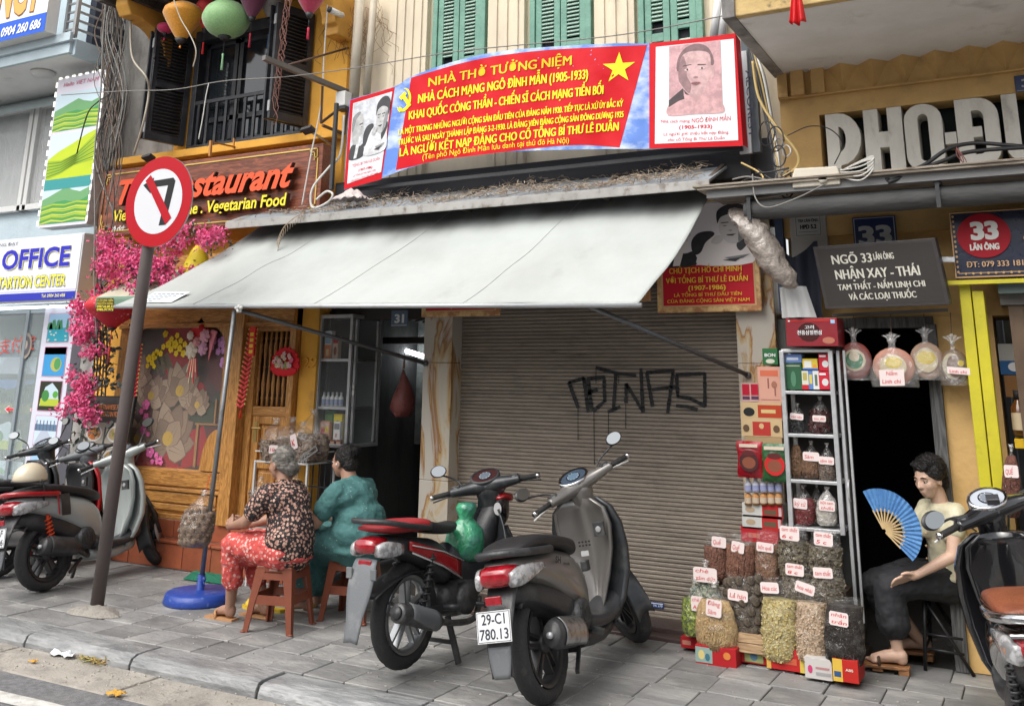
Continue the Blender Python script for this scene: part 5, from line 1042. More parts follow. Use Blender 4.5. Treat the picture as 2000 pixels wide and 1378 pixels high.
# ================================================================ glass cabinet in the alley entrance
gcb = thing('glass_cabinet', 'white aluminium glass cabinet with medicine boxes hanging in the entrance of number 31', 'cabinet', (-5.43, 6.8, 1.06))
cx0, cx1, cy0, cy1, cz0, cz1 = -5.60, -5.26, 6.80, 7.22, 1.05, 2.16
a = MB(alu)
for x in (cx0, cx1):
    for y in (cy0, cy1): a.box(x - .014, x + .014, y - .014, y + .014, cz0, cz1)
for z in (cz0, cz1 - .03):
    a.box(cx0, cx1, cy0 - .012, cy0 + .012, z, z + .03); a.box(cx1 - .012, cx1 + .012, cy0, cy1, z, z + .03); a.box(cx0, cx1, cy1 - .012, cy1 + .012, z, z + .03)
a.box(cx1 - .006, cx1 + .016, cy0 + .05, cy0 + .08, cz0 + .04, cz1 - .04); a.box(cx1 - .006, cx1 + .016, cy1 - .06, cy1 - .03, cz0 + .04, cz1 - .04); a.build('frame', gcb, bevel=.004)
a = MB(alu); a.box(cx0, cx1, cy0, cy1, cz0, cz0 + .012); a.build('bottom_panel', gcb); a = MB(alu); a.box(cx0, cx1, cy0, cy1, cz1 - .01, cz1 + .002); a.build('top_panel', gcb)
a = MB(M('cabinet back', (.13, .14, .145), .6)); a.box(cx0, cx1, cy1 - .02, cy1 - .015, cz0, cz1); a.box(cx0 - .008, cx0, cy0, cy1, cz0, cz1); a.build('back_panel', gcb)
for z in (1.36, 1.76): a = MB(alu); a.box(cx0, cx1, cy0, cy1 - .02, z, z + .022); a.build('shelf', gcb)
a = MB(M('cabinet pane', (.8, .85, .85), .04, alpha=.05, spec=1.)); a.box(cx0, cx1, cy0 - .004, cy0, cz0 + .03, cz1 - .03); a.box(cx1, cx1 + .004, cy0, cy1, cz0 + .03, cz1 - .03); a.build('pane', gcb)
def carton(x, y, z, w, d, h, base, lab, parent=None, marks=(), rot=0, name='medicine_box', cat='box', group=None, text=None):
    a = MB(base); c, s_ = cos(rot), sin(rot); X_, Y_ = V((c, s_, 0)), V((-s_, c, 0)); o_ = V((x, y, z)); a.obox(o_ + V((0, 0, h / 2)), X_ * w / 2, Y_ * d / 2, V((0, 0, h / 2)))
    q = Print(o_ - X_ * w / 2 - Y_ * (d / 2 + .0005), X_ * w, V((0, 0, h)))
    for m_ in marks:
        if m_[0] == 'r': q.rect(*m_[1:5], m_[5])
        elif m_[0] == 'e': q.ell(*m_[1:5], m_[5], 14)
        else: q.text(m_[0], *m_[1:5], m_[5], .01)
    bx = a.build(name, parent, bevel=.002)
    if marks: q.done('label_print', bx)
    if lab: tag(bx, lab, cat, group)
    return bx
wh, cr_, rd, br1, gn, yl, bl_ = C(.7, .7, .68), C(.62, .5, .34), C(.45, .02, .03), C(.2, .05, .03), C(.06, .2, .06), C(.8, .65, .05), C(.05, .12, .3)
carton(-5.545, 6.86, 1.782, .075, .05, .24, wh, 'tall box with blue mountain picture on the middle shelf of the white cabinet', marks=[('r', .1, .55, .9, .95, C(.25, .4, .55)), ('r', 0, 0, 1, .5, C(.65, .2, .06)), ('r', .3, .1, .7, .35, C(.75, .6, .3))], name='medicine_box')
bx = carton(-5.46, 6.86, 1.782, .055, .05, .19, C(.6, .45, .35), 'slim red topped box beside the blue mountain box in the white cabinet', marks=[('r', 0, .7, 1, 1, rd), ('e', .5, .35, .3, .2, br1)], name='medicine_box')
def bottle(x, y, z, r, h, m, cm, lab=None, group=None, label_m=None):
    a = MB(m); a.lathe([(r, 0), (r, h * .62), (r * .45, h * .76), (r * .42, h * .8)], (x, y, z), n=14); o_ = a.build('bottle')
    b_ = MB(cm); b_.cyl((x, y, z + h * .8), (x, y, z + h), r * .5, n=10); b_.build('cap', o_)
    if label_m: b_ = MB(label_m); b_.lathe([(r * 1.02, h * .12), (r * 1.02, h * .5)], (x, y, z), n=14, cap=False); b_.build('label', o_)
    tag(o_, lab, 'bottle', group); return o_
ORD = ('leftmost', 'second', 'middle', 'fourth', 'rightmost')
for k in range(5): bottle(-5.565 + k * .047, 6.85, 1.382, .02, .12, whitepl, C(.5, .5, .55), ORD[k] + ' white plastic bottle of five on the lower shelf of the white cabinet', 'white bottles in the white cabinet', C(.3, .35, .5))
carton(-5.54, 6.92, 1.07, .1, .04, .27, gn, 'green picture box at the back of the lowest shelf in the white cabinet', marks=[('r', .1, .1, .9, .9, C(.15, .3, .1))])
carton(-5.44, 6.92, 1.07, .09, .04, .25, yl, 'yellow box behind the pink box on the lowest shelf of the white cabinet', marks=[('e', .5, .6, .3, .2, C(.3, .35, .1))])
carton(-5.52, 6.85, 1.11, .1, .04, .15, C(.6, .3, .2), 'pink and red patterned box low in the white cabinet', marks=[('r', .1, .1, .5, .6, rd), ('r', .55, .4, .9, .8, yl), ('r', .1, .7, .9, .9, C(.6, .45, .4))])
carton(-5.39, 6.85, 1.10, .07, .04, .16, wh, 'white box with dark lettering at the right of the white cabinet', marks=[('r', .1, .6, .9, .9, C(.2, .2, .22)), ('r', .3, .2, .6, .4, C(.5, .3, .3))])
for k in range(4): carton(-5.55 + k * .065, 6.83, 1.063, .05, .03, .05, br1, ('leftmost', 'second', 'third', 'rightmost')[k] + ' tiny brown red box in the bottom row of the white cabinet', marks=[('r', .1, .3, .9, .7, C(.5, .3, .2))], group='tiny boxes along the bottom of the white cabinet')
a = MB(C(.75, .74, .7)); c = V((cx1 + .03, cy0 + .02, 1.52)); a.ell(c + V((0, 0, .03)), (.012, .008, .018), 8, 5); a.ell(c + V((0, 0, -.02)), (.014, .008, .025), 8, 5); a.build('door_charm', gcb)
# number plates and wall signs
def plate(name, x0, x1, z0, z1, y, base, lab, cat='number plate'):
    a = MB(base); a.box(x0, x1, y, y + .01, z0, z1); return tag(a.build(name, None, bevel=.003), lab, cat), Print(*rectP(x0, x1, z0, z1, y - .0005))
navy = M('navy enamel', (.02, .035, .12), .3)
c0, c1 = P(766, 637, 6.8), P(799, 606, 6.8); o, q = plate('number_plate', c0.x, c1.x, c0.z, c1.z, 6.78, C(.12, .17, .24), 'small grey blue house number plate reading 31 over the alley'); q.text('31', .22, .22, .56, .55, C(.7, .72, .72), .03); q.rect(.03, .03, .97, .06, WHT); q.done('digits', o)
c0, c1 = P(1668, 478, 6.7), P(1748, 420, 6.7); o, q = plate('number_plate', c0.x, c1.x, c0.z - .05, c1.z, 6.70, navy, 'dark blue house number plate reading 33 behind the black NGÕ sign'); q.text('33', .12, .2, .74, .55, C(.5, .52, .55), .03)
for e_ in ((.03, .03, .97, .05), (.03, .95, .97, .97), (.03, .03, .05, .97), (.95, .03, .97, .97)): q.rect(*e_, C(.4, .42, .5))
q.done('digits', o)
c0, c1 = P(1984, 180, 6.78), P(2010, 145, 6.78); o, q = plate('number_plate', c0.x, c1.x + .1, c0.z, c1.z, 6.78, navy, 'small dark number plate cut off at the right edge above the cement letters'); q.text('33', .2, .25, .7, .5, C(.5, .52, .55), .03); q.rect(.03, .03, .97, .06, C(.4, .42, .5)); q.done('digits', o)
a = MB(C(.42, .40, .38)); a.box(-1.455, -1.21, 6.72, 6.9, 2.42, 2.80); eb = tag(a.build('meter_cabinet', None, bevel=.006), 'grey white electricity cabinet labelled HPD 5.2 under the rolled awning', 'electrical box')
q = Print(*rectP(-1.42, -1.24, 2.60, 2.745, 6.718)); q.rect(0, 0, 1, 1, C(.45, .45, .43)); 
for e_ in ((.04, .05, .96, .07), (.04, .93, .96, .95), (.04, .05, .055, .95), (.945, .05, .96, .95)): q.rect(*e_, BLK)
q.text('TBA LÃN ÔNG', .12, .68, .76, .15, BLK, .01); q.text('HPD 5.2', .2, .36, .6, .2, BLK, .03); q.rect(.14, .2, .84, .23, C(.2, .2, .2)); q.done('label', eb)
# NGÕ 33 sign
ns = M('black brown board', (.035, .03, .03), .5, col2=(.05, .043, .04), scale=5, bump=.1)
bl, br_, tl_ = P(1612, 604, 6.45), P(1856, 595, 6.35), P(1587, 482, 6.40); 
U_, W_ = br_ - bl, tl_ - bl; nn_ = U_.cross(W_).normalized(); a = MB(ns); a.prism([bl, bl + U_, bl + U_ + W_, bl + W_], -nn_ * .07); sN = tag(a.build('alley_sign', None, bevel=.004), 'black hand lettered sign NGÕ 33 advertising grinding and slicing of medicine roots', 'sign')
q = Print(bl, U_, W_); q.rect(.03, .05, .97, .95, C(.045, .04, .038)); w = C(.62, .6, .52)
for t_, u, v, w2, h, off in (('NGÕ 33', .14, .70, .33, .15, .028), ('LÃN ÔNG', .49, .73, .16, .10, .02), ('NHẬN XAY - THÁI', .145, .46, .68, .155, .028), ('TAM THẤT - NẤM LINH CHI', .145, .29, .70, .095, .015), ('VÀ CÁC LOẠI THUỐC', .22, .13, .54, .10, .015)): q.text(t_, u, v, w2, h, w, off)
q.done('lettering', sN)
# 33 LÃN ÔNG sign
x0, x1, z0, z1, y = -.425, .75, 2.25, 2.66, 6.45
a = MB(C(.015, .02, .045, .3)); a.box(x0, x1, y, y + .04, z0, z1); s3 = tag(a.build('shop_sign', None, bevel=.003), 'navy shop sign with a red disc reading 33 LÃN ÔNG', 'sign'); q = Print(*rectP(x0, x1, z0, z1, y - .001))
q.rect(.002, .01, 1, .99, C(.5, .3, .14)); q.rect(.008, .03, 1, .97, C(.015, .02, .045, .3)); q.rect(.02, .07, 1, .085, C(.4, .25, .12))
for k in range(24): q.ell(.018 + (0 if k < 12 else (k - 11) * .035), .1 + (k * .075 if k < 12 else -.03), .006, .02, C(.5, .32, .15), 7)
q.ell(.155, .62, .125, .33, C(.33, .01, .02), 40); q.text('33', .095, .57, .125, .26, C(.72, .7, .66), .04); q.text('LÃN ÔNG', .085, .41, .135, .09, C(.7, .68, .64), .03); q.text('ĐT: 079 333 1818 - 097 661', .06, .16, .44, .085, C(.55, .35, .2), .02); q.text('T', .335, .38, .07, .2, C(.7, .35, .12), .035); q.done('print', s3)
a = MB(yel2); 
# yellow steel frame of the right shop
yst = M('yellow painted steel', (.55, .48, .015), .5, col2=(.45, .4, .02), scale=4, bump=.1, dirt=(.16, .13, .04), dscale=6, damt=(.6, .85))
yf = thing('shop_entrance', 'bright yellow steel posts framing the open shop at the right edge', 'frame', (-.3, 6.55, 0))
for x in (-.415, -.345): a = MB(yst); a.box(x, x + .064, 6.5, 6.62, 0, 2.18 if x > -.35 else 2.22); a.build('post', yf, bevel=.006)
a = MB(yst); a.box(-.52, .0, 6.44, 6.46, 2.215, 2.24); a.build('cross_bar', yf); a = MB(steel); a.bar(P(1808, 507, 6.4), P(1865, 507, 6.4), .03); a.build('sign_arm', yf)
a = MB(M('dark green steel', (.08, .11, .10), .5)); a.box(-.2, 1, 6.5, 6.6, 2.16, 2.235); a.build('top_beam', yf)
# ================================================================ herbal shop: shelf, boxes, bags
def filmat(name, rough, base, fac, milk):
    m = bpy.data.materials.new(name); m.use_nodes = True; nt = m.node_tree; N, L = nt.nodes, nt.links; N.clear(); o = N.new('ShaderNodeOutputMaterial'); tr = N.new('ShaderNodeBsdfTransparent'); gl = N.new('ShaderNodeBsdfGlossy'); gl.inputs['Roughness'].default_value = rough; df = N.new('ShaderNodeBsdfDiffuse'); df.inputs['Color'].default_value = (*base, 1)
    tc = N.new('ShaderNodeTexCoord'); n = N.new('ShaderNodeTexNoise'); n.inputs['Scale'].default_value = 13; n.inputs['Detail'].default_value = 6; n.inputs['Distortion'].default_value = 1.5; L.new(tc.outputs['Object'], n.inputs['Vector']); b = N.new('ShaderNodeBump'); b.inputs['Strength'].default_value = 1; b.inputs['Distance'].default_value = .03; L.new(n.outputs['Fac'], b.inputs['Height']); L.new(b.outputs[0], gl.inputs['Normal'])
    lw = N.new('ShaderNodeLayerWeight'); lw.inputs['Blend'].default_value = .3; L.new(b.outputs[0], lw.inputs['Normal']); mr = N.new('ShaderNodeMapRange'); mr.inputs['To Min'].default_value = fac; mr.inputs['To Max'].default_value = .34; L.new(lw.outputs['Facing'], mr.inputs['Value'])
    m1 = N.new('ShaderNodeMixShader'); m1.inputs[0].default_value = milk; L.new(tr.outputs[0], m1.inputs[1]); L.new(df.outputs[0], m1.inputs[2]); m2 = N.new('ShaderNodeMixShader'); L.new(mr.outputs[0], m2.inputs[0]); L.new(m1.outputs[0], m2.inputs[1]); L.new(gl.outputs[0], m2.inputs[2]); L.new(m2.outputs[0], o.inputs[0]); return m
film = filmat('clear plastic film', .10, (.8, .8, .78), .045, .02)
filmw = filmat('milky plastic film', .2, (.7, .68, .66), .15, .35)
def cartonP(px0, py0, px1, py1, Y, d, base, lab, **k):
    a_, b_ = P(px0, py1, Y), P(px1, py0, Y); return carton((a_.x + b_.x) / 2, Y + d / 2, a_.z, b_.x - a_.x, d, b_.z - a_.z, base, lab, **k)
hs = thing('shop_shelf', 'white aluminium shelf of herb bags and medicine boxes left of the dark doorway', 'shelf', (-1.4, 6.5, .7))
sx0, sx1 = P(1538, 900, 6.47).x, P(1636, 900, 6.47).x; sz = [P(1580, y, 6.47).z for y in (1033, 940, 850, 766, 684)]
a = MB(alu)
for x in (sx0, sx1):
    for y in (6.48, 6.74): a.box(x - .014, x + .014, y - .014, y + .014, sz[0] - .02, sz[4])
a.box(sx1 + .03, sx1 + .05, 6.5, 6.52, .25, sz[4]); a.box(sx1 + .07, sx1 + .085, 6.5, 6.52, .25, sz[4]); a.build('upright', hs, bevel=.003)
for z in sz: a = MB(alu); a.box(sx0, sx1, 6.468, 6.75, z - .012, z + .008); a.build('shelf_board', hs, bevel=.003)
a = MB(M('shelf back', (.05, .045, .045), .8)); a.box(sx0, sx1, 6.75, 6.76, sz[0], sz[4]); a.build('back_panel', hs)
a = MB(alu); a.tube(curve([(sx1 + .055, 6.49, .93), (sx1 + .055, 6.46, .95), (sx1 + .055, 6.46, 1.03), (sx1 + .055, 6.49, 1.05)], 4), .006); a.build('door_handle', hs)
grn2, tan, pkb = C(.03, .10, .05), C(.55, .40, .22), C(.62, .33, .25)
cartonP(1537, 620, 1634, 676, 6.42, .24, C(.22, .012, .02, .35), 'big dark red ginseng box with Korean lettering on top of the white shelf', marks=[('r', .02, .88, .98, .96, C(.42, .03, .03)), ('e', .45, .5, .22, .34, C(.05, .01, .01)), ('고려', .37, .62, .18, .11, WHT), ('천홍삼절편삼', .22, .42, .48, .13, WHT), ('r', .88, .8, .96, .93, C(.3, .5, .7)), ('e', .82, .2, .12, .12, C(.4, .15, .1)), ('r', .05, .88, .09, .93, WHT)])
for (x0, y0, x1, y1, b, l, mk) in (
    (1532, 691, 1563, 708, C(.12, .2, .42), 'small blue box lying on the dark green box, top shelf', [('r', .1, .3, .8, .6, C(.5, .55, .65))]),
    (1532, 709, 1563, 760, grn2, 'dark green box standing at the left end of the top shelf', [('e', .5, .4, .15, .3, C(.08, .2, .12)), ('r', .1, .88, .9, .92, C(.4, .4, .3))]),
    (1566, 700, 1594, 722, C(.65, .5, .06), 'yellow and blue box on the top shelf', [('r', .1, .2, .6, .8, C(.7, .7, .65)), ('e', .8, .3, .12, .2, C(.7, .3, .05)), ('r', 0, 0, 1, .15, C(.05, .15, .5))]),
    (1565, 724, 1576, 760, C(.6, .6, .5), 'narrow cream carton on the top shelf below the yellow box', [('r', .2, .5, .8, .9, C(.4, .35, .1)), ('r', 0, 0, 1, .25, rd)]),
    (1578, 724, 1585, 760, C(.1, .2, .45), 'narrow blue carton in the middle of the top shelf', [('r', .2, .3, .8, .8, C(.6, .5, .1))]),
    (1587, 724, 1597, 760, C(.62, .62, .6), 'narrow white carton with black characters on the top shelf', [('r', .3, .2, .7, .8, C(.1, .15, .1))]),
    (1598, 725, 1617, 760, C(.5, .02, .04), 'lower red and silver box at the right end of the top shelf', [('e', .6, .4, .3, .2, C(.6, .6, .6)), ('r', .1, .8, .7, .9, WHT)]),
    (1598, 690, 1617, 724, C(.5, .02, .04), 'upper red and silver box at the right end of the top shelf', [('e', .6, .4, .3, .2, C(.6, .6, .6)), ('r', .1, .8, .7, .9, WHT)]),
    ): cartonP(x0 + 2, y0, x1 + 2, y1, 6.5, .1, b, l, marks=mk)
for (x0, y0, x1, y1, b, l, mk) in (
    (1490, 680, 1518, 712, C(.03, .14, .05), 'green tea box high on the marble pillar', [('e', .5, .22, .3, .14, C(.6, .6, .5)), ('BON', .15, .5, .7, .2, WHT)]),
    (1482, 716, 1524, 786, pkb, 'tall pinkish paper box with tree drawing beside the shelf', [('r', .12, .74, .88, .9, C(.6, .15, .08)), ('r', .1, .08, .9, .1, C(.4, .2, .15)), ('r', .42, .4, .48, .68, C(.25, .1, .08)), ('e', .7, .5, .12, .1, C(.35, .15, .1)), ('r', .7, .2, .76, .44, C(.3, .12, .1))]),
    (1449, 748, 1465, 784, C(.55, .35, .33), 'left of two small red and pink boxes on the pillar', [('r', .1, .35, .9, .95, C(.42, .01, .03)), ('r', .1, .12, .9, .3, C(.1, .04, .08))]),
    (1466, 748, 1482, 784, C(.55, .35, .33), 'right of two small red and pink boxes on the pillar', [('r', .1, .35, .9, .95, C(.42, .01, .03)), ('r', .1, .12, .9, .3, C(.1, .04, .08))]),
    (1448, 786, 1526, 819, tan, 'gold box with black fruit picture and red panel', [('e', .2, .45, .14, .25, BLK), ('r', .42, .15, 1, .85, C(.42, .05, .02)), ('r', .5, .4, .85, .6, C(.6, .45, .2))]),
    (1449, 821, 1527, 852, tan, 'gold box with mushrooms and a red middle panel', [('r', .28, .1, .72, .9, C(.42, .04, .03)), ('e', .12, .5, .08, .22, C(.12, .07, .04)), ('e', .86, .5, .08, .22, C(.12, .07, .04)), ('e', .5, .65, .06, .16, C(.6, .4, .2))]),
    (1455, 853, 1527, 864, C(.4, .28, .15), 'thin plain cardboard box under the gold mushroom box', []),
    (1450, 986, 1528, 1008, C(.5, .5, .47), 'white and red box with ginger picture, upper one', [('r', .5, 0, 1, 1, C(.4, .02, .02)), ('r', .55, .25, .85, .6, C(.12, .08, .05)), ('e', .2, .55, .12, .2, C(.4, .3, .2)), ('r', .9, .2, .97, .8, C(.5, .4, .4))]),
    (1450, 1009, 1527, 1031, C(.5, .5, .47), 'white and red box with ginger picture, lower one', [('r', .5, 0, 1, 1, C(.4, .02, .02)), ('r', .55, .25, .85, .6, C(.12, .08, .05)), ('e', .22, .5, .12, .2, C(.4, .3, .2)), ('r', .9, .2, .97, .8, C(.5, .4, .4))]),
    (1448, 1032, 1520, 1056, C(.40, .015, .025), 'plain dark red box at the bottom of the pillar stack', [('r', .2, .3, .5, .6, C(.5, .15, .12))])):
    cartonP(x0, y0, x1, y1, 6.56, .14, b, l, marks=mk)
def foilbag(px0, py0, px1, py1, c1, c2, lab):
    a_, b_ = P(px0, py1, 6.5), P(px1, py0, 6.5); w, h = b_.x - a_.x, b_.z - a_.z; c = (a_ + b_) / 2
    a = MB(M('foil %s' % lab[:12], c1, .22, col2=tuple(k * .7 for k in c1), scale=6, bump=.6, bscale=18)); a.smooth = True
    a.grid(14, 18, lambda u, v: (c.x + (u - .5) * w * (1 + .05 * sin(v * 9)), c.y - .035 * sin(pi * u) ** .6 * sin(pi * v) ** .6, c.z + (v - .5) * h))
    a.grid(6, 6, lambda u, v: (c.x + (.5 - u) * w, c.y + .01, c.z + (v - .5) * h)); o = a.build('foil_bag')
    q = Print((c.x - w / 2, c.y - .038, c.z - h / 2), (w, 0, 0), (0, 0, h)); q.ell(.5, .45, .36, .28, c2, 20); q.ell(.5, .42, .26, .16, C(.22, .07, .04), 16); q.rect(.15, .84, .85, .93, C(.6, .5, .4)); q.ell(.5, .68, .25, .08, C(.1, .02, .02)); q.done('print', o); tag(o, lab, 'bag')
foilbag(1442, 862, 1489, 931, (.35, .01, .02), C(.06, .02, .02), 'red foil food bag hanging at the pillar below the gold boxes')
foilbag(1490, 867, 1541, 939, (.03, .12, .04), C(.5, .02, .02), 'green and red foil food bag overlapping the shelf edge')
for i in range(5):
    for j, (yb, m1, m2) in enumerate(((961, C(.5, .5, .55), C(.3, .32, .5)), (985, C(.45, .22, .08), C(.5, .4, .3)))):
        c = P(1462 + i * 15, yb, 6.56); bottle(c.x, c.y, c.z, .024, .09, m1, C(.55, .55, .58) if not j else C(.5, .3, .12), ORD[i] + (' white lidded jar of the upper row under the foil bags', ' amber jar of the lower row under the foil bags')[j], ('upper row of jars on the pillar', 'lower row of jars on the pillar')[j], m2)
a = MB(C(.16, .11, .08)); a.box(-1.84, -1.52, 6.56, 6.74, .0, P(1480, 1057, 6.56).z); tag(a.build('wooden_stand', None, bevel=.005), 'plain dark wooden stand under the box stack at the marble pillar', 'stand')
a = MB(C(.12, .09, .07)); zst = P(1600, 1035, 6.55).z - .06; a.box(-1.56, -1.22, 6.56, 6.8, 0, .40); a.box(-1.5, -1.4, 6.6, 6.7, .4, zst - .02); a.box(-1.33, -1.25, 6.6, 6.7, .4, zst - .02); tag(a.build('shelf_stand'), 'dark low stand behind the bags under the white shelf', 'stand')
# ---- bags
redink = C(.55, .015, .02)
def wob(a, z, s): return mnoise.noise(V((cos(a) * 1.3 + s * 7.7, sin(a) * 1.3, z * 9 + s)))
def bag(px, pt, pb, wpx, Y, col, lab, kind='chips', fill=.72, col2=None, knot=True, card=None, psz=.012, group=None, npc=230, name='herb_bag', dark=None, dpt=.62, lean=0, ctext=None, film_m=None):
    B0, T0 = P(px, pb, Y), P(px + lean, pt, Y); sc = (P(px + 20, pb, Y) - P(px, pb, Y)).length / 20; w = wpx * sc / 2; H = T0.z - B0.z; T0.x = P(px + lean, pt, Y).x; s = (px % 17) + pt * .1
    t = thing(name, lab, 'bag', B0, group); R = random.Random(int(px + pt))
    def prof(k):    # half width along the height 0..1
        if knot: q = [(0, .72), (.06, .9), (.3, 1), (.55, .93), (.72, .7), (.86, .32), (.92, .13), (.95, .2), (1, .3)]
        else: q = [(0, .72), (.06, .9), (.35, 1), (.65, .97), (.85, .9), (1, .88)]
        for (a0, r0), (a1, r1) in zip(q, q[1:]):
            if k <= a1: return r0 + (r1 - r0) * (k - a0) / (a1 - a0)
        return q[-1][1]
    def ring(k, m, n=26, wv=1.):
        r = prof(k) * w * m; c = B0.lerp(T0, k); return [c + V((cos(2 * pi * j / n) * r * (1 + .10 * wv * wob(2 * pi * j / n, k, s)), sin(2 * pi * j / n) * r * dpt * (1 + .14 * wv * wob(2 * pi * j / n + 2, k, s)), (.006 * wv * wob(2 * pi * j / n, k, s + 3)))) for j in range(n)]
    m1 = M('dried %s %s' % (kind, str(col)), col, .8, col2=col2 or tuple(k * .55 for k in col), scale=45, mix=(.4, .6), bump=.8, bscale=90, dirt=dark, dscale=10)
    a = MB(m1); a.smooth = True; a.loft([ring(fill * k / 9, .955) for k in range(10)]); a.build('contents', t)
    b = MB(m1); hm = w
    def surf(k, an): r = prof(k) * w * .965; c = B0.lerp(T0, k); return c + V((cos(an) * r * (1 + .10 * wob(an, k, s)), sin(an) * r * dpt * (1 + .14 * wob(an + 2, k, s)), 0)), V((cos(an), sin(an) / dpt, 0)).normalized()
    if kind in ('chips', 'curls', 'leaves'):
        for i in range(npc):
            k = R.random() * fill; an = -pi / 2 + R.uniform(-1.9, 1.9); p, nn = surf(k, an); e = psz * R.uniform(.5, 1.2); u = V((R.uniform(-1, 1), R.uniform(-1, 1), R.uniform(-1, 1))).normalized(); v = u.cross(nn).normalized(); u2 = u * .6 + nn * .2
            b.obox(p, u2 * e, v * e * .55, nn * e * (.25 if kind != 'leaves' else .1))
        b.build('dried_pieces', t)['kind'] = 'stuff'
    elif kind == 'sticks':
        for i in range(npc // 3):
            an = -pi / 2 + R.uniform(-1.8, 1.8); k0 = R.random() * .1; pts = []
            for q in range(6): k = k0 + (fill - k0) * q / 5; p, nn = surf(k, an + .25 * sin(q * .9 + i) * R.uniform(.3, 1)); pts.append(p + nn * .002)
            b.tube(pts, psz * .32, 5)
        b.build('dried_roots', t)['kind'] = 'stuff'
    elif kind == 'balls':
        b = None
        for i in range(npc):
            k = .04 + (fill + .03) * ((i * .618) % 1); an = -pi / 2 + (((i * 2.399) % (2 * 1.7)) - 1.7); p, nn = surf(k, an); c = p - nn * psz * .45
            if b is None: b = MB(m1); b.ell(B0, psz, 12, 8); bo = b.build('dried_fruit', t); bo.location = c - B0; mesh = bo.data
            else:
                bo = bo.copy(); COL.objects.link(bo); bo.parent = t; bo.location = c - B0; bo.scale = [R.uniform(.85, 1.1)] * 3
    f = MB(film_m or (film if kind != 'powder' else filmw)); f.smooth = True; f.loft([ring(k / 26, 1.0, 40, 1.25) for k in range(27)], cap=False); f.build('plastic_film', t)
    if knot:
        f = MB(filmw); f.smooth = True; c = B0.lerp(T0, .93); f.ell(c, (w * .16, w * .14, H * .02), 8, 5)
        for j in range(5): f.grid(3, 4, lambda u, v, j=j: c + V(((j - 2 + (u - .5)) * w * .12 * v, w * .1 * sin(j * 2 + v * 3), H * .09 * v)))
        f.build('knot', t)
    if card:
        cx, cy, cw, ch, rot_, txt = card; cc = P(cx, cy, Y - w * dpt * 1.08); X_ = V((cos(radians(rot_)), 0, sin(radians(rot_)))); Z_ = V((-X_.z, 0, X_.x)); cw, ch = cw * sc, ch * sc
        q = Print(cc - X_ * cw / 2 - Z_ * ch / 2, X_ * cw, Z_ * ch); r_ = .08; q.poly([(r_, 0), (1 - r_, 0), (1, r_ * 1.5), (1, 1 - r_ * 1.5), (1 - r_, 1), (r_, 1), (0, 1 - r_ * 1.5), (0, r_ * 1.5)], C(.72, .62, .60))
        n = len(txt)
        for i, l_ in enumerate(txt): hh_ = (.42 if n == 1 else .27 if n == 2 else .2); q.text(l_, .1 + .02 * i, 1 - (i + 1) / n + (.26 if n == 1 else .14), .8 if len(l_) > 3 else .55, hh_, redink, .008, .15)
        q.done('price_card', t)
    return t
brn, rbr = (.16, .09, .05), (.20, .085, .045)
# top rows
bag(1400, 1037, 1140, 46, 6.42, (.20, .09, .06), 'bag of cinnamon bark at the far left of the back row', 'sticks', .72, card=(1404, 1058, 28, 19, -3, ['Quế']), psz=.016, knot=False)
bag(1446, 1040, 1140, 54, 6.38, (.24, .11, .07), 'second bag of cinnamon bark, nearer to the shelf', 'sticks', .78, card=(1441, 1068, 25, 20, -8, ['Quế']), psz=.018, knot=False)
bag(1499, 1036, 1140, 50, 6.38, (.26, .13, .07), 'bag of fine brown cinnamon powder labelled bột quế', 'dust', .72, card=(1494, 1068, 33, 17, -3, ['bột quế']), knot=False)
bag(1550, 1024, 1125, 58, 6.34, (.19, .16, .11), 'bag of grey brown roots with tam thất 6 card, left of the last bag', 'chips', .66, card=(1542, 1041, 38, 26, -2, ['tam thất', '6 c']), psz=.017, knot=False)
bag(1612, 1035, 1125, 62, 6.34, (.20, .17, .12), 'rightmost back row bag of grey brown roots with tam thất 5 card', 'chips', .62, card=(1608, 1052, 37, 26, -3, ['tam thất', '5 c']), psz=.017, knot=False)
bag(1560, 1100, 1190, 62, 6.30, (.17, .14, .10), 'partly hidden bag of small grey roots labelled 8 above the flower bag', 'chips', .8, card=(1552, 1112, 36, 22, -2, ['tam thất', '8 c']), psz=.013, knot=False)
bag(1618, 1108, 1200, 62, 6.28, (.18, .15, .11), 'partly hidden bag of dark roots behind the black herb bag', 'chips', .8, card=(1607, 1118, 38, 20, 2, ['tam thất']), psz=.014, knot=False)
# front rows
bag(1378, 1095, 1240, 66, 6.36, (.03, .09, .05), 'green tea bag labelled chè sâm dứa at the back left', 'leaves', .80, card=(1377, 1122, 46, 26, 0, ['chè', 'sâm dứa']), psz=.013, col2=(.4, .4, .3), npc=60)
bag(1356, 1130, 1240, 52, 6.28, (.35, .42, .05), 'yellow green tea packet labelled chè A-Ti at the front left corner', 'leaves', .66, card=(1362, 1178, 24, 26, 0, ['chè', 'A-Ti']), psz=.013, col2=(.08, .12, .03), npc=40)
bag(1455, 1118, 1248, 86, 6.30, (.11, .085, .06), 'open bag of round dark monk fruits labelled La hán', 'balls', .88, card=(1441, 1162, 39, 20, -3, ['La hán']), psz=.030, knot=False, npc=70)
bag(1402, 1135, 1274, 80, 6.20, (.50, .36, .18), 'bag of long pale straw coloured roots labelled Đảng Sâm', 'sticks', .74, card=(1394, 1187, 30, 30, -5, ['Đảng', 'Sâm']), psz=.011, npc=520, col2=(.38, .25, .12), lean=-8)
bag(1523, 1130, 1288, 72, 6.22, (.42, .32, .10), 'tall bag of yellow dried flowers labelled Hoa cúc', 'chips', .75, card=(1503, 1147, 36, 20, 3, ['Hoa cúc']), psz=.010, npc=520, knot=False, col2=(.55, .48, .25))
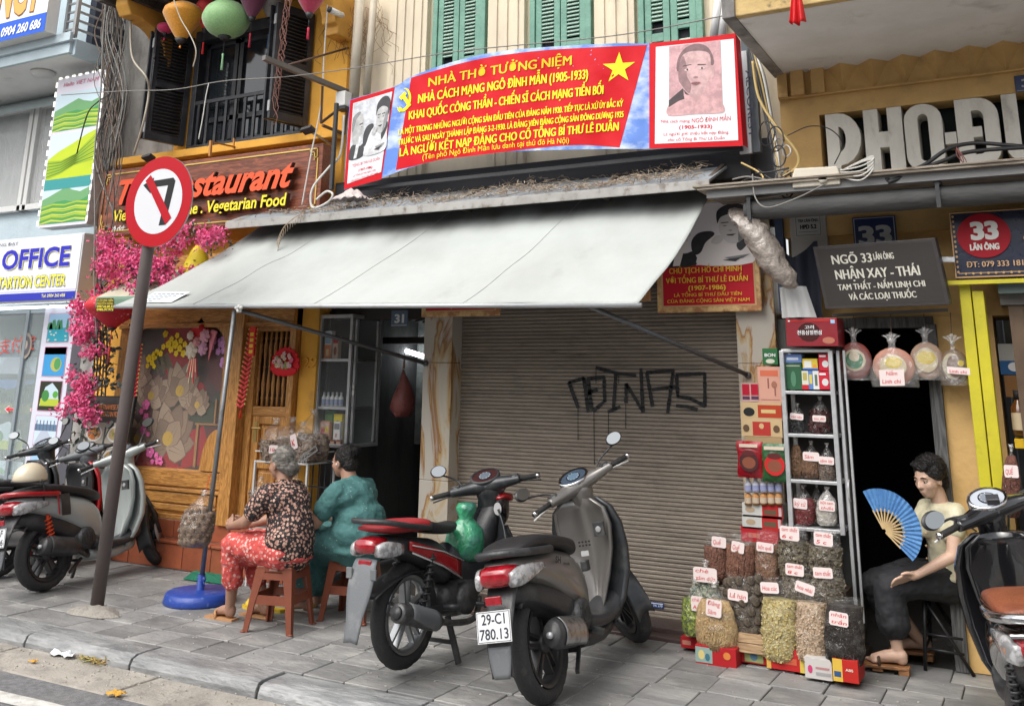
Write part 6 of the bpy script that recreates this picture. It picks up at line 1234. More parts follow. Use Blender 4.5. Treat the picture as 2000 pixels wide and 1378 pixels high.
bag(1586, 1135, 1290, 64, 6.20, (.42, .30, .19), 'tall bag of beige dried jasmine labelled hoa nhài', 'chips', .74, card=(1572, 1148, 38, 20, -14, ['hoa nhài']), psz=.010, npc=560, knot=False, col2=(.55, .42, .30))
bag(1650, 1168, 1300, 78, 6.14, (.035, .027, .022), 'glossy bag of black brown dried herb labelled nhân trần', 'sticks', .90, card=(1638, 1208, 37, 26, -4, ['nhân', 'trần']), psz=.007, npc=420, knot=False)
# boxes under the bags
for (x0, y0, x1, y1, Y, d, b, l, mk) in (
    (1330, 1246, 1362, 1263, 6.34, .22, C(.40, .015, .02), 'red box under the tea bags at the far left', [('r', .1, .3, .6, .7, C(.5, .2, .15))]),
    (1339, 1230, 1378, 1247, 6.36, .2, C(.55, .5, .47), 'white box with faded lettering under the tea bags', [('r', .2, .3, .8, .5, C(.35, .15, .15))]),
    (1359, 1268, 1437, 1294, 6.13, .16, C(.38, .015, .02), 'red and blue patterned box in front under the straw coloured roots', [('r', 0, .1, .42, .9, C(.25, .35, .32)), ('e', .15, .5, .08, .25, C(.6, .5, .2)), ('e', .3, .4, .06, .2, C(.05, .15, .2)), ('e', .78, .6, .09, .2, C(.6, .2, .05))]),
    (1437, 1270, 1496, 1290, 6.24, .16, C(.36, .02, .02), 'red and green box under the wooden crate', [('r', .3, .1, .9, .9, C(.3, .36, .15)), ('e', .6, .5, .12, .3, C(.1, .2, .3))]),
    (1498, 1272, 1570, 1303, 6.19, .18, C(.42, .02, .02), 'red and gold box under the yellow flower bag', [('r', 0, 0, .12, 1, C(.6, .35, .08)), ('r', .88, 0, 1, 1, C(.6, .45, .08)), ('r', .2, .3, .8, .6, C(.5, .1, .05))]),
    (1573, 1289, 1624, 1322, 6.10, .16, C(.50, .48, .46), 'white box with a pink flower under the jasmine bag', [('e', .2, .45, .09, .2, C(.5, .05, .15)), ('r', .4, .5, .9, .6, C(.4, .2, .2)), ('r', .4, .2, .95, .35, C(.3, .3, .3))]),
    (1628, 1291, 1675, 1328, 6.07, .2, C(.42, .02, .015), 'red and yellow box standing at the right end under the black herb bag', [('r', 0, 0, .38, 1, C(.6, .4, .06)), ('r', .05, .2, .32, .45, C(.03, .08, .2)), ('ABS', .5, .5, .3, .12, C(.7, .6, .5))])):
    cartonP(x0, y0, x1, y1, Y, d, b, l, marks=mk)
cr_m = wood('pale crate wood', (.48, .33, .19), (.30, .19, .10), .7, 'x')
t = thing('wooden_crate', 'low pale wooden crate under the monk fruit bag', 'crate', P(1465, 1270, 6.2)); a_, b_ = P(1436, 1271, 6.2), P(1499, 1242, 6.2)
for z0_, z1_ in ((a_.z, (a_.z + b_.z) / 2 - .002), ((a_.z + b_.z) / 2 + .002, b_.z)): a = MB(cr_m); a.box(a_.x, b_.x, 6.2, 6.215, z0_, z1_); a.build('plank', t, bevel=.002)
a = MB(cr_m); a.box(a_.x, b_.x, 6.215, 6.42, a_.z, b_.z - .005); a.build('box_body', t)
a = MB(C(.10, .08, .07)); a.box(-1.95, -1.5, 6.34, 6.5, 0, .26); a.box(-1.5, -1.2, 6.34, 6.5, 0, .24); tag(a.build('low_platform'), 'dark low platform hidden behind the front row of herb bags', 'stand')
# shelf contents bags
bag(1557, 788, 846, 32, 6.56, (.02, .02, .022), 'small bag of black dates labelled táo tàu', 'chips', .6, card=(1556, 813, 26, 12, -4, ['táo tàu']), psz=.012, npc=90)
bag(1601, 775, 846, 40, 6.56, (.07, .015, .015), 'bag of dark red dates labelled táo đỏ', 'chips', .66, card=(1600, 817, 26, 12, -2, ['táo đỏ']), psz=.014, npc=120)
bag(1555, 858, 933, 24, 6.54, (.20, .11, .06), 'narrow bag of brown bark at the left of the third shelf', 'sticks', .85, psz=.012, npc=90)
bag(1584, 862, 933, 36, 6.54, (.22, .12, .07), 'bag of brown ginseng sticks labelled Sâm', 'sticks', .72, card=(1584, 891, 32, 17, -2, ['Sâm']), psz=.012, npc=120)
bag(1615, 866, 940, 32, 6.52, (.18, .13, .10), 'bag of ginseng slices labelled sâm lát', 'chips', .55, card=(1614, 899, 30, 15, -2, ['sâm lát']), psz=.010, npc=120)
bag(1568, 947, 1022, 50, 6.54, (.22, .015, .015), 'bag of red goji berries labelled kỷ tử', 'chips', .66, card=(1563, 983, 27, 19, -3, ['kỷ tử']), psz=.008, npc=200)
bag(1595, 945, 1020, 26, 6.60, (.30, .24, .17), 'half hidden bag of pale slices behind the powder bag', 'chips', .6, psz=.010, npc=60)
bag(1615, 951, 1025, 42, 6.52, (.42, .36, .24), 'bag of cream powder labelled bột tam thất', 'powder', .5, card=(1615, 987, 31, 20, -2, ['bột tam', 'thất']))
# bags hanging in the doorway
a = MB(M('old rail', (.12, .11, .1), .7)); a.bar((-1.2, 6.66, 2.06), (-.5, 6.66, 2.08), .02); tag(a.build('hanging_rail'), 'dark rail with hooks across the top of the dark doorway', 'rail')
film2 = filmat('crinkled film', .1, (.8, .8, .78), .09, .07)
def hbag(cx, cy, wpx, hpx, Y, back, disc_, lab, card=None):
    c = P(cx, cy, Y); sc = (P(cx + 20, cy, Y) - P(cx, cy, Y)).length / 20; w, h = wpx * sc * .6, hpx * sc / 2; t = thing('hanging_bag', lab, 'bag', c)
    a = MB(C(*back)); a.smooth = True; a.ell(c + V((0, .01, -h * .1)), (w * .95, .035, h * .9), 20, 10); a.build('package', t)
    q = Print(c + V((-w * .75, -.028, -h * .8)), (w * 1.5, 0, 0), (0, 0, h * 1.45)); 
    for d_ in disc_: q.ell(*d_[:4], d_[4], 24)
    q.done('round_print', t)
    f = MB(film2); f.smooth = True; n = 34; rings = []
    for k in range(22):
        v = k / 21; r = [1.02, 1.08, 1.08, 1.05, .98, .8, .5, .2, .14][min(8, int(v * 9))]; v2 = v * 9 % 1; r2 = [1.08, 1.08, 1.05, .98, .8, .5, .2, .14, .3][min(8, int(v * 9))]; r = r + (r2 - r) * v2
        rings.append([c + V((cos(2 * pi * j / n) * w * r * (1 + .07 * wob(2 * pi * j / n, v, cx)), sin(2 * pi * j / n) * .06 * r * (1 + .2 * wob(2 * pi * j / n, v, cx + 5)), -h * 1.02 + v * h * 2.25)) for j in range(n)])
    f.loft(rings, cap=False); f.build('plastic_film', t)
    f = MB(filmw); k_ = c + V((0, 0, h * 1.08)); f.smooth = True; f.ell(k_, (.016, .014, .014), 8, 5)
    for j in range(5): f.grid(3, 4, lambda u, v, j=j: k_ + V(((j - 2 + u - .5) * .022 * v, .02 * sin(j * 2.1) * v, .055 * v * (1 - .3 * abs(j - 2) / 2))))
    f.build('knot', t); f = MB(C(.15, .1, .08)); f.tube([k_, k_ + V((.005, .03, max(.03, 2.06 - k_.z)))], .0025, 5); f.build('string', t)
    if card: 
        cc = P(card[0], card[1], Y - .08); q = Print(cc + V((-card[2] * sc / 2, 0, -card[3] * sc / 2)), V((card[2] * sc, 0, card[4])), (0, 0, card[3] * sc)); q.rect(0, 0, 1, 1, C(.72, .62, .6)); n = len(card[5])
        for i, l_ in enumerate(card[5]): q.text(l_, .1 if len(l_) > 3 else .28, 1 - (i + 1) / n + .15, .75 if len(l_) > 3 else .45, .26 if n > 1 else .45, redink, .008, .1)
        q.done('price_card', t)
crm_, yl_ = C(.50, .42, .28), C(.55, .42, .04)
hbag(1670, 700, 58, 84, 6.62, (.25, .06, .05), [(.5, .5, .42, .36, crm_), (.5, .5, .33, .28, C(.03, .18, .08)), (.5, .62, .2, .16, crm_)], 'hanging bag with a green and cream round package, leftmost in the doorway')
hbag(1745, 712, 74, 88, 6.56, (.45, .22, .16), [(.5, .5, .4, .38, crm_), (.52, .62, .25, .18, yl_)], 'hanging bag with yellow printed round package and a big Nấm Linh chi card', (1742, 738, 48, 32, .004, ['Nấm', 'Linh chi']))
hbag(1810, 700, 60, 86, 6.62, (.45, .30, .22), [(.5, .5, .42, .4, crm_), (.5, .58, .34, .22, yl_)], 'hanging bag with yellow round package, third from the left in the doorway')
hbag(1864, 712, 50, 84, 6.58, (.18, .12, .08), [(.42, .5, .42, .45, C(.42, .38, .28)), (.52, .5, .34, .38, C(.14, .08, .06)), (.8, .6, .14, .1, yl_)], 'hanging bag with brown slices beside the yellow post', (1872, 722, 44, 14, -.01, ['Linh chi']))
# plastic wrapped roll and white bag above
a = MB(filmw); a.smooth = True; pts = curve([P(1432, 408, 6.25), P(1450, 425, 6.2), P(1480, 460, 6.2), P(1515, 520, 6.25), P(1548, 562, 6.3)], 6); rg = []
rs_ = [.03, .045, .06, .075, .085, .09, .095, .1, .105, .105, .11, .11, .105, .11, .115, .115, .11, .115, .11, .1, .09, .08, .07, .05, .03]
for i, p in enumerate(pts): r = rs_[min(i, 24)] * .82; rg.append([p + V((cos(j * pi / 12) * r * (1 + .45 * wob(j * pi / 12, i * .08, 3)), sin(j * pi / 12) * r * .8, sin(j * pi / 12) * r * .45 * (1 + .6 * wob(j * pi / 12, i * .06, 8)))) for j in range(24)])
a.m = M('dusty plastic wrap', (.36, .31, .27), .28, col2=(.2, .17, .15), scale=7, bump=1., bscale=22, spec=1.); a.loft(rg); wr = tag(a.build('plastic_wrapped_roll'), 'dusty plastic wrapped roll hanging slanted beside the framed poster', 'bundle')
a = MB(M('translucent white sheet', (.5, .5, .49), .5, bump=.6, bscale=8)); a.smooth = True; c = P(1553, 590, 6.45); a.grid(12, 12, lambda u, v: c + V(((u - .5) * (.22 - .05 * v) - .03 * v + .02, -.05 * sin(pi * u) + .01 * sin(u * 20), (v - .5) * .2))); tag(a.build('white_plastic_sheet'), 'white translucent plastic sheet above the red ginseng box', 'plastic sheet')
a = MB(M('blue black cloth', (.02, .025, .04), .8, bump=.5, bscale=12)); a.smooth = True; c = P(1568, 560, 6.6); a.grid(14, 14, lambda u, v: c + V(((u - .5) * .24, .06 * sin(u * 11) * .5, (v - .5) * .5 - .05 * sin(u * 5)))); tag(a.build('dark_cloth'), 'dark cloth hanging between the wrapped roll and the black sign', 'cloth')
a = MB(M('dark blue upright', (.03, .05, .10), .5, bump=.1)); a.box(-1.555, -1.5, 6.70, 6.78, 2.1, 2.82); tag(a.build('blue_post'), 'narrow dark blue metal upright beside the framed poster', 'post')
# inside of the right hand shop
t = thing('shop_interior', 'dim interior of the right edge shop behind the yellow posts', 'room', (.5, 7.5, 0))
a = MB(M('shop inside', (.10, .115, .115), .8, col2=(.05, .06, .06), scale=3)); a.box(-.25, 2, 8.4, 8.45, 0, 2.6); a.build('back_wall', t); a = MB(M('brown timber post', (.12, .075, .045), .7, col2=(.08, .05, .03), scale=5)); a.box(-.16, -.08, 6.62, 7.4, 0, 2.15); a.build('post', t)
a = MB(C(.16, .15, .14)); a.box(-.2, 1.2, 6.6, 6.8, 2.1, 2.22); a.build('shutter_box', t); a = MB(C(.08, .06, .05)); a.box(-.08, 1, 6.72, 7.1, 1.24, 1.27); a.box(-.08, 1, 6.72, 7.1, .98, 1.01); a.build('shelf_board', t)
cartonP(1955, 671, 2010, 731, 6.85, .2, C(.45, .45, .43), 'white and blue box with a cup picture in the right edge shop', marks=[('r', 0, 0, 1, .45, C(.03, .12, .3)), ('e', .45, .25, .2, .15, WHT)]); cartonP(1965, 733, 2020, 775, 6.85, .25, C(.28, .14, .05), 'brown cardboard box under the cup box in the right edge shop')
a = MB(M('brown honey glass', (.12, .04, .01), .1, spec=.9)); c = P(1996, 850, 6.7); bo = bottle(c.x, c.y, c.z, .045, .26, a.m, BLK, 'brown bottle with a paper label at the right edge', None, C(.55, .45, .3))
cartonP(1983, 858, 2040, 875, 6.65, .2, C(.65, .42, .02), 'flat yellow box under the brown bottle at the right edge', marks=[])
bag(1975, 870, 1010, 36, 6.45, (.16, .06, .04), 'tall bag of cinnamon labelled QUẾ behind the rightmost scooter', 'sticks', .86, card=(1975, 920, 28, 26, 0, ['QUẾ']), psz=.014)
# ================================================================ rack with mushroom bags behind the women
RY = 6.35
def rP(x, y): return P(x, y, RY)
t = thing('display_rack', 'white metal rack with a raised edge standing in front of the restaurant door', 'rack', rP(540, 1100)); wm = M('white rack metal', (.62, .62, .6), .4, .2)
x0, x1, zt = rP(497, 910).x, rP(600, 900).x, rP(600, 905).z; a = MB(wm)
for x in (x0, x1): 
    a = MB(wm); a.box(x - .008, x + .008, RY, RY + .016, 0, zt); a.build('leg', t); a = MB(wm); a.box(x - .008, x + .008, RY + .34, RY + .356, 0, zt); a.build('leg', t)
a = MB(wm); a.box(x0, x1, RY - .004, RY + .36, zt - .012, zt); a.build('tray', t); a = MB(wm); a.bar((x0, RY, zt + .075), (x1, RY, zt + .075), .010); a.bar((x1, RY, zt + .075), (x1, RY + .35, zt + .075), .010)
for k in range(9): a.bar((x1 - .10 + k * .0125, RY, zt), (x1 - .10 + (k + 1) * .0125, RY, zt + (.075 if k % 2 else 0)), .004)
a.build('guard_rail', t); a = MB(wm); a.box(x0, x1, RY, RY + .35, .30, .31); a.build('shelf_board', t)
for (px, pt, pb, w, Y, l, cd) in ((540, 818, 903, 58, 6.42, 'bag of brown mushrooms with a white price tag, leftmost on the white rack', (534, 877, 17, 12, 0, ['10'])), (572, 815, 895, 60, 6.52, 'mushroom bag tied at the top, second on the white rack', None), (592, 824, 900, 52, 6.42, 'bag of dark brown mushrooms with a tilted paper tag on the white rack', (574, 862, 12, 22, 20, ['K'])), (613, 800, 895, 56, 6.56, 'loosely closed mushroom bag nearest the glass cabinet', None)):
    bag(px, pt, pb, w, Y, (.17, .11, .08), l, 'chips', .5, card=cd, psz=.018, npc=160, film_m=filmw if 0 else film, col2=(.35, .27, .2))
bag(510, 930, 990, 44, 6.42, (.3, .2, .14), 'small clear bag on the lower part of the white rack', 'chips', .5, psz=.012, npc=60); bag(578, 925, 985, 40, 6.46, (.2, .13, .1), 'small bag of dark roots in the rack behind the two women', 'chips', .5, psz=.012, npc=60)
a = MB(C(.05, .055, .06)); x0, x1 = P(600, 900, 6.6).x, P(648, 900, 6.6).x; a.box(x0, x1, 6.6, 7.0, .0, .02)
for k in range(5):
    a.box(x0 + k * (x1 - x0) / 4 - .004, x0 + k * (x1 - x0) / 4 + .004, 6.6, 6.608, .02, .95); a.box(x0, x1, 6.6, 6.608, .15 + k * .2, .158 + k * .2)
tag(a.build('wire_stand'), 'black wire stand in the alley entrance behind the woman in green', 'stand')
t = MB(M('chrome bits', (.6, .6, .6), .2, .9)); c = P(603, 883, 6.3); t.bar(c + V((-.08, 0, -.04)), c + V((.07, 0, .05)), .012); t.bar(c + V((-.06, 0, -.07)), c + V((.09, 0, .02)), .012); t.bar(c + V((-.08, 0, -.04)), c + V((-.06, 0, -.07)), .01); t.bar(c + V((.07, 0, .05)), c + V((.09, 0, .02)), .01); tag(t.build('steel_cutter'), 'small chrome slicer lying on the end of the white rack', 'tool')
# ---- bag tied to the awning pole
nb = bag(378, 958, 1066, 56, 5.66, (.26, .18, .125), 'knotted plastic bag of round brown nuts tied to the awning pole with red string', 'balls', .62, psz=.022, npc=60, lean=22, name='nut_bag', dpt=.8)
a = MB(C(.6, .06, .02)); a.tube([P(401, 967, 5.66), P(404, 950, 5.68), P(411, 925, 5.70)], .003, 5); a.build('string', nb)
a = MB(M('pink plastic bag', (.32, .10, .09), .3, alpha=.75, bump=.8, bscale=14)); a.smooth = True; c = P(787, 770, 7.15); a.lathe([(.01, .22), (.02, .18), (.05, .08), (.09, -.04), (.10, -.12), (.06, -.18), (.01, -.19)], c, n=20); a.v = [v + V((mnoise.noise(v * 22), 0, mnoise.noise(v * 18 + V((3, 3, 3))))) * .035 for v in a.v]; a.lathe([(.004, .35), (.012, .22)], c, n=6); tag(a.build('pink_bag'), 'pink plastic bag hanging in the dark alley', 'bag')
# ================================================================ motor scooters
tyre_m = M('tyre rubber', (.028, .028, .029), .75, bump=.3, bscale=70, dirt=(.11, .10, .09), dscale=6, damt=(.55, .8))
rimb = M('black cast rim', (.04, .04, .043), .4, .3); rimg = M('grey cast rim', (.30, .31, .32), .35, .8)
plm = M('black scooter plastic', (.028, .029, .032), .42, bump=.12, bscale=120, dirt=(.10, .10, .095), dscale=5, damt=(.52, .8))
plg = M('grey scooter plastic', (.13, .14, .15), .55, bump=.1, bscale=120, dirt=(.25, .25, .25), dscale=7, damt=(.55, .8))
seatm = M('black vinyl seat', (.018, .018, .02), .45, bump=.25, bscale=160)
chrome = M('chrome', (.62, .62, .63), .12, 1.); engm = M('dull engine metal', (.11, .11, .112), .5, .6, col2=(.06, .06, .06), scale=20, bump=.25, bscale=60)
glsr = M('red lens', (.24, .003, .008), .06, coat=1., col2=(.35, .01, .02), scale=30); glsc = M('clear lens', (.42, .42, .43), .06, coat=1., col2=(.22, .22, .22), scale=25, mix=(.45, .55)); glso = M('amber lens', (.45, .17, .05), .1, coat=1.)
mirg = M('mirror glass', (.42, .43, .43), .04, 1.)
def se(x, zc, hw, hh, n=18, p=2.6, yc=0, tilt=0.):
    o = []
    for k in range(n):
        t = 2 * pi * k / n; c, s = cos(t), sin(t); y = hw * abs(c) ** (2 / p) * (1 if c >= 0 else -1); z = hh * abs(s) ** (2 / p) * (1 if s >= 0 else -1); o.append(V((x + z * tilt, yc + y, zc + z)))
    return o
def sloft(rows, m, n=18, p=2.6, sub=3):
    """smooth loft through (x, zc, halfwidth, halfheight[, yc])"""
    a = MB(m); a.smooth = True; xs = [V((r[0], r[1], r[2])) for r in rows]; ys = [V((r[3], r[4] if len(r) > 4 else 0, 0)) for r in rows]; X = curve(xs, sub); Y = curve(ys, sub)
    a.loft([se(q.x, q.y, max(q.z, .004), max(w.x, .004), n, p, w.y) for q, w in zip(X, Y)]); return a
def wheel(x, r, w, rim, t, sp=5, mat=None, rimr=None, disc=0):
    """tyre and rim parts round an axle at (x, 0, r)"""
    rr = rimr or r * .70; c = V((x, 0, r)); a = MB(tyre_m); n, k = 72, 14; rings = []; a.smooth = True
    for i in range(n):
        an = 2 * pi * i / n; d = V((cos(an), 0, sin(an))); rc = (r + rr) / 2; rg = []
        for j in range(k):
            b = 2 * pi * j / k; u = cos(b) * (r - rr) / 2; y = sin(b) * w / 2; tr = -.0045 if (u > 0 and (i + (j * (1 if j < k / 2 else -1))) % 4 == 0) else 0; rg.append(c + d * (rc + u * 1.0 + tr) + V((0, y, 0)))
        rings.append(rg)
    a.loft(rings, loop=True); ty = a
    b = MB(rim); b.lathe([(rr + .008, -w * .40), (rr - .012, -w * .38), (rr - .022, -w * .2), (rr - .022, w * .2), (rr - .012, w * .38), (rr + .008, w * .40)], c, (0, 1, 0), 48, cap=False); b.lathe([(.045, -w * .42), (.05, -w * .3), (.05, w * .3), (.045, w * .42)], c, (0, 1, 0), 20)
    for q in range(sp):
        an = 2 * pi * q / sp + .3; d = V((cos(an), 0, sin(an))); e = V((-d.z, 0, d.x)); n0 = c + d * .03; n1 = c + d * (rr - .015)
        for s_ in (-1, 1): b.loft([[n0 + e * (.016 * s_ + o1) + V((0, o2, 0)) for o1, o2 in ((-.009, -w * .26), (.009, -w * .26), (.009, w * .26), (-.009, w * .26))], [n1 + e * (.03 * s_ + o1) + V((0, o2, 0)) for o1, o2 in ((-.007, -w * .2), (.007, -w * .2), (.007, w * .2), (-.007, w * .2))]])
    if disc: b.m = steel; b.lathe([(disc, -w * .62), (disc, -w * .56), (disc * .5, -w * .56)], c, (0, 1, 0), 32)
    return ty, b
def spring(p, q, r, n=9, m=8):
    p, q = V(p), V(q); d = q - p; u = d.orthogonal().normalized(); v = d.normalized().cross(u); return [p + d * (i / (n * m)) + (u * cos(2 * pi * i / m) + v * sin(2 * pi * i / m)) * r for i in range(n * m + 1)]
def plate_(mbx, c, txt, X_=V((0, -1, 0)), Z_=V((.28, 0, .96)), w=.19, h=.14):
    Z_ = Z_.normalized(); N_ = X_.cross(Z_).normalized(); c = V(c); mbx.m = C(.70, .71, .72, .35); mbx.obox(c, X_ * w / 2, Z_ * h / 2, N_ * .002); mbx.m = C(.04, .045, .06)
    for i, l in enumerate(txt): wd = .13 if len(l) < 6 else .16; b = c + Z_ * (.012 - i * .066) + N_ * .0035; mbx.text(l, b - X_ * wd / 2, b + X_ * wd / 2, Z_ * .048, .012, N=N_)
    for s_ in (-1, 1): mbx.obox(c + Z_ * s_ * (h / 2 - .005) + N_ * .0026, X_ * (w / 2 - .004), Z_ * .0012, N_ * .0005); mbx.obox(c + X_ * s_ * (w / 2 - .005) + N_ * .0026, X_ * .0012, Z_ * (h / 2 - .004), N_ * .0005)
def scooter(label, loc, head, lean, steer, c):
    """local axes: x forward from the rear axle, y left, z up; c = options"""
    t = thing('motor_scooter', label, 'motor scooter', (0, 0, 0)); K = c['kind']; L = c.get('L', 1.26); body = c['body']; acc = c.get('acc', plm); r1, r2 = c.get('r1', .28), c.get('r2', .28); w1 = c.get('w1', .10)
    add = lambda a, name, par=t, **k: a.build(name, par, **k)
    def wh_(x, r, w, xf=None, **k):
        ty, rm = wheel(x, r, w, c.get('rim', rimb), t, **k)
        if xf is not None: ty.xf(xf); rm.xf(xf)
        p = add(ty, 'wheel'); add(rm, 'rim', p)
    lift = c.get('lift', 0); wh_(0, r1, w1, Matrix.Translation((0, 0, lift)), sp=c.get('sp', 5))
    ax = V((-.45, 0, .89)); hp = V((L - .10 - .45 * .3, 0, .72)); SM = Matrix.Translation(hp) @ Matrix.Rotation(radians(steer), 4, ax) @ Matrix.Translation(-hp)
    wh_(L, r2, w1 * .9, SM, sp=c.get('sp', 5), disc=.10)
    a = MB(engm)
    for s_ in (-.075, .075): a.tube([(L, s_, r2), (L - .10, s_, .52), (L - .17, s_ * .6, .66)], .018, 8)
    add(a.xf(SM), 'fork'); a = MB(c.get('fender', body)); a.smooth = True
    a.grid(16, 8, lambda u, v: (L - cos(-.35 + u * 2.35) * (r2 + .025), (v - .5) * .12 * (1 if u < .8 else .8), r2 + sin(-.35 + u * 2.35) * (r2 + .03) - .03 * (2 * v - 1) ** 2)); add(a.xf(SM), 'front_fender', solid=.005)
    # handlebar
    hz = c.get('hz', 1.0); hx = L - .40 if K != 'wave' else L - .38; hb = c.get('hbar', body)
    a = MB(hb); a.smooth = True; hw = curve([V((-.02, -.235, .028)), V((.0, -.17, .034)), V((.03, -.09, .045)), V((.045, 0, .055)), V((.03, .09, .045)), V((.0, .17, .034)), V((-.02, .235, .028))], 4)
    a.loft([[V((hx + p.x + cos(j * pi / 8) * p.z * 1.25, p.y, hz + .012 * (1 - abs(p.y) / .235) * 0 + sin(j * pi / 8) * p.z)) for j in range(16)] for p in hw]); hbo = add(a.xf(SM), 'handlebar_cover')
    a = MB(hb); a.smooth = True; a.loft([[V((hx + .06 + dx + cos(j * pi / 8) * rx_, sin(j * pi / 8) * ry_, z)) for j in range(16)] for z, rx_, ry_, dx in ((hz + .035, .05, .07, .0), (hz, .085, .10, 0), (hz - .06, .075, .085, .01), (hz - .14, .06, .065, .04), (hz - .22, .055, .06, .075))]); add(a.xf(SM), 'column_cover')
    dsh = MB(c.get('dashring', plm)); dc = V((hx + .035, 0, hz + .055)); dn = V((-.55, 0, .83)); dsh.smooth = True; rt = dn.to_track_quat('Z', 'Y').to_matrix()
    def el(r_x, r_y, off, m): dsh.m = m; e1, e2 = V((.83, 0, .55)), V((0, 1, 0)); dsh.disc(dc + dn * off, e2 * r_y, -e1 * r_x, 24) if 0 else dsh.disc(dc + dn * off, e1 * r_x, e2 * r_y, 24)
    a2 = MB(c.get('dashring', plm)); a2.smooth = True; e1, e2 = V((.83, 0, .55)), V((0, 1, 0)); a2.loft([[dc + dn * o_ + e1 * cos(j * pi / 12) * .078 * s_ + e2 * sin(j * pi / 12) * .105 * s_ for j in range(24)] for o_, s_ in ((-.05, .9), (.0, 1.0), (.012, .98), (.012, .84))], cap=False); add(a2.xf(SM), 'dash_bezel')
    dsh.smooth = False; el(.068, .09, .008, c.get('dash', C(.03, .035, .045, .1))); el(.042, .046, .0105, C(.02, .02, .025, .1)); el(.036, .04, .0115, c.get('dial', C(.12, .14, .17, .1))); dsh.m = C(.7, .7, .7)
    for q in range(9): an = pi * .2 * q - .3; dsh.poly([dc + dn * .013 + e1 * cos(an + o1) * rq * .036 + e2 * sin(an + o1) * rq * .04 for o1, rq in ((-.04, .8), (.04, .8), (.04, .98), (-.04, .98))])
    add(dsh.xf(SM), 'instrument_face')
    for s_ in (-1, 1):
        a = MB(plm); a.tube(curve([(hx + .03, s_ * .17, hz - .01), (hx + .10, s_ * .20, hz + .02), (hx + .15, s_ * .10, hz - .04), (hx + .10, s_ * .03, hz - .16)], 5), .005, 5); add(a.xf(SM), 'control_cable')
        a = MB(M('rubber grip', (.02, .02, .02), .7, bump=.6, bscale=200)); a.tube([(hx - .02, s_ * .235, hz), (hx - .05, s_ * .35, hz - .004)], .0165, 12); g = add(a.xf(SM), 'grip')
        a = MB(chrome); a.tube([(hx - .05, s_ * .35, hz - .004), (hx - .056, s_ * .372, hz - .005)], .017, 12); add(a.xf(SM), 'bar_end', g)
        a = MB(c.get('lever', C(.5, .5, .5))); a.tube([(hx + .02, s_ * .20, hz - .01), (hx + .035, s_ * .27, hz - .02), (hx + .0, s_ * .37, hz - .035)], .006, 6); add(a.xf(SM), 'brake_lever', g)
        a = MB(plm); a.obox((hx - .015, s_ * .20, hz + .012), (.022, 0, 0), (0, .028, 0), (0, 0, .025)); a.m = plg; a.obox((hx - .036, s_ * .20, hz + .02), (.003, 0, 0), (0, .012, 0), (0, 0, .008)); add(a.xf(SM), 'switch_pod', g, bevel=.004)
        if c.get('mir', (1, 1))[0 if s_ < 0 else 1]:
            mo = c.get('mout', .30); mh = c.get('mh', .17); mc = V((hx + .0, s_ * mo, hz + mh)); a = MB(plm); a.tube(curve([(hx + .03, s_ * .16, hz + .02), (hx + .05, s_ * (.16 + (mo - .16) * .3), hz + mh * .5), mc + V((.02, -s_ * .02, -.03))], 5), .006, 6); st_ = add(a.xf(SM), 'mirror')
            sx_, sy_ = c.get('ms', (.052, .038)); nrm = V((-.95, -s_ * .28, .1)).normalized(); q_ = nrm.to_track_quat('Z', 'Y').to_matrix(); a = MB(plm); a.ell(mc, (sx_, sy_, .018), 20, 8, q_ @ Matrix.Rotation(0, 3, 'Z')); add(a.xf(SM), 'mirror_shell', st_)
            a = MB(mirg); u_, v_ = q_ @ V((1, 0, 0)), q_ @ V((0, 1, 0)); a.disc(mc + nrm * .0195, u_ * sx_ * .86, v_ * sy_ * .86, 24); add(a.xf(SM), 'mirror_glass', st_)
    if K == 'wave':
        add(sloft([(-.30, .74, .05, .03), (-.15, .70, .10, .055), (.05, .64, .115, .08), (.22, .58, .11, .11), (.34, .52, .09, .10)], plm), 'side_cover')
        for s_ in (-1, 1):
            a = MB(c['red']); a.smooth = True; a.grid(10, 4, lambda u, v: (.40 - .52 * u, s_ * (.118 + .004 * sin(u * 3)), .50 + .20 * u ** .8 + (v - .5) * (.10 - .05 * u))); add(a, 'red_panel', solid=.008)
            a = MB(C(.45, .45, .45, .3)); a.tube([(.40, s_ * .126, .455), (.2, s_ * .128, .55), (-.1, s_ * .126, .66)], .005, 6); a.tube([(.42, s_ * .126, .55), (.2, s_ * .128, .63), (-.1, s_ * .126, .70)], .004, 6); add(a, 'silver_line')
        add(sloft([(-.33, .805, .09, .012), (-.22, .80, .115, .03), (-.05, .795, .125, .035), (.10, .785, .12, .035)], c['red_seat'], p=3), 'rear_seat'); add(sloft([(.08, .785, .122, .036), (.2, .755, .12, .035), (.36, .735, .095, .03), (.44, .745, .06, .022)], seatm, p=3), 'front_seat')
        a = MB(plm); a.tube(curve([(.06, .13, .775), (-.15, .15, .81), (-.33, .12, .845), (-.38, 0, .85), (-.33, -.12, .845), (-.15, -.15, .81), (.06, -.13, .775)], 6), .016, 10); add(a, 'grab_rail')
        add(sloft([(-.38, .72, .07, .035), (-.33, .72, .085, .045), (-.27, .72, .085, .045)], glsr, p=3), 'tail_light')
        for s_ in (-1, 1): add(sloft([(-.37, .70, .02, .03, s_ * .085), (-.30, .70, .03, .045, s_ * .10), (-.18, .69, .012, .03, s_ * .115)], glsc), 'turn_signal')
        a = MB(glsr); a.box(-.372, -.36, -.045, .045, .60, .65); add(a, 'reflector', bevel=.004)
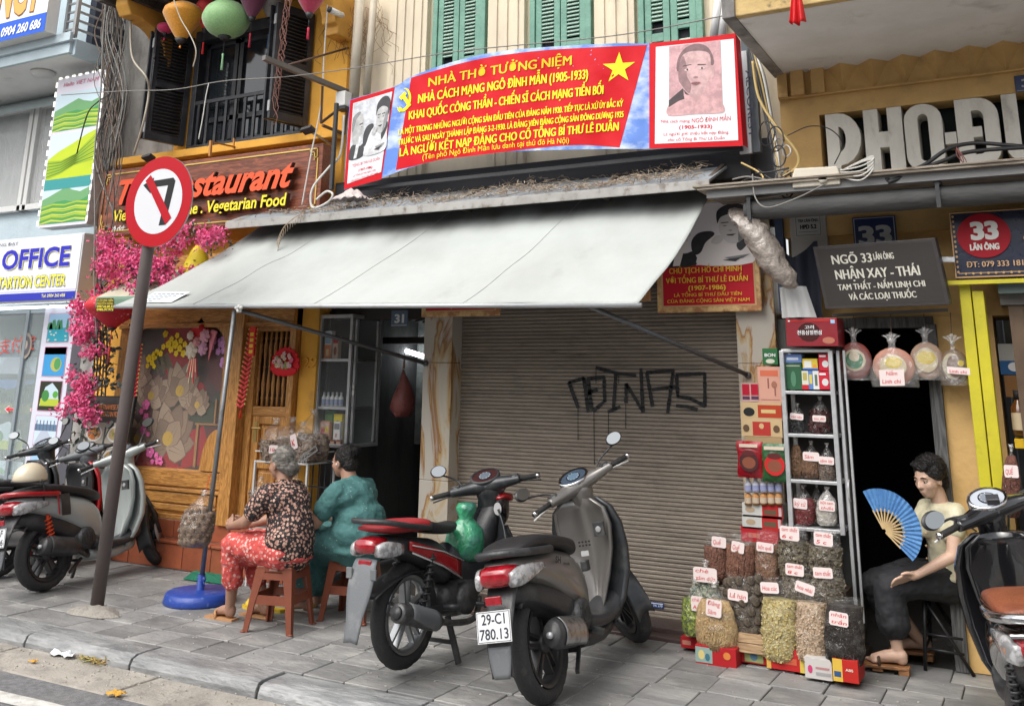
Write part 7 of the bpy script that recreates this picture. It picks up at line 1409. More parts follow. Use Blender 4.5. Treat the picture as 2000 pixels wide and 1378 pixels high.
        a = MB(plg); a.smooth = True; a.grid(6, 16, lambda u, v: (-.35 - .10 * v ** .7 - .02 * v, (u - .5) * (.15 - .06 * v) * (1 + .3 * sin(pi * min(1, v * 1.4))), .66 - .40 * v - .015 * abs(u - .5))); add(a, 'rear_fender', solid=.008)
        for s_ in (-1, 1): a = MB(plg); a.obox((-.395, s_ * .085, .585), (.006, 0, 0), (0, .02, 0), (.0, 0, .028)); add(a, 'plate_bracket', bevel=.004)
        a = MB(plm); a.smooth = True; a.grid(14, 6, lambda u, v: (-.36 + .74 * u, (v - .5) * .15, lift + r1 + .05 + (r1 * .55) * sin(pi * (.15 + .7 * u)) + .02)); add(a, 'inner_fender', solid=.006)
        a = MB(c['hbar']); a.smooth = True      # leg shield wings and column
        for s_ in (-1, 1): a.grid(10, 12, lambda u, v: (.98 - .16 * u - .22 * (1 - v) * .4 - .03 * sin(v * 3), s_ * (.04 + .19 * u * (sin(pi * (.12 + .78 * v)) ** .7)), .30 + .50 * v))
        add(a, 'leg_shield', solid=.01); add(sloft([(.40, .55, .07, .10), (.60, .46, .075, .10), (.78, .56, .075, .14), (.92, .74, .07, .12)], plm), 'spine_cover'); add(sloft([(1.05, .78, .06, .10), (.98, .80, .11, .12), (.90, .82, .09, .10)], blkp), 'front_panel'); add(sloft([(1.0, .86, .05, .03, -.08), (.93, .875, .04, .02, -.08), (.89, .86, .02, .01, -.07)], c['red']), 'red_insert')
        a = MB(C(.4, .4, .4, .3)); a.disc((.865, -.09, .80), (0, .03, 0), (0, 0, .04), 16); add(a, 'key_cover')
        add(sloft([(.30, .34, .09, .08), (.48, .33, .11, .11), (.66, .36, .08, .07), (.76, .37, .06, .055)], engm), 'engine'); a = MB(engm); a.cyl((.46, -.08, .33), (.46, -.135, .33), .09, .085, 20); add(a, 'engine_cover'); a = MB(engm); a.cyl((.46, .08, .33), (.46, .13, .33), .08, .075, 20); add(a, 'engine_cover')
        a = MB(engm); a.tube(curve([(.66, -.08, .30), (.50, -.15, .22), (.25, -.17, .24), (.05, -.17, .29)], 5), .018, 10); add(a, 'exhaust_pipe'); ex = MB(c.get('exm', engm)); ex.tube(curve([(.12, -.165, .27), (.0, -.17, .30), (-.22, -.175, .37), (-.30, -.178, .39)], 4), [.03] * 2 + [.052] * 10 + [.045], 18); ex.m = plm; ex.cyl((-.30, -.178, .39), (-.315, -.178, .395), .036, .03); add(ex, 'muffler'); a = MB(steel); a.m = plg; a.smooth = True; a.grid(10, 6, lambda u, v: (.05 - .26 * u, -.172 - .057 * sin(pi * (.1 + v * .8)), .29 + .085 * u + .057 * cos(pi * (.1 + v * .8)))); add(a, 'heat_shield', solid=.003)
        for s_ in (-1, 1): a = MB(plm); a.tube(spring((.0, s_ * .125, lift + r1 + .02), (.10, s_ * .12, .62), .024, 8), .006, 5, ); a.cyl((0, s_ * .125, lift + r1), (.1, s_ * .12, .63), .012); add(a, 'shock_absorber'); a = MB(plm); a.bar((0, s_ * .09, lift + r1), (.42, s_ * .09, .31), .03, .045); add(a, 'swing_arm')
        a = MB(plm); sx_ = .30
        for s_ in (-1, 1): a.bar((sx_, s_ * .09, .26), (sx_ + .02, s_ * .16, .01), .03); 
        a.bar((sx_ + .01, -.14, .12), (sx_ + .01, .14, .12), .02); add(a, 'centre_stand'); a = MB(plm); a.tube([(.55, -.2, .29), (.55, .2, .29)], .012); a.tube([(.55, -.3, .29), (.55, -.2, .29)], .02); a.tube([(.55, .3, .29), (.55, .2, .29)], .02); a.tube([(.25, -.22, .33), (.2, -.13, .33)], .018); add(a, 'foot_pegs')
    else:
        b = c.get('tailw', 1.)
        add(sloft([(-.36, .70, .05 * b, .02), (-.30, .70, .10 * b, .045), (-.16, .67, .135 * b, .075), (.05, .625, .155 * b, .11), (.22, .57, .16 * b, .145), (.36, .51, .15 * b, .17), (.46, .46, .13 * b, .16), (.50, .44, .11 * b, .13)], body), 'tail_body')
        if c.get('stripe'):
            for s_ in (-1, 1):
                a = MB(plm); a.grid(4, 6, lambda u, v: (.12 - .09 * u - .02 * v, s_ * (.160 + .004 * sin(pi * v)), .56 + .17 * v - .0 * u)); a.m = C(.5, .02, .03, .3); a.grid(1, 6, lambda u, v: (.01 - .012 * u - .02 * v, s_ * (.159 + .003 * sin(pi * v)), .57 + .15 * v)); add(a, 'stripe', solid=.002)
        add(sloft([(-.30, .57, .06, .04), (-.15, .54, .11, .07), (.1, .46, .13, .10), (.35, .36, .13, .09), (.5, .30, .12, .06)], plm), 'lower_cover')
        sm_ = c.get('seat', seatm); sl_ = add(sloft([(-.30, .765, .10 * b, .018), (-.22, .775, .135 * b, .034), (-.05, .78, .15 * b, .042), (.10, .765, .15 * b, .038), (.26, .735, .145 * b, .04), (.42, .70, .115 * b, .045), (.53, .675, .06 * b, .035)], sm_, n=28, p=3), 'seat')
        if c.get('seat'): a = MB(C(.08, .03, .015)); a.tube(curve([(-.28, .12 * b, .755), (-.05, .152 * b, .765), (.2, .15 * b, .74), (.45, .10 * b, .69)], 5), .003, 4); a.tube(curve([(-.28, -.12 * b, .755), (-.05, -.152 * b, .765), (.2, -.15 * b, .74), (.45, -.10 * b, .69)], 5), .003, 4); a.build('seam', sl_)
        a = MB(c.get('grab', plm)); a.smooth = True
        a.tube(curve([(.0, .155 * b, .735), (-.2, .15 * b, .75), (-.34, .10 * b, .765), (-.38, 0, .77), (-.34, -.10 * b, .765), (-.2, -.15 * b, .75), (.0, -.155 * b, .735)], 6), .017, 10); a.grid(8, 6, lambda u, v: (-.37 + .20 * v, (u - .5) * .2 * b, .772 + .006 * sin(pi * u))); add(a, 'grab_rail', solid=.006)
        add(sloft([(-.40, .66, .07 * b, .035), (-.365, .665, .10 * b, .052), (-.30, .67, .115 * b, .05)], glsr, n=22, p=3), 'tail_light')
        for s_ in (-1, 1):
            add(sloft([(-.385, .645, .02, .035, s_ * .095 * b), (-.32, .655, .026, .047, s_ * .118 * b), (-.2, .665, .02, .035, s_ * .135 * b), (-.1, .67, .008, .015, s_ * .15 * b)], glsc), 'turn_signal'); add(sloft([(-.345, .652, .018, .022, s_ * .118 * b), (-.30, .655, .02, .024, s_ * .125 * b), (-.26, .655, .014, .018, s_ * .130 * b)], glso), 'amber_bulb')
        a = MB(plm); a.smooth = True; a.grid(8, 18, lambda u, v: (-.30 - .13 * sin(min(1, v * 1.3) * h_) , (u - .5) * (.17 - .05 * v), .64 - .40 * v - .02 * (2 * u - 1) ** 2)); add(a, 'rear_fender', solid=.01)
        a = MB(plg); a.smooth = True; a.grid(6, 6, lambda u, v: (-.432 - .012 * v, (u - .5) * (.125 - .04 * v ** 2), .36 - .14 * v)); add(a, 'mud_flap', solid=.006)
        a = MB(glsr); a.box(-.432, -.42, -.045, .045, .545, .585); add(a, 'reflector', bevel=.003)
        if c.get('plate'): a = MB(); plate_(a, (-.458, c.get('py', 0), .455), c['plate'], Z_=V((.14, 0, .99))); add(a, 'licence_plate')
        add(sloft([(.42, .30, .13, .05), (.6, .275, .16, .035), (.8, .285, .16, .035), (.92, .34, .15, .05)], plm, p=4), 'floorboard'); add(sloft([(.40, .22, .09, .05), (.65, .20, .12, .05), (.9, .25, .10, .06)], c.get('belly', plm)), 'belly_pan')
        LS = ((.22, .12, .93), (.34, .19, .98), (.48, .225, 1.03), (.62, .24, 1.03), (.76, .235, 1.01), (.86, .20, .985), (.92, .13, .97))
        def lsr(th, w_, cdx): 
            q = []
            for z, hw_, xc in LS:
                hw_ *= w_; q.append([V((xc + cdx - .10 * (2 * k / 14 - 1) ** 2, (2 * k / 14 - 1) * hw_, z)) for k in range(15)] + [V((xc + cdx - th - .085 * (2 * k / 14 - 1) ** 2, (2 * k / 14 - 1) * hw_ * .96, z)) for k in range(14, -1, -1)])
            return q
        a = MB(c.get('shield', body)); a.smooth = True; dx = L - 1.26; a.loft(lsr(.06, 1., dx)); add(a, 'leg_shield')
        a = MB(c.get('inner', body)); a.smooth = True; dx = L - 1.26 - .052; a.loft([[V((p_.x, p_.y * kk, p_.z)) for p_ in r_] for r_, kk in zip(lsr(.05, .86, dx), (.35, .45, .6, .78, .92, 1, .9))]); add(a, 'inner_panel')
        a = MB(plm); a.box(.845 + dx, .87 + dx, -.155, -.085, .70, .78); a.m = C(.3, .3, .3, .3); a.cyl((.842 + dx, -.12, .74), (.838 + dx, -.12, .74), .018); add(a, 'key_lock', bevel=.01); a = MB(plm); a.box(.80 + dx, .86 + dx, -.02, .02, .52, .58); add(a, 'bag_hook', bevel=.006)
        if K == 'sh': a = MB(C(.4, .4, .4)); a.box(.843 + dx, .846 + dx, -.03, .02, .60, .63); a.m = BLK; [a.disc((.842 + dx, .02 - q * .022, .68 - w_ * .02), (0, .008, 0), (0, 0, .006), 8) for q in range(4) for w_ in range(2)]; add(a, 'stickers')
        # engine, right side silencer
        add(sloft([(-.02, r1, .045, .06, .11), (.15, r1 + .01, .05, .075, .11), (.34, r1 + .03, .05, .09, .10)], engm), 'transmission'); add(sloft([(.12, .33, .07, .07, -.03), (.25, .36, .10, .11, -.04), (.42, .36, .09, .10, -.03)], engm), 'engine')
        a = MB(engm); a.cyl((.30, -.10, .36), (.30, -.16, .36), .085, .08, 24); a.m = plm; a.cyl((.30, -.158, .36), (.30, -.165, .36), .065, n=24); a.m = engm
        for q in range(7): a.box(.24 + q * .018, .246 + q * .018, -.170, -.163, .315, .405)
        add(a, 'fan_cover'); a = MB(engm); a.bar((0, -.09, r1), (.2, -.09, r1 + .05), .03, .05); add(a, 'swing_arm')
        exm = c.get('exm', plm); ex = MB(exm); ex.smooth = True; X_ = curve([V((.20, .29, .04)), V((.13, .30, .062)), V((.0, .325, .072)), V((-.12, .345, .072)), V((-.17, .352, .058))], 4)
        ex.loft([[V((p.x + sin(j * pi / 9) * .02, -.165 + cos(j * pi / 9) * p.z * .82, p.y + sin(j * pi / 9) * p.z)) for j in range(18)] for p in X_]); mf = add(ex, 'muffler'); a = MB(steel); a.cyl((-.165, -.165, .345), (-.20, -.165, .352), .016); add(a, 'tail_pipe', mf)
        a = MB(c.get('hs', steel)); a.smooth = True; a.grid(12, 8, lambda u, v: (.14 - .26 * u, -.165 - .066 * sin(pi * (.08 + v * .7)) , .30 + .045 * u + .079 * cos(pi * (.08 + v * .7)))); add(a, 'heat_shield', mf, solid=.004)
        a = MB(engm); a.tube(curve([(.38, -.06, .26), (.34, -.12, .21), (.24, -.15, .25), (.18, -.163, .29)], 5), .016, 8); add(a, 'exhaust_pipe')
        for s_ in ((1, -1) if c.get('twin') else (1,)): a = MB(c.get('spr', plm)); a.tube(spring((-.02, s_ * .125, r1 + .05), (-.08, s_ * .115, .56), .026, 8), .007, 5); a.cyl((-.02, s_ * .125, r1), (-.08, s_ * .115, .58), .013); add(a, 'shock_absorber')
        if c.get('twin'): pass
        a = MB(plm); a.smooth = True; a.grid(12, 6, lambda u, v: (-.24 + .42 * u - .02, (v - .5) * .13, r1 + .03 + .30 * sin(pi * (.22 + .5 * u)) - .012 * (2 * v - 1) ** 2)); add(a, 'inner_fender', solid=.005)
        a = MB(plm); a.bar((.45, .10, .22), (.50, .24, .01), .022); add(a, 'side_stand'); a = MB(plm); a.bar((.3, -.09, .2), (.14, -.13, .11), .02); a.bar((.3, .09, .2), (.14, .13, .11), .02); a.bar((.28, -.1, .19), (.28, .1, .19), .02); add(a, 'centre_stand')
        a = MB(engm); a.bar((.42, -.14, .26), (.42, -.20, .24), .03); add(a, 'foot_peg')
    t.rotation_mode = 'XYZ'
    for f in c.get('extra', ()): f(t)
    M_ = Matrix.Translation(loc) @ Matrix.Rotation(radians(head), 4, 'Z') @ Matrix.Rotation(radians(-lean), 4, 'X') @ Matrix.Rotation(radians(c.get('pitch', 0)), 4, 'Y')
    t.matrix_world = M_; t.location, t.rotation_euler = M_.to_translation(), M_.to_euler(); t.scale = [c.get('sc', 1.)] * 3; return t
shg = M('warm silver paint', (.205, .193, .18), .28, .45, coat=.4, bump=.02); gry = M('pale grey green paint', (.35, .38, .37), .3, .1, coat=.5, bump=.02, dirt=(.25, .25, .23), dscale=3, damt=(.62, .9)); redp = M('scooter red', (.33, .008, .012), .25, coat=.6); blkp = M('glossy black paint', (.012, .012, .014), .12, coat=1., bump=.015); satb = M('dark satin paint', (.035, .038, .042), .35, .2, bump=.05, dirt=(.1, .1, .1), dscale=6)
def sh_text(t): 
    a = MB(BLK); 
    for s_ in (-1, 1): a.text('SH', (.02 if s_ < 0 else .10, s_ * .162, .66), (.10 if s_ < 0 else .02, s_ * .162, .645), (0, 0, .035), .03, .4, lift=.0); a.text('mode', (.11 if s_ < 0 else .19, s_ * .165, .637), (.19 if s_ < 0 else .11, s_ * .165, .622), (0, 0, .018), .02, .3)
    a.build('lettering', t)
scooter('silver grey scooter with number plate 29-C1 780.13 parked nose to the shutter', (-2.46, 4.985, 0), 92, 11, 48, dict(kind='sh', body=shg, shield=satb, inner=shg, plate=('29-C1', '780.13'), w1=.11, r1=.285, r2=.285, exm=plm, hs=M('scuffed chrome', (.4, .4, .4), .3, .9, dirt=(.08, .08, .08), dscale=25), hz=1.0, dash=C(.05, .07, .1, .1), dashring=chrome, dial=C(.10, .16, .22, .1), mout=.36, mh=.13, ms=(.056, .04), fender=satb, lever=C(.6, .6, .58), extra=[sh_text]))
def greenbag(t):
    g = M('green plastic bag', (.03, .30, .13), .3, col2=(.03, .14, .12), scale=9, bump=1., bscale=18, spec=1.); a = MB(g); a.smooth = True
    a.loft([[V((.60 + cos(j * pi / 10) * r * (1 + .5 * wob(j * pi / 10, z * 2, 2)), sin(j * pi / 10) * r * .9, z)) for j in range(20)] for z, r in ((.52, .08), (.56, .12), (.63, .13), (.70, .115), (.74, .08), (.765, .05), (.79, .06), (.83, .075), (.855, .06), (.86, .02))]); return a
scooter('black and red underbone motorbike without plate, on its centre stand beside the silver scooter', (-3.39, 5.02, 0), 87, 1.5, 26, dict(kind='wave', L=1.22, body=plm, hbar=satb, red=redp, red_seat=M('red seat vinyl', (.32, .02, .025), .5, bump=.15, bscale=120), r1=.285, r2=.285, w1=.085, lift=.03, rim=rimg, sp=5, hz=.94, mir=(0, 1), mout=.30, mh=.15, ms=(.055, .04), dash=C(.05, .02, .02, .1), fender=plm, lever=plm))
gbm = greenbag(None); gb = tag(gbm.xf(Matrix.Translation((-3.39, 5.02, 0)) @ Matrix.Rotation(radians(87), 4, 'Z')).build('green_bag'), 'bright green knotted plastic bag hanging in front of the red and black seat', 'bag')
scooter('pale grey scooter with number plate 15-AF 253.06 and red rear rail', (-7.00, 5.38, 0), 95, 9, 30, dict(kind='vario', body=gry, shield=gry, inner=gry, hbar=gry, plate=('15-AF', '253.06'), w1=.115, r1=.27, r2=.27, L=1.22, exm=plm, hs=plm, grab=redp, stripe=1, hz=1.0, mout=.30, mh=.20, ms=(.06, .042), spr=C(.5, .06, .02), belly=gry, fender=plm, twin=1, sc=.95))
scooter('dark scooter with red side stripe cut off by the left edge of the street view', (-7.75, 5.48, 0), 88, 6, 24, dict(kind='vario', body=satb, shield=redp, inner=plm, hbar=plg, w1=.11, r1=.27, r2=.27, L=1.22, exm=engm, hs=steel, hz=1.0, mout=.30, mh=.2, twin=1, sc=.93, dash=C(.3, .32, .33, .1)))
scooter('black scooter nearest the grey one, mostly hidden behind its handlebars', (-8.30, 5.45, 0), 88, 6, 20, dict(kind='vario', body=plm, shield=satb, inner=plm, hbar=satb, w1=.11, r1=.27, r2=.27, L=1.22, hz=1.02, mout=.30, mh=.2, sc=.93))
# cream helmet on the grey scooter's tail
t = thing('helmet', 'cream half helmet strapped on the red rail of the pale grey scooter', 'helmet', (-7.08, 5.22, .82)); a = MB(M('cream helmet shell', (.60, .52, .38), .25, coat=.5)); a.smooth = True
hc = V((-7.09, 5.20, .825)); a.loft([[hc + V((cos(j * pi / 14) * .115 * cos(e), sin(j * pi / 14) * .135 * cos(e), .125 * sin(e))) for j in range(28)] for e in (-.12, .1, .3, .5, .75, 1.0, 1.25, 1.5)]); a.build('shell', t); a = MB(plm); a.tube([hc + V((.115 * cos(j * pi / 14), .135 * sin(j * pi / 14), -.012)) for j in range(29)], .006, 6); a.build('rim', t); a = MB(plm); a.tube(curve([hc + V((.11, .02, 0)), hc + V((.13, .04, -.06)), hc + V((.115, .06, -.16))], 4), .008, 6); a.build('strap', t)
def lead_bits(t):
    a = MB(C(.65, .45, .06)); a.obox((-.32, -.06, .735), (.0, .02, 0), (.01, 0, .02), (.002, 0, 0)); a.m = BLK; a.disc((-.3232, -.06, .735), (0, .011, 0), (.005, 0, .011), 12); a.build('yellow_sticker', t); a = MB(chrome); a.box(-.395, -.33, -.13, .13, .705, .722); a.build('chrome_trim', t, bevel=.006)
    a = MB(C(.05, .05, .055, .2)); a.obox((.83, .0, 1.075), (.02, 0, .012), (0, .03, 0), (-.008, 0, .014)); a.build('phone_mount', t, bevel=.004)
    a = MB(chrome); a.cyl((.60, .06, .60), (.575, .06, .61), .035, n=24); a.m = C(.3, .3, .3, .3); a.cyl((.575, .06, .61), (.572, .06, .611), .027, n=24); a.build('fuel_cap', t)
scooter('black scooter with brown leather seat and chrome trim cut off by the right edge', (-.10, 4.86, 0), 98, 5, 30, dict(kind='lead', body=blkp, shield=blkp, inner=blkp, hbar=blkp, seat=M('brown leather seat', (.22, .065, .028), .42, col2=(.15, .04, .018), scale=9, bump=.3, bscale=110), tailw=1.15, w1=.11, r1=.26, r2=.27, grab=chrome, dashring=chrome, dash=C(.42, .45, .5, .1), dial=C(.2, .22, .26, .1), hz=1.02, mout=.34, mh=.06, ms=(.075, .045), lever=C(.7, .7, .7), L=1.24, extra=[lead_bits]))
# ================================================================ people
def dots(name, base, c1, c2, scale, thr, rough=.8, third=None, keep=0.):
    m = M(name, base, rough, bump=.7, bscale=16); N, L, b = nodes(m); tc = N.new('ShaderNodeTexCoord'); cur = base
    def layer(prev, sc, th, ca, cb, seed):
        mp = N.new('ShaderNodeMapping'); mp.inputs['Location'].default_value = (seed, seed * .7, 3); L.new(tc.outputs['Object'], mp.inputs[0])
        v = N.new('ShaderNodeTexVoronoi'); v.inputs['Scale'].default_value = sc; L.new(mp.outputs[0], v.inputs['Vector'])
        lt = N.new('ShaderNodeMath'); lt.operation = 'LESS_THAN'; lt.inputs[1].default_value = th; L.new(v.outputs['Distance'], lt.inputs[0])
        sx = N.new('ShaderNodeSeparateColor'); L.new(v.outputs['Color'], sx.inputs[0]); k = N.new('ShaderNodeMath'); k.operation = 'GREATER_THAN'; k.inputs[1].default_value = keep; L.new(sx.outputs[1], k.inputs[0]); ml = N.new('ShaderNodeMath'); ml.operation = 'MULTIPLY'; L.new(lt.outputs[0], ml.inputs[0]); L.new(k.outputs[0], ml.inputs[1])
        cm = N.new('ShaderNodeMix'); cm.data_type = 'RGBA'; cm.inputs['A'].default_value = (*ca, 1); cm.inputs['B'].default_value = (*cb, 1); L.new(sx.outputs[0], cm.inputs['Factor'])
        mx = N.new('ShaderNodeMix'); mx.data_type = 'RGBA'; L.new(ml.outputs[0], mx.inputs['Factor']); L.new(cm.outputs['Result'], mx.inputs['B'])
        if isinstance(prev, tuple): mx.inputs['A'].default_value = (*prev, 1)
        else: L.new(prev, mx.inputs['A'])
        return mx.outputs['Result']
    cur = layer(cur, scale, thr, c1, c2, 0)
    if third: cur = layer(cur, scale * 1.7, thr * .55, third, c2, 5.3)
    L.new(cur, b.inputs['Base Color']); return m
def skinm(n, c): 
    m = M(n, c, .5, col2=tuple(k * .82 for k in c), scale=7, bump=.12, bscale=90); b = nodes(m)[2]; b.inputs['Subsurface Weight'].default_value = .12; b.inputs['Subsurface Radius'].default_value = (.02, .008, .004); return m
sk1, sk2, sk3 = skinm('tanned skin', (.36, .20, .135)), skinm('warm skin', (.40, .22, .15)), skinm('light skin', (.58, .38, .28))
class Body:
    """closed shapes that a voxel remesh fuses into one continuous surface"""
    def __init__(s, m): s.mb = MB(m)
    def cap(s, p, r, q, r2=None, n=14): r2 = r if r2 is None else r2; s.mb.tube([p, q], [r, r2], n); s.mb.ell(p, r, n, 8); s.mb.ell(q, r2, n, 8); return s
    def chain(s, pts):
        for (p, r), (q, r2) in zip(pts, pts[1:]): s.cap(p, r, q, r2)
        return s
    def ell(s, c, r, rot=None): s.mb.ell(c, r, 20, 12, rot); return s
    def done(s, name, par, vox=.008, sm=4, disp=0, dsz=.08):
        o = s.mb.build(name, par); w = o.modifiers.new('r', 'REMESH'); w.mode = 'VOXEL'; w.voxel_size = vox; w.use_smooth_shade = True
        w = o.modifiers.new('s', 'SMOOTH'); w.iterations = sm; w.factor = .6
        if disp:
            tx = bpy.data.textures.new('folds', 'CLOUDS'); tx.noise_scale = dsz; tx.noise_depth = 3; w = o.modifiers.new('d', 'DISPLACE'); w.texture = tx; w.strength = disp; w.mid_level = .5; w.texture_coords = 'LOCAL'
        return o
def hand(b, wr, d, side, up, curl=.5, s=1., spread=.5):
    """palm, four fingers of different length and a thumb; d = direction of the fingers, side = towards the thumb, up = back of the hand"""
    wr, d, side, up = V(wr), V(d).normalized(), V(side).normalized(), V(up).normalized(); b.cap(wr, .024 * s, wr + d * .03 * s, .026 * s)
    R = Matrix((d, side, up)).transposed(); b.ell(wr + d * .055 * s, V((.045, .038, .016)) * s, R)
    for k, (ln, of) in enumerate(((.068, .030), (.078, .010), (.072, -.011), (.056, -.030))):
        base = wr + d * .088 * s + side * of * s; dd = (d + side * of * 4 * spread * .5).normalized(); j1 = base + (dd * cos(curl * .6) - up * sin(curl * .6)) * ln * .5 * s; j2 = j1 + (dd * cos(curl * 1.7) - up * sin(curl * 1.7)) * ln * .32 * s; j3 = j2 + (dd * cos(curl * 2.5) - up * sin(curl * 2.5)) * ln * .25 * s
        b.chain([(base - dd * .02 * s, .0098 * s), (j1, .0088 * s), (j2, .008 * s), (j3, .0068 * s)])
    t0 = wr + d * .025 * s + side * .026 * s; t1 = t0 + (side * .8 + d * .7).normalized() * .036 * s; t2 = t1 + (side * .25 + d - up * .3 * curl).normalized() * .03 * s; b.chain([(t0, .0125 * s), (t1, .0105 * s), (t2, .0085 * s)])
def foot(b, heel, d, s=1., sole=.0):
    heel, d = V(heel), V(d).normalized(); sd = V((-d.y, d.x, 0)); up = V((0, 0, 1)); b.ell(heel + up * .035, V((.035, .032, .035)) * s, None); b.chain([(heel + up * .05, .036 * s), (heel + d * .08 * s + up * .042, .034 * s), (heel + d * .15 * s + up * .024, .026 * s)])
    b.cap(heel + d * .14 * s + sd * .02 + up * .018, .02 * s, heel + d * .14 * s - sd * .022 + up * .018, .018 * s)
    for k in range(5): o = (k - 2) * .0165 * s; b.chain([(heel + d * (.155 - abs(k - 1) * .006) * s + sd * o + up * .015, .0115 * s), (heel + d * (.195 - .011 * k) * s + sd * o * 1.05 + up * .011, .0095 * s)])
def head(b, c, f, up=V((0, 0, 1)), s=1., face=True):
    """skull, jaw, nose, ears; returns the head frame (forward, left, up)"""
    c, f = V(c), V(f).normalized(); l = up.cross(f).normalized(); u = f.cross(l).normalized(); R = Matrix((f, l, u)).transposed(); at = lambda x, y, z: c + (f * x + l * y + u * z) * s
    b.ell(at(-.012, 0, .025), V((.088, .070, .085)) * s, R); b.ell(at(.022, 0, -.02), V((.062, .060, .075)) * s, R); b.ell(at(.035, 0, -.068), V((.040, .038, .034)) * s, R)
    for q in (-1, 1): b.ell(at(.045, q * .034, -.022), V((.028, .026, .03)) * s, R); b.ell(at(-.008, q * .071, -.012), V((.018, .008, .030)) * s, R)
    b.ell(at(.062, 0, .025), V((.018, .048, .012)) * s, R); b.chain([(at(.076, 0, .012), .008 * s), (at(.092, 0, -.022), .0125 * s)]); b.ell(at(.085, -.011, -.026), V((.009, .008, .007)) * s, R); b.ell(at(.085, .011, -.026), V((.009, .008, .007)) * s, R)
    b.ell(at(.075, 0, -.052), V((.012, .024, .0065)) * s, R); b.ell(at(.073, 0, -.062), V((.012, .021, .0065)) * s, R)
    return at, R
def face_parts(par, at, R, s=1., lip=(.38, .12, .10)):
    e = MB(C(.08, .05, .045, .3)); e.smooth = True
    for q in (-1, 1): e.m = C(.55, .52, .48, .25); e.ell(at(.063, q * .031, .006), V((.012, .0155, .0065)) * s, 12, 8, R); e.m = C(.02, .012, .01, .2); e.ell(at(.0715, q * .031, .0045), V((.005, .0065, .006)) * s, 10, 6, R)
    e.build('eyes', par); e = MB(M('eyelid skin', (.33, .19, .13), .5)); e.smooth = True
    for q in (-1, 1): e.ell(at(.0635, q * .031, .0125), V((.0135, .018, .0058)) * s, 12, 6, R)
    e.build('eyelids', par); e = MB(C(.03, .02, .018)); e.smooth = True
    for q in (-1, 1): e.tube([at(.078, q * .014, .026), at(.078, q * .032, .0315), at(.066, q * .05, .026)], [.0026 * s, .003 * s, .0016 * s], 6)
    e.build('eyebrows', par); e = MB(C(*lip, .4)); e.smooth = True; e.ell(at(.0795, 0, -.0535), V((.006, .018, .0028)) * s, 14, 6, R); e.ell(at(.078, 0, -.0600), V((.0065, .015, .0032)) * s, 14, 6, R); e.build('lips', par)
def strands(par, m, cs, n, ln, r, seed):
    R = random.Random(seed); a = MB(m)
    for i in range(n):
        c, q, Rm, fl = cs[i % len(cs)]; d = V((R.gauss(0, 1), R.gauss(0, 1), R.gauss(0, 1))).normalized()
        if d.x > .45 and d.z < .4: continue
        p = V(c) + Rm @ V((d.x * q[0], d.y * q[1], d.z * q[2])); o_ = (Rm @ d); t_ = (V((R.gauss(0, 1), R.gauss(0, 1), R.gauss(-.6, 1)))).normalized() * fl + (Rm @ V((-.5, 0, -.6))) * (1 - fl); t_ = (t_ - o_ * t_.dot(o_)).normalized()
        a.tube([p - t_ * ln * .3, p + t_ * ln * .3 + o_ * .004, p + t_ * ln * .8 + o_ * R.uniform(-.001, .010) * (1 + fl)], r, 3, cap=False)
    a.build('hair_strands', par)['kind'] = 'stuff'
# ---- elderly woman in black floral top
t = thing('person', 'person with grey hair bun, black floral top and red floral trousers on a stool', 'person', (-4.74, 5.46, 0))
b = Body(sk1); f1 = V((-1, .12, -.12)).normalized(); at, R_ = head(b, (-4.80, 5.48, 1.03), f1, s=.98)
b.chain([((-4.775, 5.48, .99), .046), ((-4.745, 5.475, .88), .052), ((-4.70, 5.47, .78), .10), ((-4.66, 5.46, .55), .13)])
for sgn, el, wr in ((-1, (-4.90, 5.275, .67), (-5.125, 5.40, .615)), (1, (-4.90, 5.66, .67), (-5.12, 5.52, .60))):
    sh = V((-4.76, 5.47 + sgn * .155, .845)); b.chain([((-4.75, 5.475, .86), .05), (sh, .052), (V(el), .040), (V(wr), .024)])
hand(b, (-5.125, 5.40, .615), (-1, .55, .1), (0, .2, 1), (-.3, -.8, .2), .9); hand(b, (-5.12, 5.52, .60), (-1, -.45, .15), (0, 0, 1), (-.3, .9, .2), .9)
for y, k, ft in ((-.075, (-5.07, 5.37, .50), (-5.135, 5.445, .055)), (.075, (-5.08, 5.54, .50), (-4.98, 5.62, .055))):
    b.chain([((-4.68, 5.46 + y, .48), .085), (V(k), .058), (V(k).lerp(V(ft), .35) + V((.012, 0, 0)), .052), (V(ft).lerp(V(k), .12), .034), (V(ft), .034)])
foot(b, (-5.12, 5.445, .018), (-1, .10, 0), .92); foot(b, (-4.965, 5.62, .018), (-1, .10, 0), .92); body = b.done('body', t, .0065, 3)
hm = M('grey hair', (.30, .28, .24), .6, col2=(.12, .11, .10), scale=30, mix=(.35, .6), bump=1., bscale=60, stretch=(.3, 1, 1)); N_, L_, B_ = nodes(hm)
b = Body(hm); b.ell(at(-.028, 0, .036), (.086, .078, .088), R_); b.ell(at(-.055, 0, -.005), (.062, .064, .065), R_); b.ell(at(-.105, -.005, -.035), (.042, .048, .046), R_); b.done('hair', t, .006, 2, .007, .012); strands(t, hm, [(at(-.028, 0, .036), (.087, .079, .089), R_, .15), (at(-.105, -.005, -.035), (.043, .049, .047), R_, .6)], 700, .03, .0011, 1)
fl1 = dots('black floral cloth', (.012, .012, .014), (.55, .36, .28), (.40, .20, .15), 46, .42, third=(.30, .12, .10))
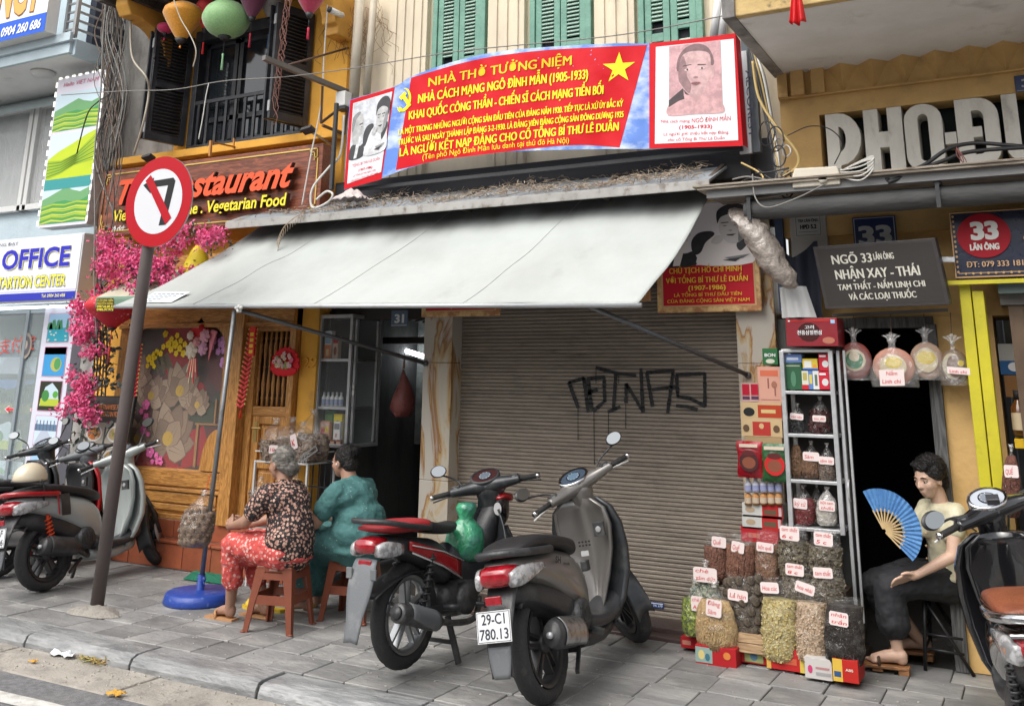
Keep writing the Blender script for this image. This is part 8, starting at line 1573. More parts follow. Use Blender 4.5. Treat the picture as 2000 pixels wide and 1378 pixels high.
b = Body(fl1); b.chain([((-4.745, 5.475, .865), .085), ((-4.70, 5.47, .76), .145), ((-4.665, 5.465, .62), .165), ((-4.655, 5.46, .50), .165)]); b.ell((-4.70, 5.47, .80), (.12, .19, .11)); b.ell((-4.655, 5.46, .56), (.155, .195, .13)); b.ell((-4.65, 5.46, .46), (.15, .185, .05))
for sgn, el in ((-1, (-4.90, 5.275, .67)), (1, (-4.90, 5.66, .67))): sh = V((-4.76, 5.47 + sgn * .15, .845)); b.chain([((-4.74, 5.475, .86), .07), (sh, .075), (sh.lerp(V(el), .62), .068)])
b.done('floral_top', t, .009, 6, .014, .08)
rf = dots('red floral cloth', (.50, .06, .05), (.70, .45, .40), (.55, .10, .08), 40, .4, third=(.12, .15, .25))
b = Body(rf)
for y, k, an in ((-.075, (-5.08, 5.36, .50), (-5.09, 5.40, .27)), (.075, (-5.08, 5.54, .50), (-5.03, 5.58, .25))): b.chain([((-4.66, 5.46 + y, .48), .115), ((-4.88, 5.46 + y * 1.1, .50), .105), (V(k), .078), (V(an), .072)])
b.ell((-4.66, 5.46, .45), (.16, .18, .06)); b.cap((-4.80, 5.44, .46), .09, (-5.05, 5.45, .42), .07); b.done('floral_trousers', t, .009, 4, .026, .05)
sl_m = M('tan sandal', (.42, .22, .10), .6); a = MB(sl_m)
for hx_, hy_ in ((-5.12, 5.445), (-4.965, 5.62)): a.smooth = False; a.prism([(hx_ + .04 - .27 * u, hy_ + (-1 if q < 8 else 1) * .042 * (.8 + .25 * sin(u * 3)), .002) for q, u in ((0, 0), (1, .2), (2, .4), (3, .6), (4, .8), (5, .93), (8, .93), (9, .8), (10, .6), (11, .4), (12, .2), (13, 0))], (0, 0, .014))
for hx_, hy_ in ((-5.12, 5.445), (-4.965, 5.62)): a.tube([(hx_ - .10, hy_ - .045, .012), (hx_ - .12, hy_ - .03, .052), (hx_ - .125, hy_ + .02, .056), (hx_ - .10, hy_ + .045, .012)], .008, 6)
a.build('sandals', t)
# ---- woman in the teal dress
t = thing('person', 'person with dark hair bun in a teal dotted dress on the farther stool', 'person', (-4.48, 5.95, 0))
b = Body(sk2); at, R_ = head(b, (-4.615, 5.95, 1.025), (-1, .05, -.10), s=1.0)
b.chain([((-4.58, 5.95, .98), .052), ((-4.54, 5.95, .87), .062), ((-4.50, 5.95, .78), .12), ((-4.46, 5.95, .56), .15)])
for sgn, el, wr in ((-1, (-4.66, 5.715, .635), (-4.93, 5.83, .60)), (1, (-4.66, 6.19, .635), (-4.93, 6.06, .60))):
    sh = V((-4.53, 5.95 + sgn * .175, .83)); b.chain([((-4.54, 5.95, .85), .06), (sh, .065), (V(el), .052), (V(wr), .028)])
hand(b, (-4.93, 5.83, .60), (-1, .3, -.1), (0, .3, 1), (0, -1, .1), .6); hand(b, (-4.93, 6.06, .60), (-1, -.3, -.1), (0, 0, 1), (0, 1, .1), .6)
for k, ft in (((-4.87, 5.86, .49), (-4.80, 5.86, .055)), ((-4.88, 6.04, .49), (-4.86, 6.04, .055))): b.chain([((-4.5, V(k).y, .48), .10), (V(k), .066), (V(k).lerp(V(ft), .4), .058), (V(ft), .036)])
foot(b, (-4.79, 5.86, .02), (-1, -.08, 0), .95); foot(b, (-4.85, 6.04, .02), (-1, 0, 0), .95); b.done('body', t, .0065, 3)
hd = M('black hair', (.012, .010, .010), .45, bump=1., bscale=70, spec=.4)
b = Body(hd); b.ell(at(-.026, 0, .034), (.090, .080, .088), R_); b.ell(at(-.062, 0, -.012), (.055, .066, .068), R_); b.ell(at(-.105, 0, .07), (.036, .04, .036), R_); b.done('hair', t, .006, 3, .004, .02); strands(t, hd, [(at(-.026, 0, .034), (.091, .081, .089), R_, .1), (at(-.105, 0, .07), (.037, .041, .037), R_, .5)], 600, .03, .0011, 2)
a = MB(C(.6, .6, .6)); c_ = at(.0, .080, -.012); a.smooth = True; a.ell(c_, (.007, .005, .009), 8, 6); a.build('earphone', t)
face_parts(t, at, R_, 1.)
tl = dots('teal dotted cloth', (.055, .16, .155), (.32, .42, .40), (.22, .34, .32), 30, .12, keep=.3)
b = Body(tl); b.chain([((-4.54, 5.95, .865), .085), ((-4.50, 5.95, .77), .155), ((-4.46, 5.95, .62), .19), ((-4.44, 5.95, .50), .20)]); b.ell((-4.50, 5.95, .80), (.14, .22, .11)); b.ell((-4.44, 5.95, .56), (.19, .235, .14)); b.ell((-4.42, 5.95, .66), (.15, .2, .12)); b.ell((-4.45, 5.95, .45), (.20, .225, .06))
for sgn, el in ((-1, (-4.66, 5.715, .635)), (1, (-4.66, 6.19, .635))): sh = V((-4.53, 5.95 + sgn * .17, .83)); b.chain([((-4.53, 5.95, .85), .08), (sh, .082), (sh.lerp(V(el), .58), .078)])
for k, an in (((-4.87, 5.85, .50), (-4.83, 5.85, .16)), ((-4.88, 6.04, .50), (-4.86, 6.04, .16))): b.chain([((-4.5, V(k).y, .48), .12), (V(k), .095), (V(an), .085)])
b.cap((-4.6, 5.95, .45), .14, (-4.84, 5.95, .42), .12); b.cap((-4.84, 5.95, .40), .10, (-4.82, 5.95, .22), .10); b.done('teal_dress', t, .009, 7, .022, .06)
# ---- woman with the blue fan
t = thing('person', 'person in a cream blouse and black culottes fanning herself in the dark doorway', 'person', (-.64, 6.8, 0))
b = Body(sk3); ff = V((-.60, -.78, -.28)).normalized(); at, R_ = head(b, (-.70, 6.64, 1.075), ff, s=1.02)
b.chain([((-.672, 6.665, 1.03), .046), ((-.655, 6.69, .935), .05), ((-.65, 6.72, .84), .10), ((-.635, 6.78, .56), .12)])
Ls, Rs = V((-.565, 6.62, .885)), V((-.745, 6.78, .885))
b.chain([((-.65, 6.69, .90), .045), (Ls, .046), (V((-.60, 6.55, .66)), .037), (V((-.79, 6.47, .555)), .023)]); b.chain([((-.65, 6.71, .90), .045), (Rs, .046), (V((-.83, 6.66, .67)), .035), (V((-.915, 6.50, .765)), .022)])
hand(b, (-.79, 6.47, .555), (-1, -.12, -.35), (-.1, -.5, .3), (0, -.3, 1), .35); hand(b, (-.905, 6.51, .755), (-.45, -.5, .75), (.5, -.4, .3), (-.6, .3, .5), 1.15, .98)
b.chain([((-.66, 6.72, .48), .08), ((-.96, 6.53, .47), .052), ((-.965, 6.525, .33), .048), ((-.94, 6.52, .10), .030), ((-.94, 6.52, .085), .03)]); b.chain([((-.68, 6.84, .48), .08), ((-1.06, 6.72, .46), .052), ((-.97, 6.80, .28), .046), ((-.86, 6.90, .11), .03)])
foot(b, (-.925, 6.52, .048), (-1, -.12, 0), 1.); foot(b, (-.835, 6.92, .048), (-1, -.1, 0), 1.); body = b.done('body', t, .0062, 3)
b = Body(hd); b.ell(at(-.030, 0, .048), (.098, .092, .090), R_); b.ell(at(-.06, 0, -.03), (.05, .068, .06), R_); b.ell(at(.025, 0, .088), (.052, .064, .028), R_); b.ell(at(.055, .015, .078), (.022, .038, .014), R_); b.ell(at(-.07, 0, .0), (.045, .066, .062), R_)
for q in (-1, 1): b.ell(at(-.012, q * .072, .035), (.040, .020, .048), R_)
b.done('hair', t, .0055, 2, .010, .012); strands(t, hd, [(at(-.030, 0, .048), (.098, .092, .090), R_, .3), (at(.025, 0, .088), (.053, .065, .029), R_, .3), (at(-.06, 0, -.03), (.051, .069, .061), R_, .25)], 1100, .020, .0012, 3); face_parts(t, at, R_, 1.02)
cb = M('cream silk', (.58, .54, .38), .35, col2=(.50, .46, .31), scale=5, bump=.4, bscale=10, sheen=.4)
b = Body(cb); b.chain([((-.655, 6.70, .885), .078), ((-.65, 6.73, .80), .118), ((-.64, 6.76, .66), .118), ((-.635, 6.78, .55), .13)]); b.ell((-.655, 6.70, .82), (.14, .11, .09)); b.ell((-.64, 6.76, .52), (.15, .15, .05)); b.ell((-.74, 6.66, .78), (.045, .04, .05)); b.ell((-.62, 6.60, .78), (.045, .04, .05))
b.chain([((-.64, 6.68, .88), .065), (Ls, .062), (Ls.lerp(V((-.60, 6.55, .66)), .38), .058)]); b.chain([((-.66, 6.72, .88), .065), (Rs, .062), (Rs.lerp(V((-.83, 6.66, .67)), .38), .058)]); b.cap((-.56, 6.72, .50), .05, (-.53, 6.70, .34), .03); b.ell((-.78, 6.60, .565), (.05, .03, .03)); b.done('cream_blouse', t, .008, 4, .016, .05)
a = MB(C(.62, .40, .22)); a.smooth = True
for k in range(5): a.ell(V((-.735, 6.585, .84)).lerp(V((-.75, 6.60, .56)), k / 4) + V((0, -.012, 0)), .006, 7, 5)
a.build('blouse_buttons', t)
bk_ = M('black culotte cloth', (.012, .013, .016), .8, bump=.4, bscale=10)
b = Body(bk_); b.chain([((-.65, 6.73, .48), .115), ((-.80, 6.62, .50), .105), ((-.97, 6.53, .46), .085), ((-.955, 6.53, .27), .098)]); b.chain([((-.67, 6.84, .48), .115), ((-.88, 6.78, .49), .105), ((-1.07, 6.71, .44), .085), ((-.99, 6.76, .28), .09)]); b.ell((-.64, 6.80, .47), (.16, .15, .07)); b.done('black_culottes', t, .008, 4, .020, .05)
cl = wood('wooden clog', (.36, .17, .07), (.18, .08, .03), .5, 'x')
for hx_, hy_ in ((-.925, 6.52), (-.835, 6.92)):
    a = MB(cl); a.prism([(hx_ + .045 - .27 * u, hy_ + (-1 if q < 8 else 1) * .044 * (.8 + .28 * sin(u * 3)) - .03 * u, .03) for q, u in ((0, 0), (1, .2), (2, .4), (3, .6), (4, .8), (5, .95), (8, .95), (9, .8), (10, .6), (11, .4), (12, .2), (13, 0))], (0, 0, .018)); a.box(hx_ - .02, hx_ + .04, hy_ - .035, hy_ + .035, 0, .03); a.box(hx_ - .16, hx_ - .10, hy_ - .055, hy_ + .02, 0.01, .03); a.build('clog', t, bevel=.004)
a = MB(C(.08, .05, .03)); a.tube([(-1.04, 6.455, .045), (-1.045, 6.47, .085), (-1.045, 6.53, .085), (-1.04, 6.555, .045)], .009, 6); a.build('clog_strap', t)
# folding fan, held in her right hand
fn = thing('folding_fan', 'open blue folding fan with bamboo ribs held up by the woman in the doorway', 'fan', (-.945, 6.46, .81)); fc = P(1727, 1036, 6.42); fb = M('blue fan cloth', (.05, .16, .38), .7, col2=(.08, .22, .45), scale=14, bump=.4, bscale=40)
def fpt(an, r, j): return fc + V((cos(an) * r, -.05 * cos(an) * r / .27 + (.004 if j % 2 else -.004) * (r / .27), sin(an) * r * 1.04))
a = MB(fb); n = 44; A0, A1 = radians(118), radians(-44)
for k in range(n):
    t0, t1 = A0 + (A1 - A0) * k / n, A0 + (A1 - A0) * (k + 1) / n; a.poly([fpt(t0, .105, k), fpt(t0, .205 + .025 * (1 - k / n), k), fpt(t1, .205 + .025 * (1 - k / n), k + 1), fpt(t1, .105, k + 1)])
a.build('cloth', fn, solid=.0015); rb = M('bamboo rib', (.50, .36, .18), .5)
for k in range(0, 15): an = A0 + (A1 - A0) * k / 14; a = MB(rb); a.bar(fpt(an, .01, 0), fpt(an, .12, 0), .008, .002, up=(0, -1, 0)); a.build('rib', fn)
# ================================================================ seats
stm = M('brown plastic stool', (.20, .055, .028), .42, col2=(.17, .045, .022), scale=8, bump=.04)
def stool(cx, cy, rz, lab, rp=0):
    t = thing('plastic_stool', lab, 'stool', (0, 0, 0), 'brown plastic stools on the pavement'); a = MB(stm); a.box(-.135, .135, -.135, .135, .405, .425); a.box(-.13, .13, -.13, .13, .36, .405); a.build('seat', t, bevel=.012)
    for sx in (-1, 1):
        for sy in (-1, 1): a = MB(stm); q = lambda z, k, w: [V((sx * (k), sy * (k), z)), V((sx * (k - w), sy * k, z)), V((sx * (k - w), sy * (k - .012), z)), V((sx * (k - .012), sy * (k - .012), z)), V((sx * (k - .012), sy * (k - w), z)), V((sx * k, sy * (k - w), z))]; a.loft([q(0, .175, .035), q(.18, .155, .045), q(.38, .131, .07)]); a.ell((sx * .172, sy * .172, .006), (.02, .02, .007), 8, 4); a.build('leg', t)
    for k in range(4):
        m = Matrix.Rotation(k * pi / 2, 4, 'Z'); a = MB(stm); a.prism([(-.145, -.150, .17), (.145, -.150, .17), (.142, -.146, .225), (-.142, -.146, .225)], (0, .008, 0)); a.prism([(-.13, -.132, .36), (.13, -.132, .36), (.135, -.136, .33), (.09, -.137, .32), (-.09, -.137, .32), (-.135, -.136, .33)], (0, .008, 0)); a.xf(m).build('apron', t)
    a = MB(C(.35, .2, .16)); a.box(-.03, .03, -.1385, -.136, .375, .39); a.build('maker_badge', t); t.location = (cx, cy, 0); t.rotation_euler = (0, 0, rz); return t
stool(-4.70, 5.46, radians(14), 'brown plastic stool under the woman in the floral top'); stool(-4.47, 5.95, radians(12), 'brown plastic stool under the woman in the teal dress')
t = thing('folding_chair', 'black metal folding chair under the woman with the blue fan', 'chair', (-.62, 6.82, 0)); bm_ = M('black tube metal', (.02, .02, .022), .4, .4)
a = MB(seatm); a.box(-.80, -.44, 6.66, 6.98, .40, .425); a.build('seat', t, bevel=.01)
for y in (6.68, 6.96):
    a = MB(bm_); a.tube([(-.82, y, 0), (-.79, y, .42)], .011); a.build('leg', t); a = MB(bm_); a.tube([(-.80, y, .40), (-.56, y + .02, .0)], .011); a.build('leg', t)
for z, x in ((.22, -.80), (.12, -.81)): a = MB(bm_); a.tube([(x, 6.68, z), (x, 6.96, z)], .009); a.build('rail', t)
for z in (.12, .2): a = MB(bm_); a.tube([(-.81, 6.68, z), (-.60, 6.69, z - .01)], .008); a.build('rail', t)
a = MB(bm_); a.tube([(-.46, 6.68, .42), (-.40, 6.68, .85), (-.40, 6.96, .85), (-.46, 6.96, .42)], .011); a.build('backrest', t)
# ================================================================ flowers, cables, clutter
random.seed(21)
RG = random.Random(33)
bt = thing('bougainvillea', 'bright pink artificial bougainvillea climbing beside the office sign and under the restaurant sign', 'plant', (-8.2, 6.4, 2.2))
pinkm = M('pink bract', (.72, .05, .22), .7, col2=(.85, .2, .38), scale=14, mix=(.35, .65)); leafm = M('dusty dark leaf', (.06, .075, .06), .7, col2=(.16, .18, .17), scale=10, mix=(.4, .6))
cl_ = []
for (x0, y0), (x1, y1), n, sp_ in (((185, 475), (300, 505), 18, 26), ((200, 520), (330, 545), 20, 24), ((310, 465), (425, 465), 14, 24), ((300, 505), (400, 545), 12, 22), ((175, 590), (235, 600), 9, 22), ((160, 620), (185, 700), 14, 22), ((140, 570), (180, 650), 6, 22), ((150, 730), (180, 830), 15, 20), ((120, 800), (170, 760), 6, 18), ((185, 560), (260, 590), 8, 20)):
    for k in range(n): t_ = RG.random(); cl_.append((x0 + (x1 - x0) * t_ + RG.gauss(0, sp_ * .5), y0 + (y1 - y0) * t_ + RG.gauss(0, sp_ * .5)))
a, lf = MB(pinkm), MB(leafm)
def petal(mb_, p, s):
    d = V((RG.gauss(0, 1), RG.gauss(-.5, 1), RG.gauss(0, 1))).normalized(); e = d.orthogonal().normalized(); e = Matrix.Rotation(RG.random() * 6, 3, d) @ e; f = d.cross(e) * .6; mb_.poly([p, p + e * s * .5 + f * s * .5 + d * s * .15, p + e * s, p + e * s * .5 - f * s * .5 + d * s * .1])
for (px, py) in cl_:
    c = P(px, py, RG.uniform(6.0, 6.25) if py < 560 else RG.uniform(6.2, 6.4))
    for q in range(34):
        p = c + V((RG.gauss(0, .045), RG.gauss(0, .03), RG.gauss(0, .038)))
        for z in range(3): petal(a, p, RG.uniform(.022, .042))
    for q in range(9): petal(lf, c + V((RG.gauss(0, .07), RG.uniform(0, .08), RG.gauss(0, .07))), RG.uniform(.03, .06))
a.build('blossoms', bt)['kind'] = 'stuff'
for (x0, y0), (x1, y1), n in (((190, 640), (215, 760), 60), ((165, 800), (170, 980), 90), ((200, 560), (215, 700), 40)):
    for k in range(n * 2): t_ = RG.random(); petal(lf, P(x0 + (x1 - x0) * t_ + RG.gauss(0, 12), y0 + (y1 - y0) * t_, RG.uniform(6.46, 6.58)), RG.uniform(.04, .08))
lf.build('leaves', bt)['kind'] = 'stuff'
for k in range(5): a = MB(C(.06, .045, .035)); a.tube(curve([P(170 + k * 3, 1000, 6.55), P(165 + k * 9, 850, 6.52), P(185 + k * 6, 700, 6.52), P(180 + k * 10, 580, 6.5), P(230 + k * 30, 510, 6.46)], 5), .008, 5); a.build('stem', bt)
c = P(386, 508, 6.25); a = MB(M('yellow lantern silk', (.70, .56, .02), .6, bump=.1, bscale=90)); a.lathe([(.03, .13), (.06, .09), (.10, .0), (.125, -.07), (.11, -.13), (.05, -.17)], c, n=24, sx=1, sy=1); yl_o = tag(a.build('yellow_lantern'), 'yellow drop shaped lantern hanging among the pink flowers', 'lantern')
def cable(par, pts, r, m, n=6): a = MB(m); a.tube(curve(pts, n), r, 5); return a.build('cable', par)
cg, cb_, cw_, cy_ = M('grey cable', (.20, .19, .175), .6), M('black cable', (.02, .02, .022), .5), M('white cable', (.60, .59, .55), .5), M('yellowed cable', (.50, .36, .14), .55)
t = thing('cable_tangle', 'grey tangle of cables and dry roots running down the grey party wall', 'cables', P(225, 200, 6.3))
for k in range(34):
    x = 215 + RG.gauss(0, 11); Y = RG.uniform(6.1, 6.7); pts = [P(x + RG.gauss(8, 12), -20, Y)]
    for y in range(60, 700, RG.choice((70, 90, 120))): pts.append(P(x + RG.gauss(0, 7) + (-6 if y > 250 else 8) * (y / 300) + 12 * sin(y * .02 + k), y, Y)); 
    pts = pts[:RG.choice((4, 5, 6, len(pts)))]; cable(t, pts, RG.choice((.004, .005, .006, .008)), RG.choice((cg, cg, cb_, M('brown cable', (.14, .10, .075), .7))), 5)
cable(t, [P(255, 30, 6.2), P(258, 110, 6.2), P(285, 150, 6.2), P(291, 180, 6.3), P(280, 240, 6.3), P(262, 300, 6.4)], .012, M('cream cable', (.42, .38, .30), .5), 8)
t = thing('overhead_wire', 'thin grey wire strung across the front of the black window', 'cable', P(400, 165, 6.0)); cable(t, [P(120, 186, 6.0), P(240, 178, 6.0), P(340, 175, 6.0), P(440, 158, 6.0), P(560, 150, 6.0), P(700, 132, 6.3), P(900, 100, 6.4), P(1200, 70, 6.5), P(1420, 30, 6.6)], .005, cg, 8)
a = MB(cb_); a.tube(curve([P(150, 300, 6.4), P(170, 225, 6.3), P(190, 200, 6.2), P(215, 184, 6.0)], 5), .007, 5); a.build('cable', t)
t = thing('dangling_cord', 'pale cord dangling in front of the orange and green lanterns', 'cord', P(360, 60, 5.9)); cable(t, [P(338, -5, 5.9), P(352, 35, 5.9), P(372, 70, 5.9), P(383, 100, 5.9), P(377, 131, 5.9)], .006, M('cream cord', (.4, .37, .3), .6))
t = thing('window_cord', 'thin white knotted cord hanging over the black window rail', 'cord', P(400, 220, 6.0)); cable(t, [P(408, 162, 6.0), P(402, 190, 6.0), P(396, 230, 6.0), P(388, 272, 6.0)], .005, cw_)
t = thing('dry_vine', 'reddish dry vine hanging beside the right black shutter', 'plant', P(550, 100, 5.95))
for k in range(5): a = MB(M('dry vine', (.20, .09, .07), .8)); a.tube([P(562 - .12 * y + 6 * sin(y * .09 + k * 1.3) + RG.gauss(0, 1.5), y, 5.95 + .02 * k) for y in range(-5, 255 - k * 18, 9)], .0045, 4); a.build('tendril', t)
t = thing('white_cable_loop', 'white cable looped beside the restaurant sign and the left banner end', 'cable', P(640, 300, 6.4)); cable(t, [P(641, -5, 6.5), P(633, 110, 6.5), P(628, 200, 6.5), P(608, 300, 6.45), P(590, 400, 6.45)], .007, cw_, 8); cable(t, [P(672, 225, 6.5), P(665, 300, 6.5), P(640, 330, 6.45), P(612, 365, 6.4), P(607, 395, 6.4), P(615, 406, 6.4), P(640, 395, 6.4), P(650, 380, 6.4), P(638, 374, 6.4), P(618, 390, 6.4)], .011, cw_, 8)
# small twig threads on the yellow wall and cream wall
t = thing('dry_creeper', 'fine dry creeper stems on the wall between the yellow and cream buildings', 'plant', P(690, 60, 6.75)); cm_ = M('dry creeper', (.22, .12, .06), .9)
for k in range(34):
    x, y = RG.uniform(640, 745), RG.uniform(-10, 60); pts = [P(x, y, 6.77)]
    for q in range(7): x += RG.gauss(0, 8); y += RG.uniform(6, 16); pts.append(P(x, y, 6.77 - RG.random() * .03))
    a = MB(cm_); a.tube(pts, .0022, 4); a.build('stem', t)
# pipes
for (xa, ya), (xb, yb), r, l in (((704, -10), (690, 205), .05, 'cream drain pipe at the corner of the yellow and cream buildings'), ((731, -10), (716, 185), .035, 'thinner cream drain pipe right of the corner pipe'), ((1404, -10), (1393, 78), .03, 'left white pipe beside the balcony corner'), ((1420, -10), (1409, 78), .03, 'right white pipe beside the balcony corner')):
    a = MB(M('cream pipe', (.52, .46, .36), .5, col2=(.42, .37, .29), scale=5, bump=.1) if r > .032 else M('white pipe', (.6, .6, .6), .4)); a.tube([P(xa, ya, 6.72), P(xb, yb, 6.72)], r, 14); tag(a.build('drain_pipe'), l, 'pipe')
# right cable cluster, junction box
t = thing('cable_cluster', 'tangle of black, white and yellow cables coiled between banner and ochre wall', 'cables', P(1500, 250, 6.5))
for k in range(7): o = k * 3.2; cable(t, [P(1462 + o, 95 + o, 6.5), P(1475 + o, 150, 6.45), P(1490 + o * .8, 210, 6.45), P(1508 + o * .6, 290, 6.4), P(1516 + o * .5, 340 + RG.uniform(-8, 8), 6.3), P(1528 + o * .3, 368, 6.2)], RG.choice((.005, .007, .009)), (cb_, cg, cb_, cy_, cb_, cw_, cg)[k], 8)
cable(t, [P(1470, 120, 6.4), P(1482, 190, 6.4), P(1515, 245, 6.35), P(1555, 295, 6.3), P(1557, 325, 6.2), P(1530, 345, 6.15)], .011, cy_, 8)
for k in range(9): cx, cy, r = RG.uniform(1495, 1545), RG.uniform(255, 365), RG.uniform(9, 20); cable(t, [P(cx + r * cos(q * .7) * .8, cy + r * sin(q * .7) * 1.3 + q * .8, 6.25 - .01 * q) for q in range(10)], .005, RG.choice((cb_, cw_, cg)), 4)
for k in range(16): x, y = RG.uniform(1470, 1545), RG.uniform(330, 380); cable(t, [P(x - 40, y + RG.gauss(0, 5), 6.2), P(x - 10, y + RG.gauss(0, 10), 6.15), P(x + 25, y + RG.gauss(0, 6), 6.15)], .006, RG.choice((cb_, cb_, cg)), 5)
cable(t, [P(1470, 340, 6.1), P(1475, 385, 6.05), P(1500, 405, 6.0), P(1560, 385, 6.02), P(1610, 360, 6.05)], .005, cg, 8); cable(t, [P(1448, 318, 6.4), P(1480, 335, 6.35), P(1490, 350, 6.3), P(1465, 365, 6.2)], .007, cy_, 6)
t = thing('street_cable', 'thick black cables sweeping in front of the cement letters to the right', 'cables', P(1850, 300, 6.3)); cable(t, [P(1730, 352, 6.1), P(1800, 325, 6.2), P(1850, 292, 6.25), P(1900, 280, 6.3), P(1960, 283, 6.3), P(2040, 290, 6.3)], .013, cb_, 8); cable(t, [P(1735, 356, 6.08), P(1840, 315, 6.2), P(1900, 296, 6.25), P(2040, 286, 6.3)], .013, cb_, 8); cable(t, [P(1538, 265, 6.5), P(1580, 247, 6.5), P(1620, 252, 6.5), P(1645, 280, 6.4), P(1630, 320, 6.3)], .004, cb_, 8)
for k in range(4): cable(t, [P(1640, 345 - k * 4, 6.1), P(1680, 352 - k * 9, 6.05), P(1705, 330 - k * 6, 6.05), P(1700, 312 - k * 2, 6.1), P(1650, 330, 6.12)], .005, cw_, 7)
for k in range(4): cable(t, [P(1868, 288, 6.2), P(1870 + k * 6, 305 + k * 4, 6.18), P(1890 - k * 6, 330, 6.18), P(1872 + k * 3, 345, 6.18)], .003, M('red cord', (.2, .07, .06), .7), 5)
b0, b1 = P(1549, 368, 6.10), P(1640, 330, 6.10); a = MB(beigepl); a.box(b0.x, b1.x, 6.08, 6.24, b0.z, b0.z + .05); jb = tag(a.build('terminal_box', None, bevel=.008), 'beige plastic cable terminal box lying on the board ledge', 'electrical box')
a = MB(beigepl); a.prism([(b0.x - .004, 6.075, b0.z + .053), (b1.x + .004, 6.075, b0.z + .053), (b1.x - .01, 6.075, b0.z + .115), (b0.x + .02, 6.075, b0.z + .125)], (0, .17, 0)); a.build('lid', jb, bevel=.01); a = MB(beigepl); a.cyl((b1.x - .1, 6.06, b0.z + .035), (b1.x - .1, 6.08, b0.z + .035), .025, n=16); a.box(b0.x + .05, b0.x + .065, 6.07, 6.08, b0.z + .03, b0.z + .07); a.box(b1.x - .03, b1.x - .015, 6.07, 6.08, b0.z + .03, b0.z + .07); a.build('latch', jb)
# flag
a = MB(M('flag red', (.62, .012, .015), .6, bump=.2, bscale=10)); a.smooth = True; fc_ = P(1557, 8, 5.4); f0, f1 = P(1541, 44, 5.4), P(1573, 40, 5.4)
a.grid(16, 10, lambda u, v: (fc_ + V((-.02 + .04 * u, 0, .12))).lerp(f0.lerp(f1, u) + V((0, 0, -.02 * sin(u * pi))), v) + V((0, .03 * sin(u * 14) * v, 0))); fl_ = tag(a.build('flag', None, solid=.001), 'small red flag hanging folded from the right balcony', 'flag'); a = MB(C(.3, .3, .3)); a.tube([fc_ + V((0, .0, .1)), fc_ + V((0, .1, .6))], .008, 6); a.build('flagpole', fl_)
# debris on the canopy
tw = MB(M('dry twigs', (.26, .19, .13), .9, col2=(.42, .36, .29), scale=20))
for k in range(1100):
    x = -5.95 + 4.0 * (RG.random() ** .8); y = RG.uniform(6.25, 6.72) if RG.random() > .4 else RG.uniform(6.24, 6.36); z = 2.975 + (y - 6.25) * .40 + RG.random() * .03 * (1 + sin(x * 5)); L_ = RG.uniform(.02, .10); d = V((RG.gauss(0, 1), RG.gauss(0, .5), RG.gauss(0, .3))).normalized() * L_ / 2; p = V((x, y, z)); tw.tube([p - d, p + V((0, 0, RG.uniform(-.01, .015))), p + d], RG.uniform(.0015, .004), 3, cap=False)
tag(tw.build('dry_twigs'), 'litter of dry twigs and leaves lying along the tin canopy', 'twigs', kind='stuff')
a = MB(M('crumpled whitish plastic', (.50, .44, .42), .5, bump=.8, bscale=20)); a.smooth = True; c = P(686, 390, 6.35)
a.grid(26, 14, lambda u, v: c + V(((u - .5) * .32, (v - .5) * .18, .085 * sin(pi * u) * sin(pi * v) + .03 * mnoise.noise(V((u * 7, v * 7, 2)))))); tag(a.build('crumpled_plastic', None, solid=.002), 'crumpled whitish plastic sheet on the left end of the tin canopy', 'plastic sheet')
t = thing('hanging_twig', 'dry fern like twig hanging over the left part of the white awning', 'twig', P(560, 440, 6.2)); tws = M('dry twig', (.36, .28, .2), .9); pts = [P(594, 415, 6.22), P(575, 425, 6.2), P(556, 442, 6.2), P(545, 462, 6.2), P(541, 478, 6.2)]; a = MB(tws); a.tube(curve(pts, 4), .004, 5); a.build('stem', t); cc_ = curve(pts, 4)
for k, p in enumerate(cc_[1:]): a = MB(tws); a.tube([p, p + V((.015, 0, -.03)), p + V((.012, 0, -.065))], .003, 4); a.build('twiglet', t)
# items on the pavement
a = MB(M('green mesh mat', (.01, .22, .13), .8, bump=1., bscale=120)); q = [G(358, 1132), G(378, 1117), G(446, 1118), G(436, 1142)]; a.grid(14, 6, lambda u, v: q[0].lerp(q[3], u).lerp(q[1].lerp(q[2], u), v) + V((0, 0, .008 + .012 * abs(mnoise.noise(V((u * 4, v * 4, 1))))))); tag(a.build('green_mat', None, solid=.006), 'green mesh mat on the pavement behind the blue weight', 'mat')
def slipper(px, py, rot_, lab):
    c = G(px, py); a = MB(M('yellow rubber', (.62, .42, .03), .5)); X_, Y_ = V((cos(rot_), sin(rot_), 0)), V((-sin(rot_), cos(rot_), 0)); a.prism([c + X_ * x + Y_ * y + V((0, 0, .002)) for x, y in ((-.12, 0), (-.10, .035), (0, .034), (.08, .045), (.13, .02), (.13, -.02), (.08, -.045), (0, -.034), (-.10, -.035))], (0, 0, .02)); a.smooth = True
    a.grid(6, 4, lambda u, v: c + X_ * (.02 + .06 * v) + Y_ * (-.045 + .09 * u) + V((0, 0, .02 + .045 * sin(pi * u)))); tag(a.build('slipper', None, solid=.006), lab, 'slipper', 'yellow slippers by the stools')
slipper(500, 1190, 3.0, 'yellow slipper nearest the front leg of the nearer stool'); slipper(528, 1193, 3.3, 'yellow slipper partly behind the front leg of the nearer stool'); slipper(592, 1180, 3.1, 'yellow slipper between the two brown stools')
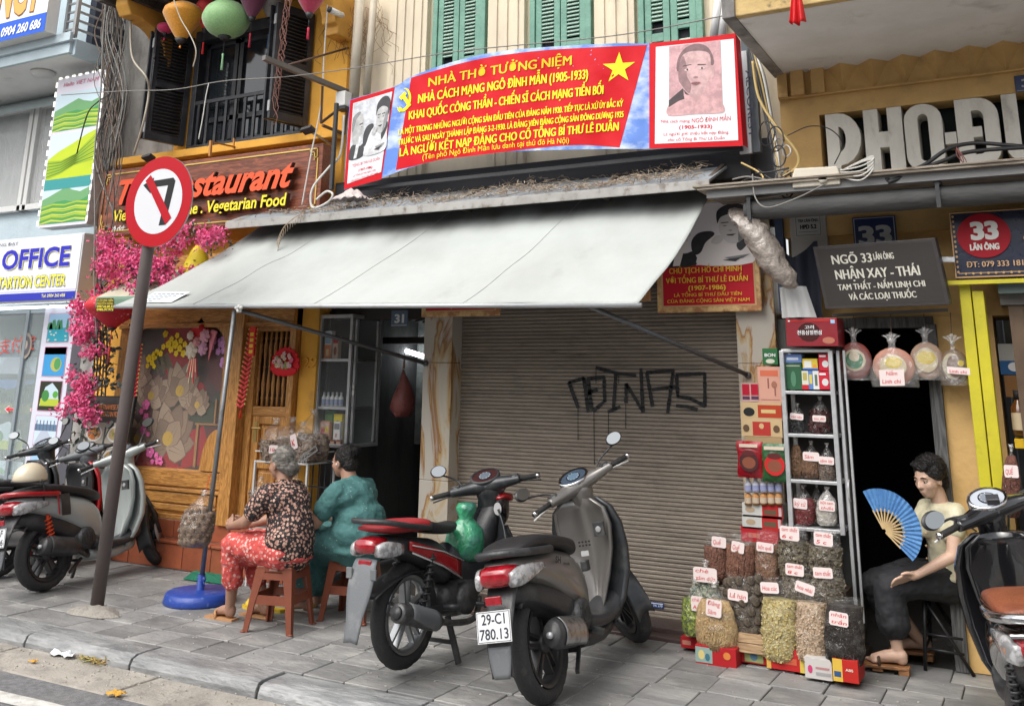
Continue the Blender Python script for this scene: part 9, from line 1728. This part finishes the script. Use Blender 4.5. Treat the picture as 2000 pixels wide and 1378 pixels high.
for (px, py, w, h, m, l) in ((478, 1168, .16, .10, M('dark grey bundle', (.05, .048, .046), .7, bump=1, bscale=14), 'dark crumpled bag on the pavement between the knees and the blue weight'), (528, 1152, .13, .12, M('silver bag', (.35, .36, .38), .3, .3, bump=1, bscale=14), 'silver grey plastic bag on the pavement behind the nearer stool')):
    c = G(px, py + 20) + V((0, .25, 0)); a = MB(m); a.smooth = True; a.ell(c + V((0, 0, h / 2)), (w / 2, w / 2, h / 2), 20, 12); a.v = [v + (v - c).normalized() * .03 * mnoise.noise(v * 14) for v in a.v]; tag(a.build('floor_bag'), l, 'bag')
# litter in the gutter
def scrap(px, py, s, col, lab, nm='litter', cat='litter'):
    c = G(px, py, -.075); a = MB(M('litter %s' % str(col), col, .6, bump=.6, bscale=30)); a.smooth = True; a.grid(10, 6, lambda u, v: c + V(((u - .5) * s * (1 + .3 * sin(v * 7)), (v - .5) * s * .6 * (1 + .3 * sin(u * 9)), .012 + s * .4 * abs(mnoise.noise(V((u * 3.3 + px, v * 3.1, 2)))))))
    tag(a.build(nm, None, solid=.0015), lab, cat)
scrap(128, 1281, .17, (.70, .72, .74), 'crumpled white tissue lying in the gutter'); scrap(212, 1290, .12, (.55, .58, .57), 'clear white plastic scrap beside the vegetable peelings'); scrap(64, 1295, .05, (.60, .30, .03), 'small orange yellow wrapper in the gutter'); scrap(226, 1359, .09, (.55, .30, .04), 'fallen orange leaf on the road near the white line'); scrap(188, 1295, .06, (.6, .45, .12), 'yellow peel in the heap of vegetable scraps')
vm = MB(M('vegetable scraps', (.28, .30, .10), .8, col2=(.5, .3, .12), scale=30)); c0 = G(185, 1293, -.075)
for k in range(90): p = c0 + V((RG.gauss(0, .06), RG.gauss(0, .035), .012 + RG.random() * .02)); d = V((RG.gauss(0, 1), RG.gauss(0, 1), RG.gauss(0, .2))).normalized() * RG.uniform(.012, .035); vm.tube([p - d, p + d], .003, 4, cap=False)
tag(vm.build('vegetable_scraps'), 'heap of green and yellow vegetable scraps in the gutter', 'litter', kind='stuff')
cr = MB(M('grit', (.30, .27, .23), .9, col2=(.5, .47, .42), scale=40))
for k in range(420): x, y = RG.uniform(-8, -1), 4.1 + .4 * RG.random() ** .6; s = RG.uniform(.001, .005); p = V((x, y, -.072 + s * .5)); cr.obox(p, (s, 0, 0), (0, s * .8, 0), (0, s * .1, s * .6))
for k in range(500): x, y = RG.uniform(-8, -.5), RG.uniform(4.6, 6.5); s = RG.uniform(.0015, .005); cr.obox((x, y, .003), (s, 0, 0), (0, s * .8, 0), (0, 0, s * .6))
tag(cr.build('gravel_grit'), 'fine grit and crumbs scattered in the gutter and over the paving', 'grit', kind='stuff')
# the other side of the street, seen only in mirrors and polished paint
w_ = MB(M('opposite plaster', (.62, .58, .5), .9, col2=(.5, .47, .4), scale=.4)); w_.box(-30, 16, -11, -9.5, -.1, 5.5); ho = st(w_.build('facade_opposite')); w_ = MB(C(.05, .06, .07, .2))
for k in range(22):
    for z in (.3, 3.3): w_.box(-29.5 + k * 2.1, -28.3 + k * 2.1, -9.5, -9.47, z, z + 1.9)
w_.build('window', ho)['kind'] = 'stuff'
# ================================================================ checks
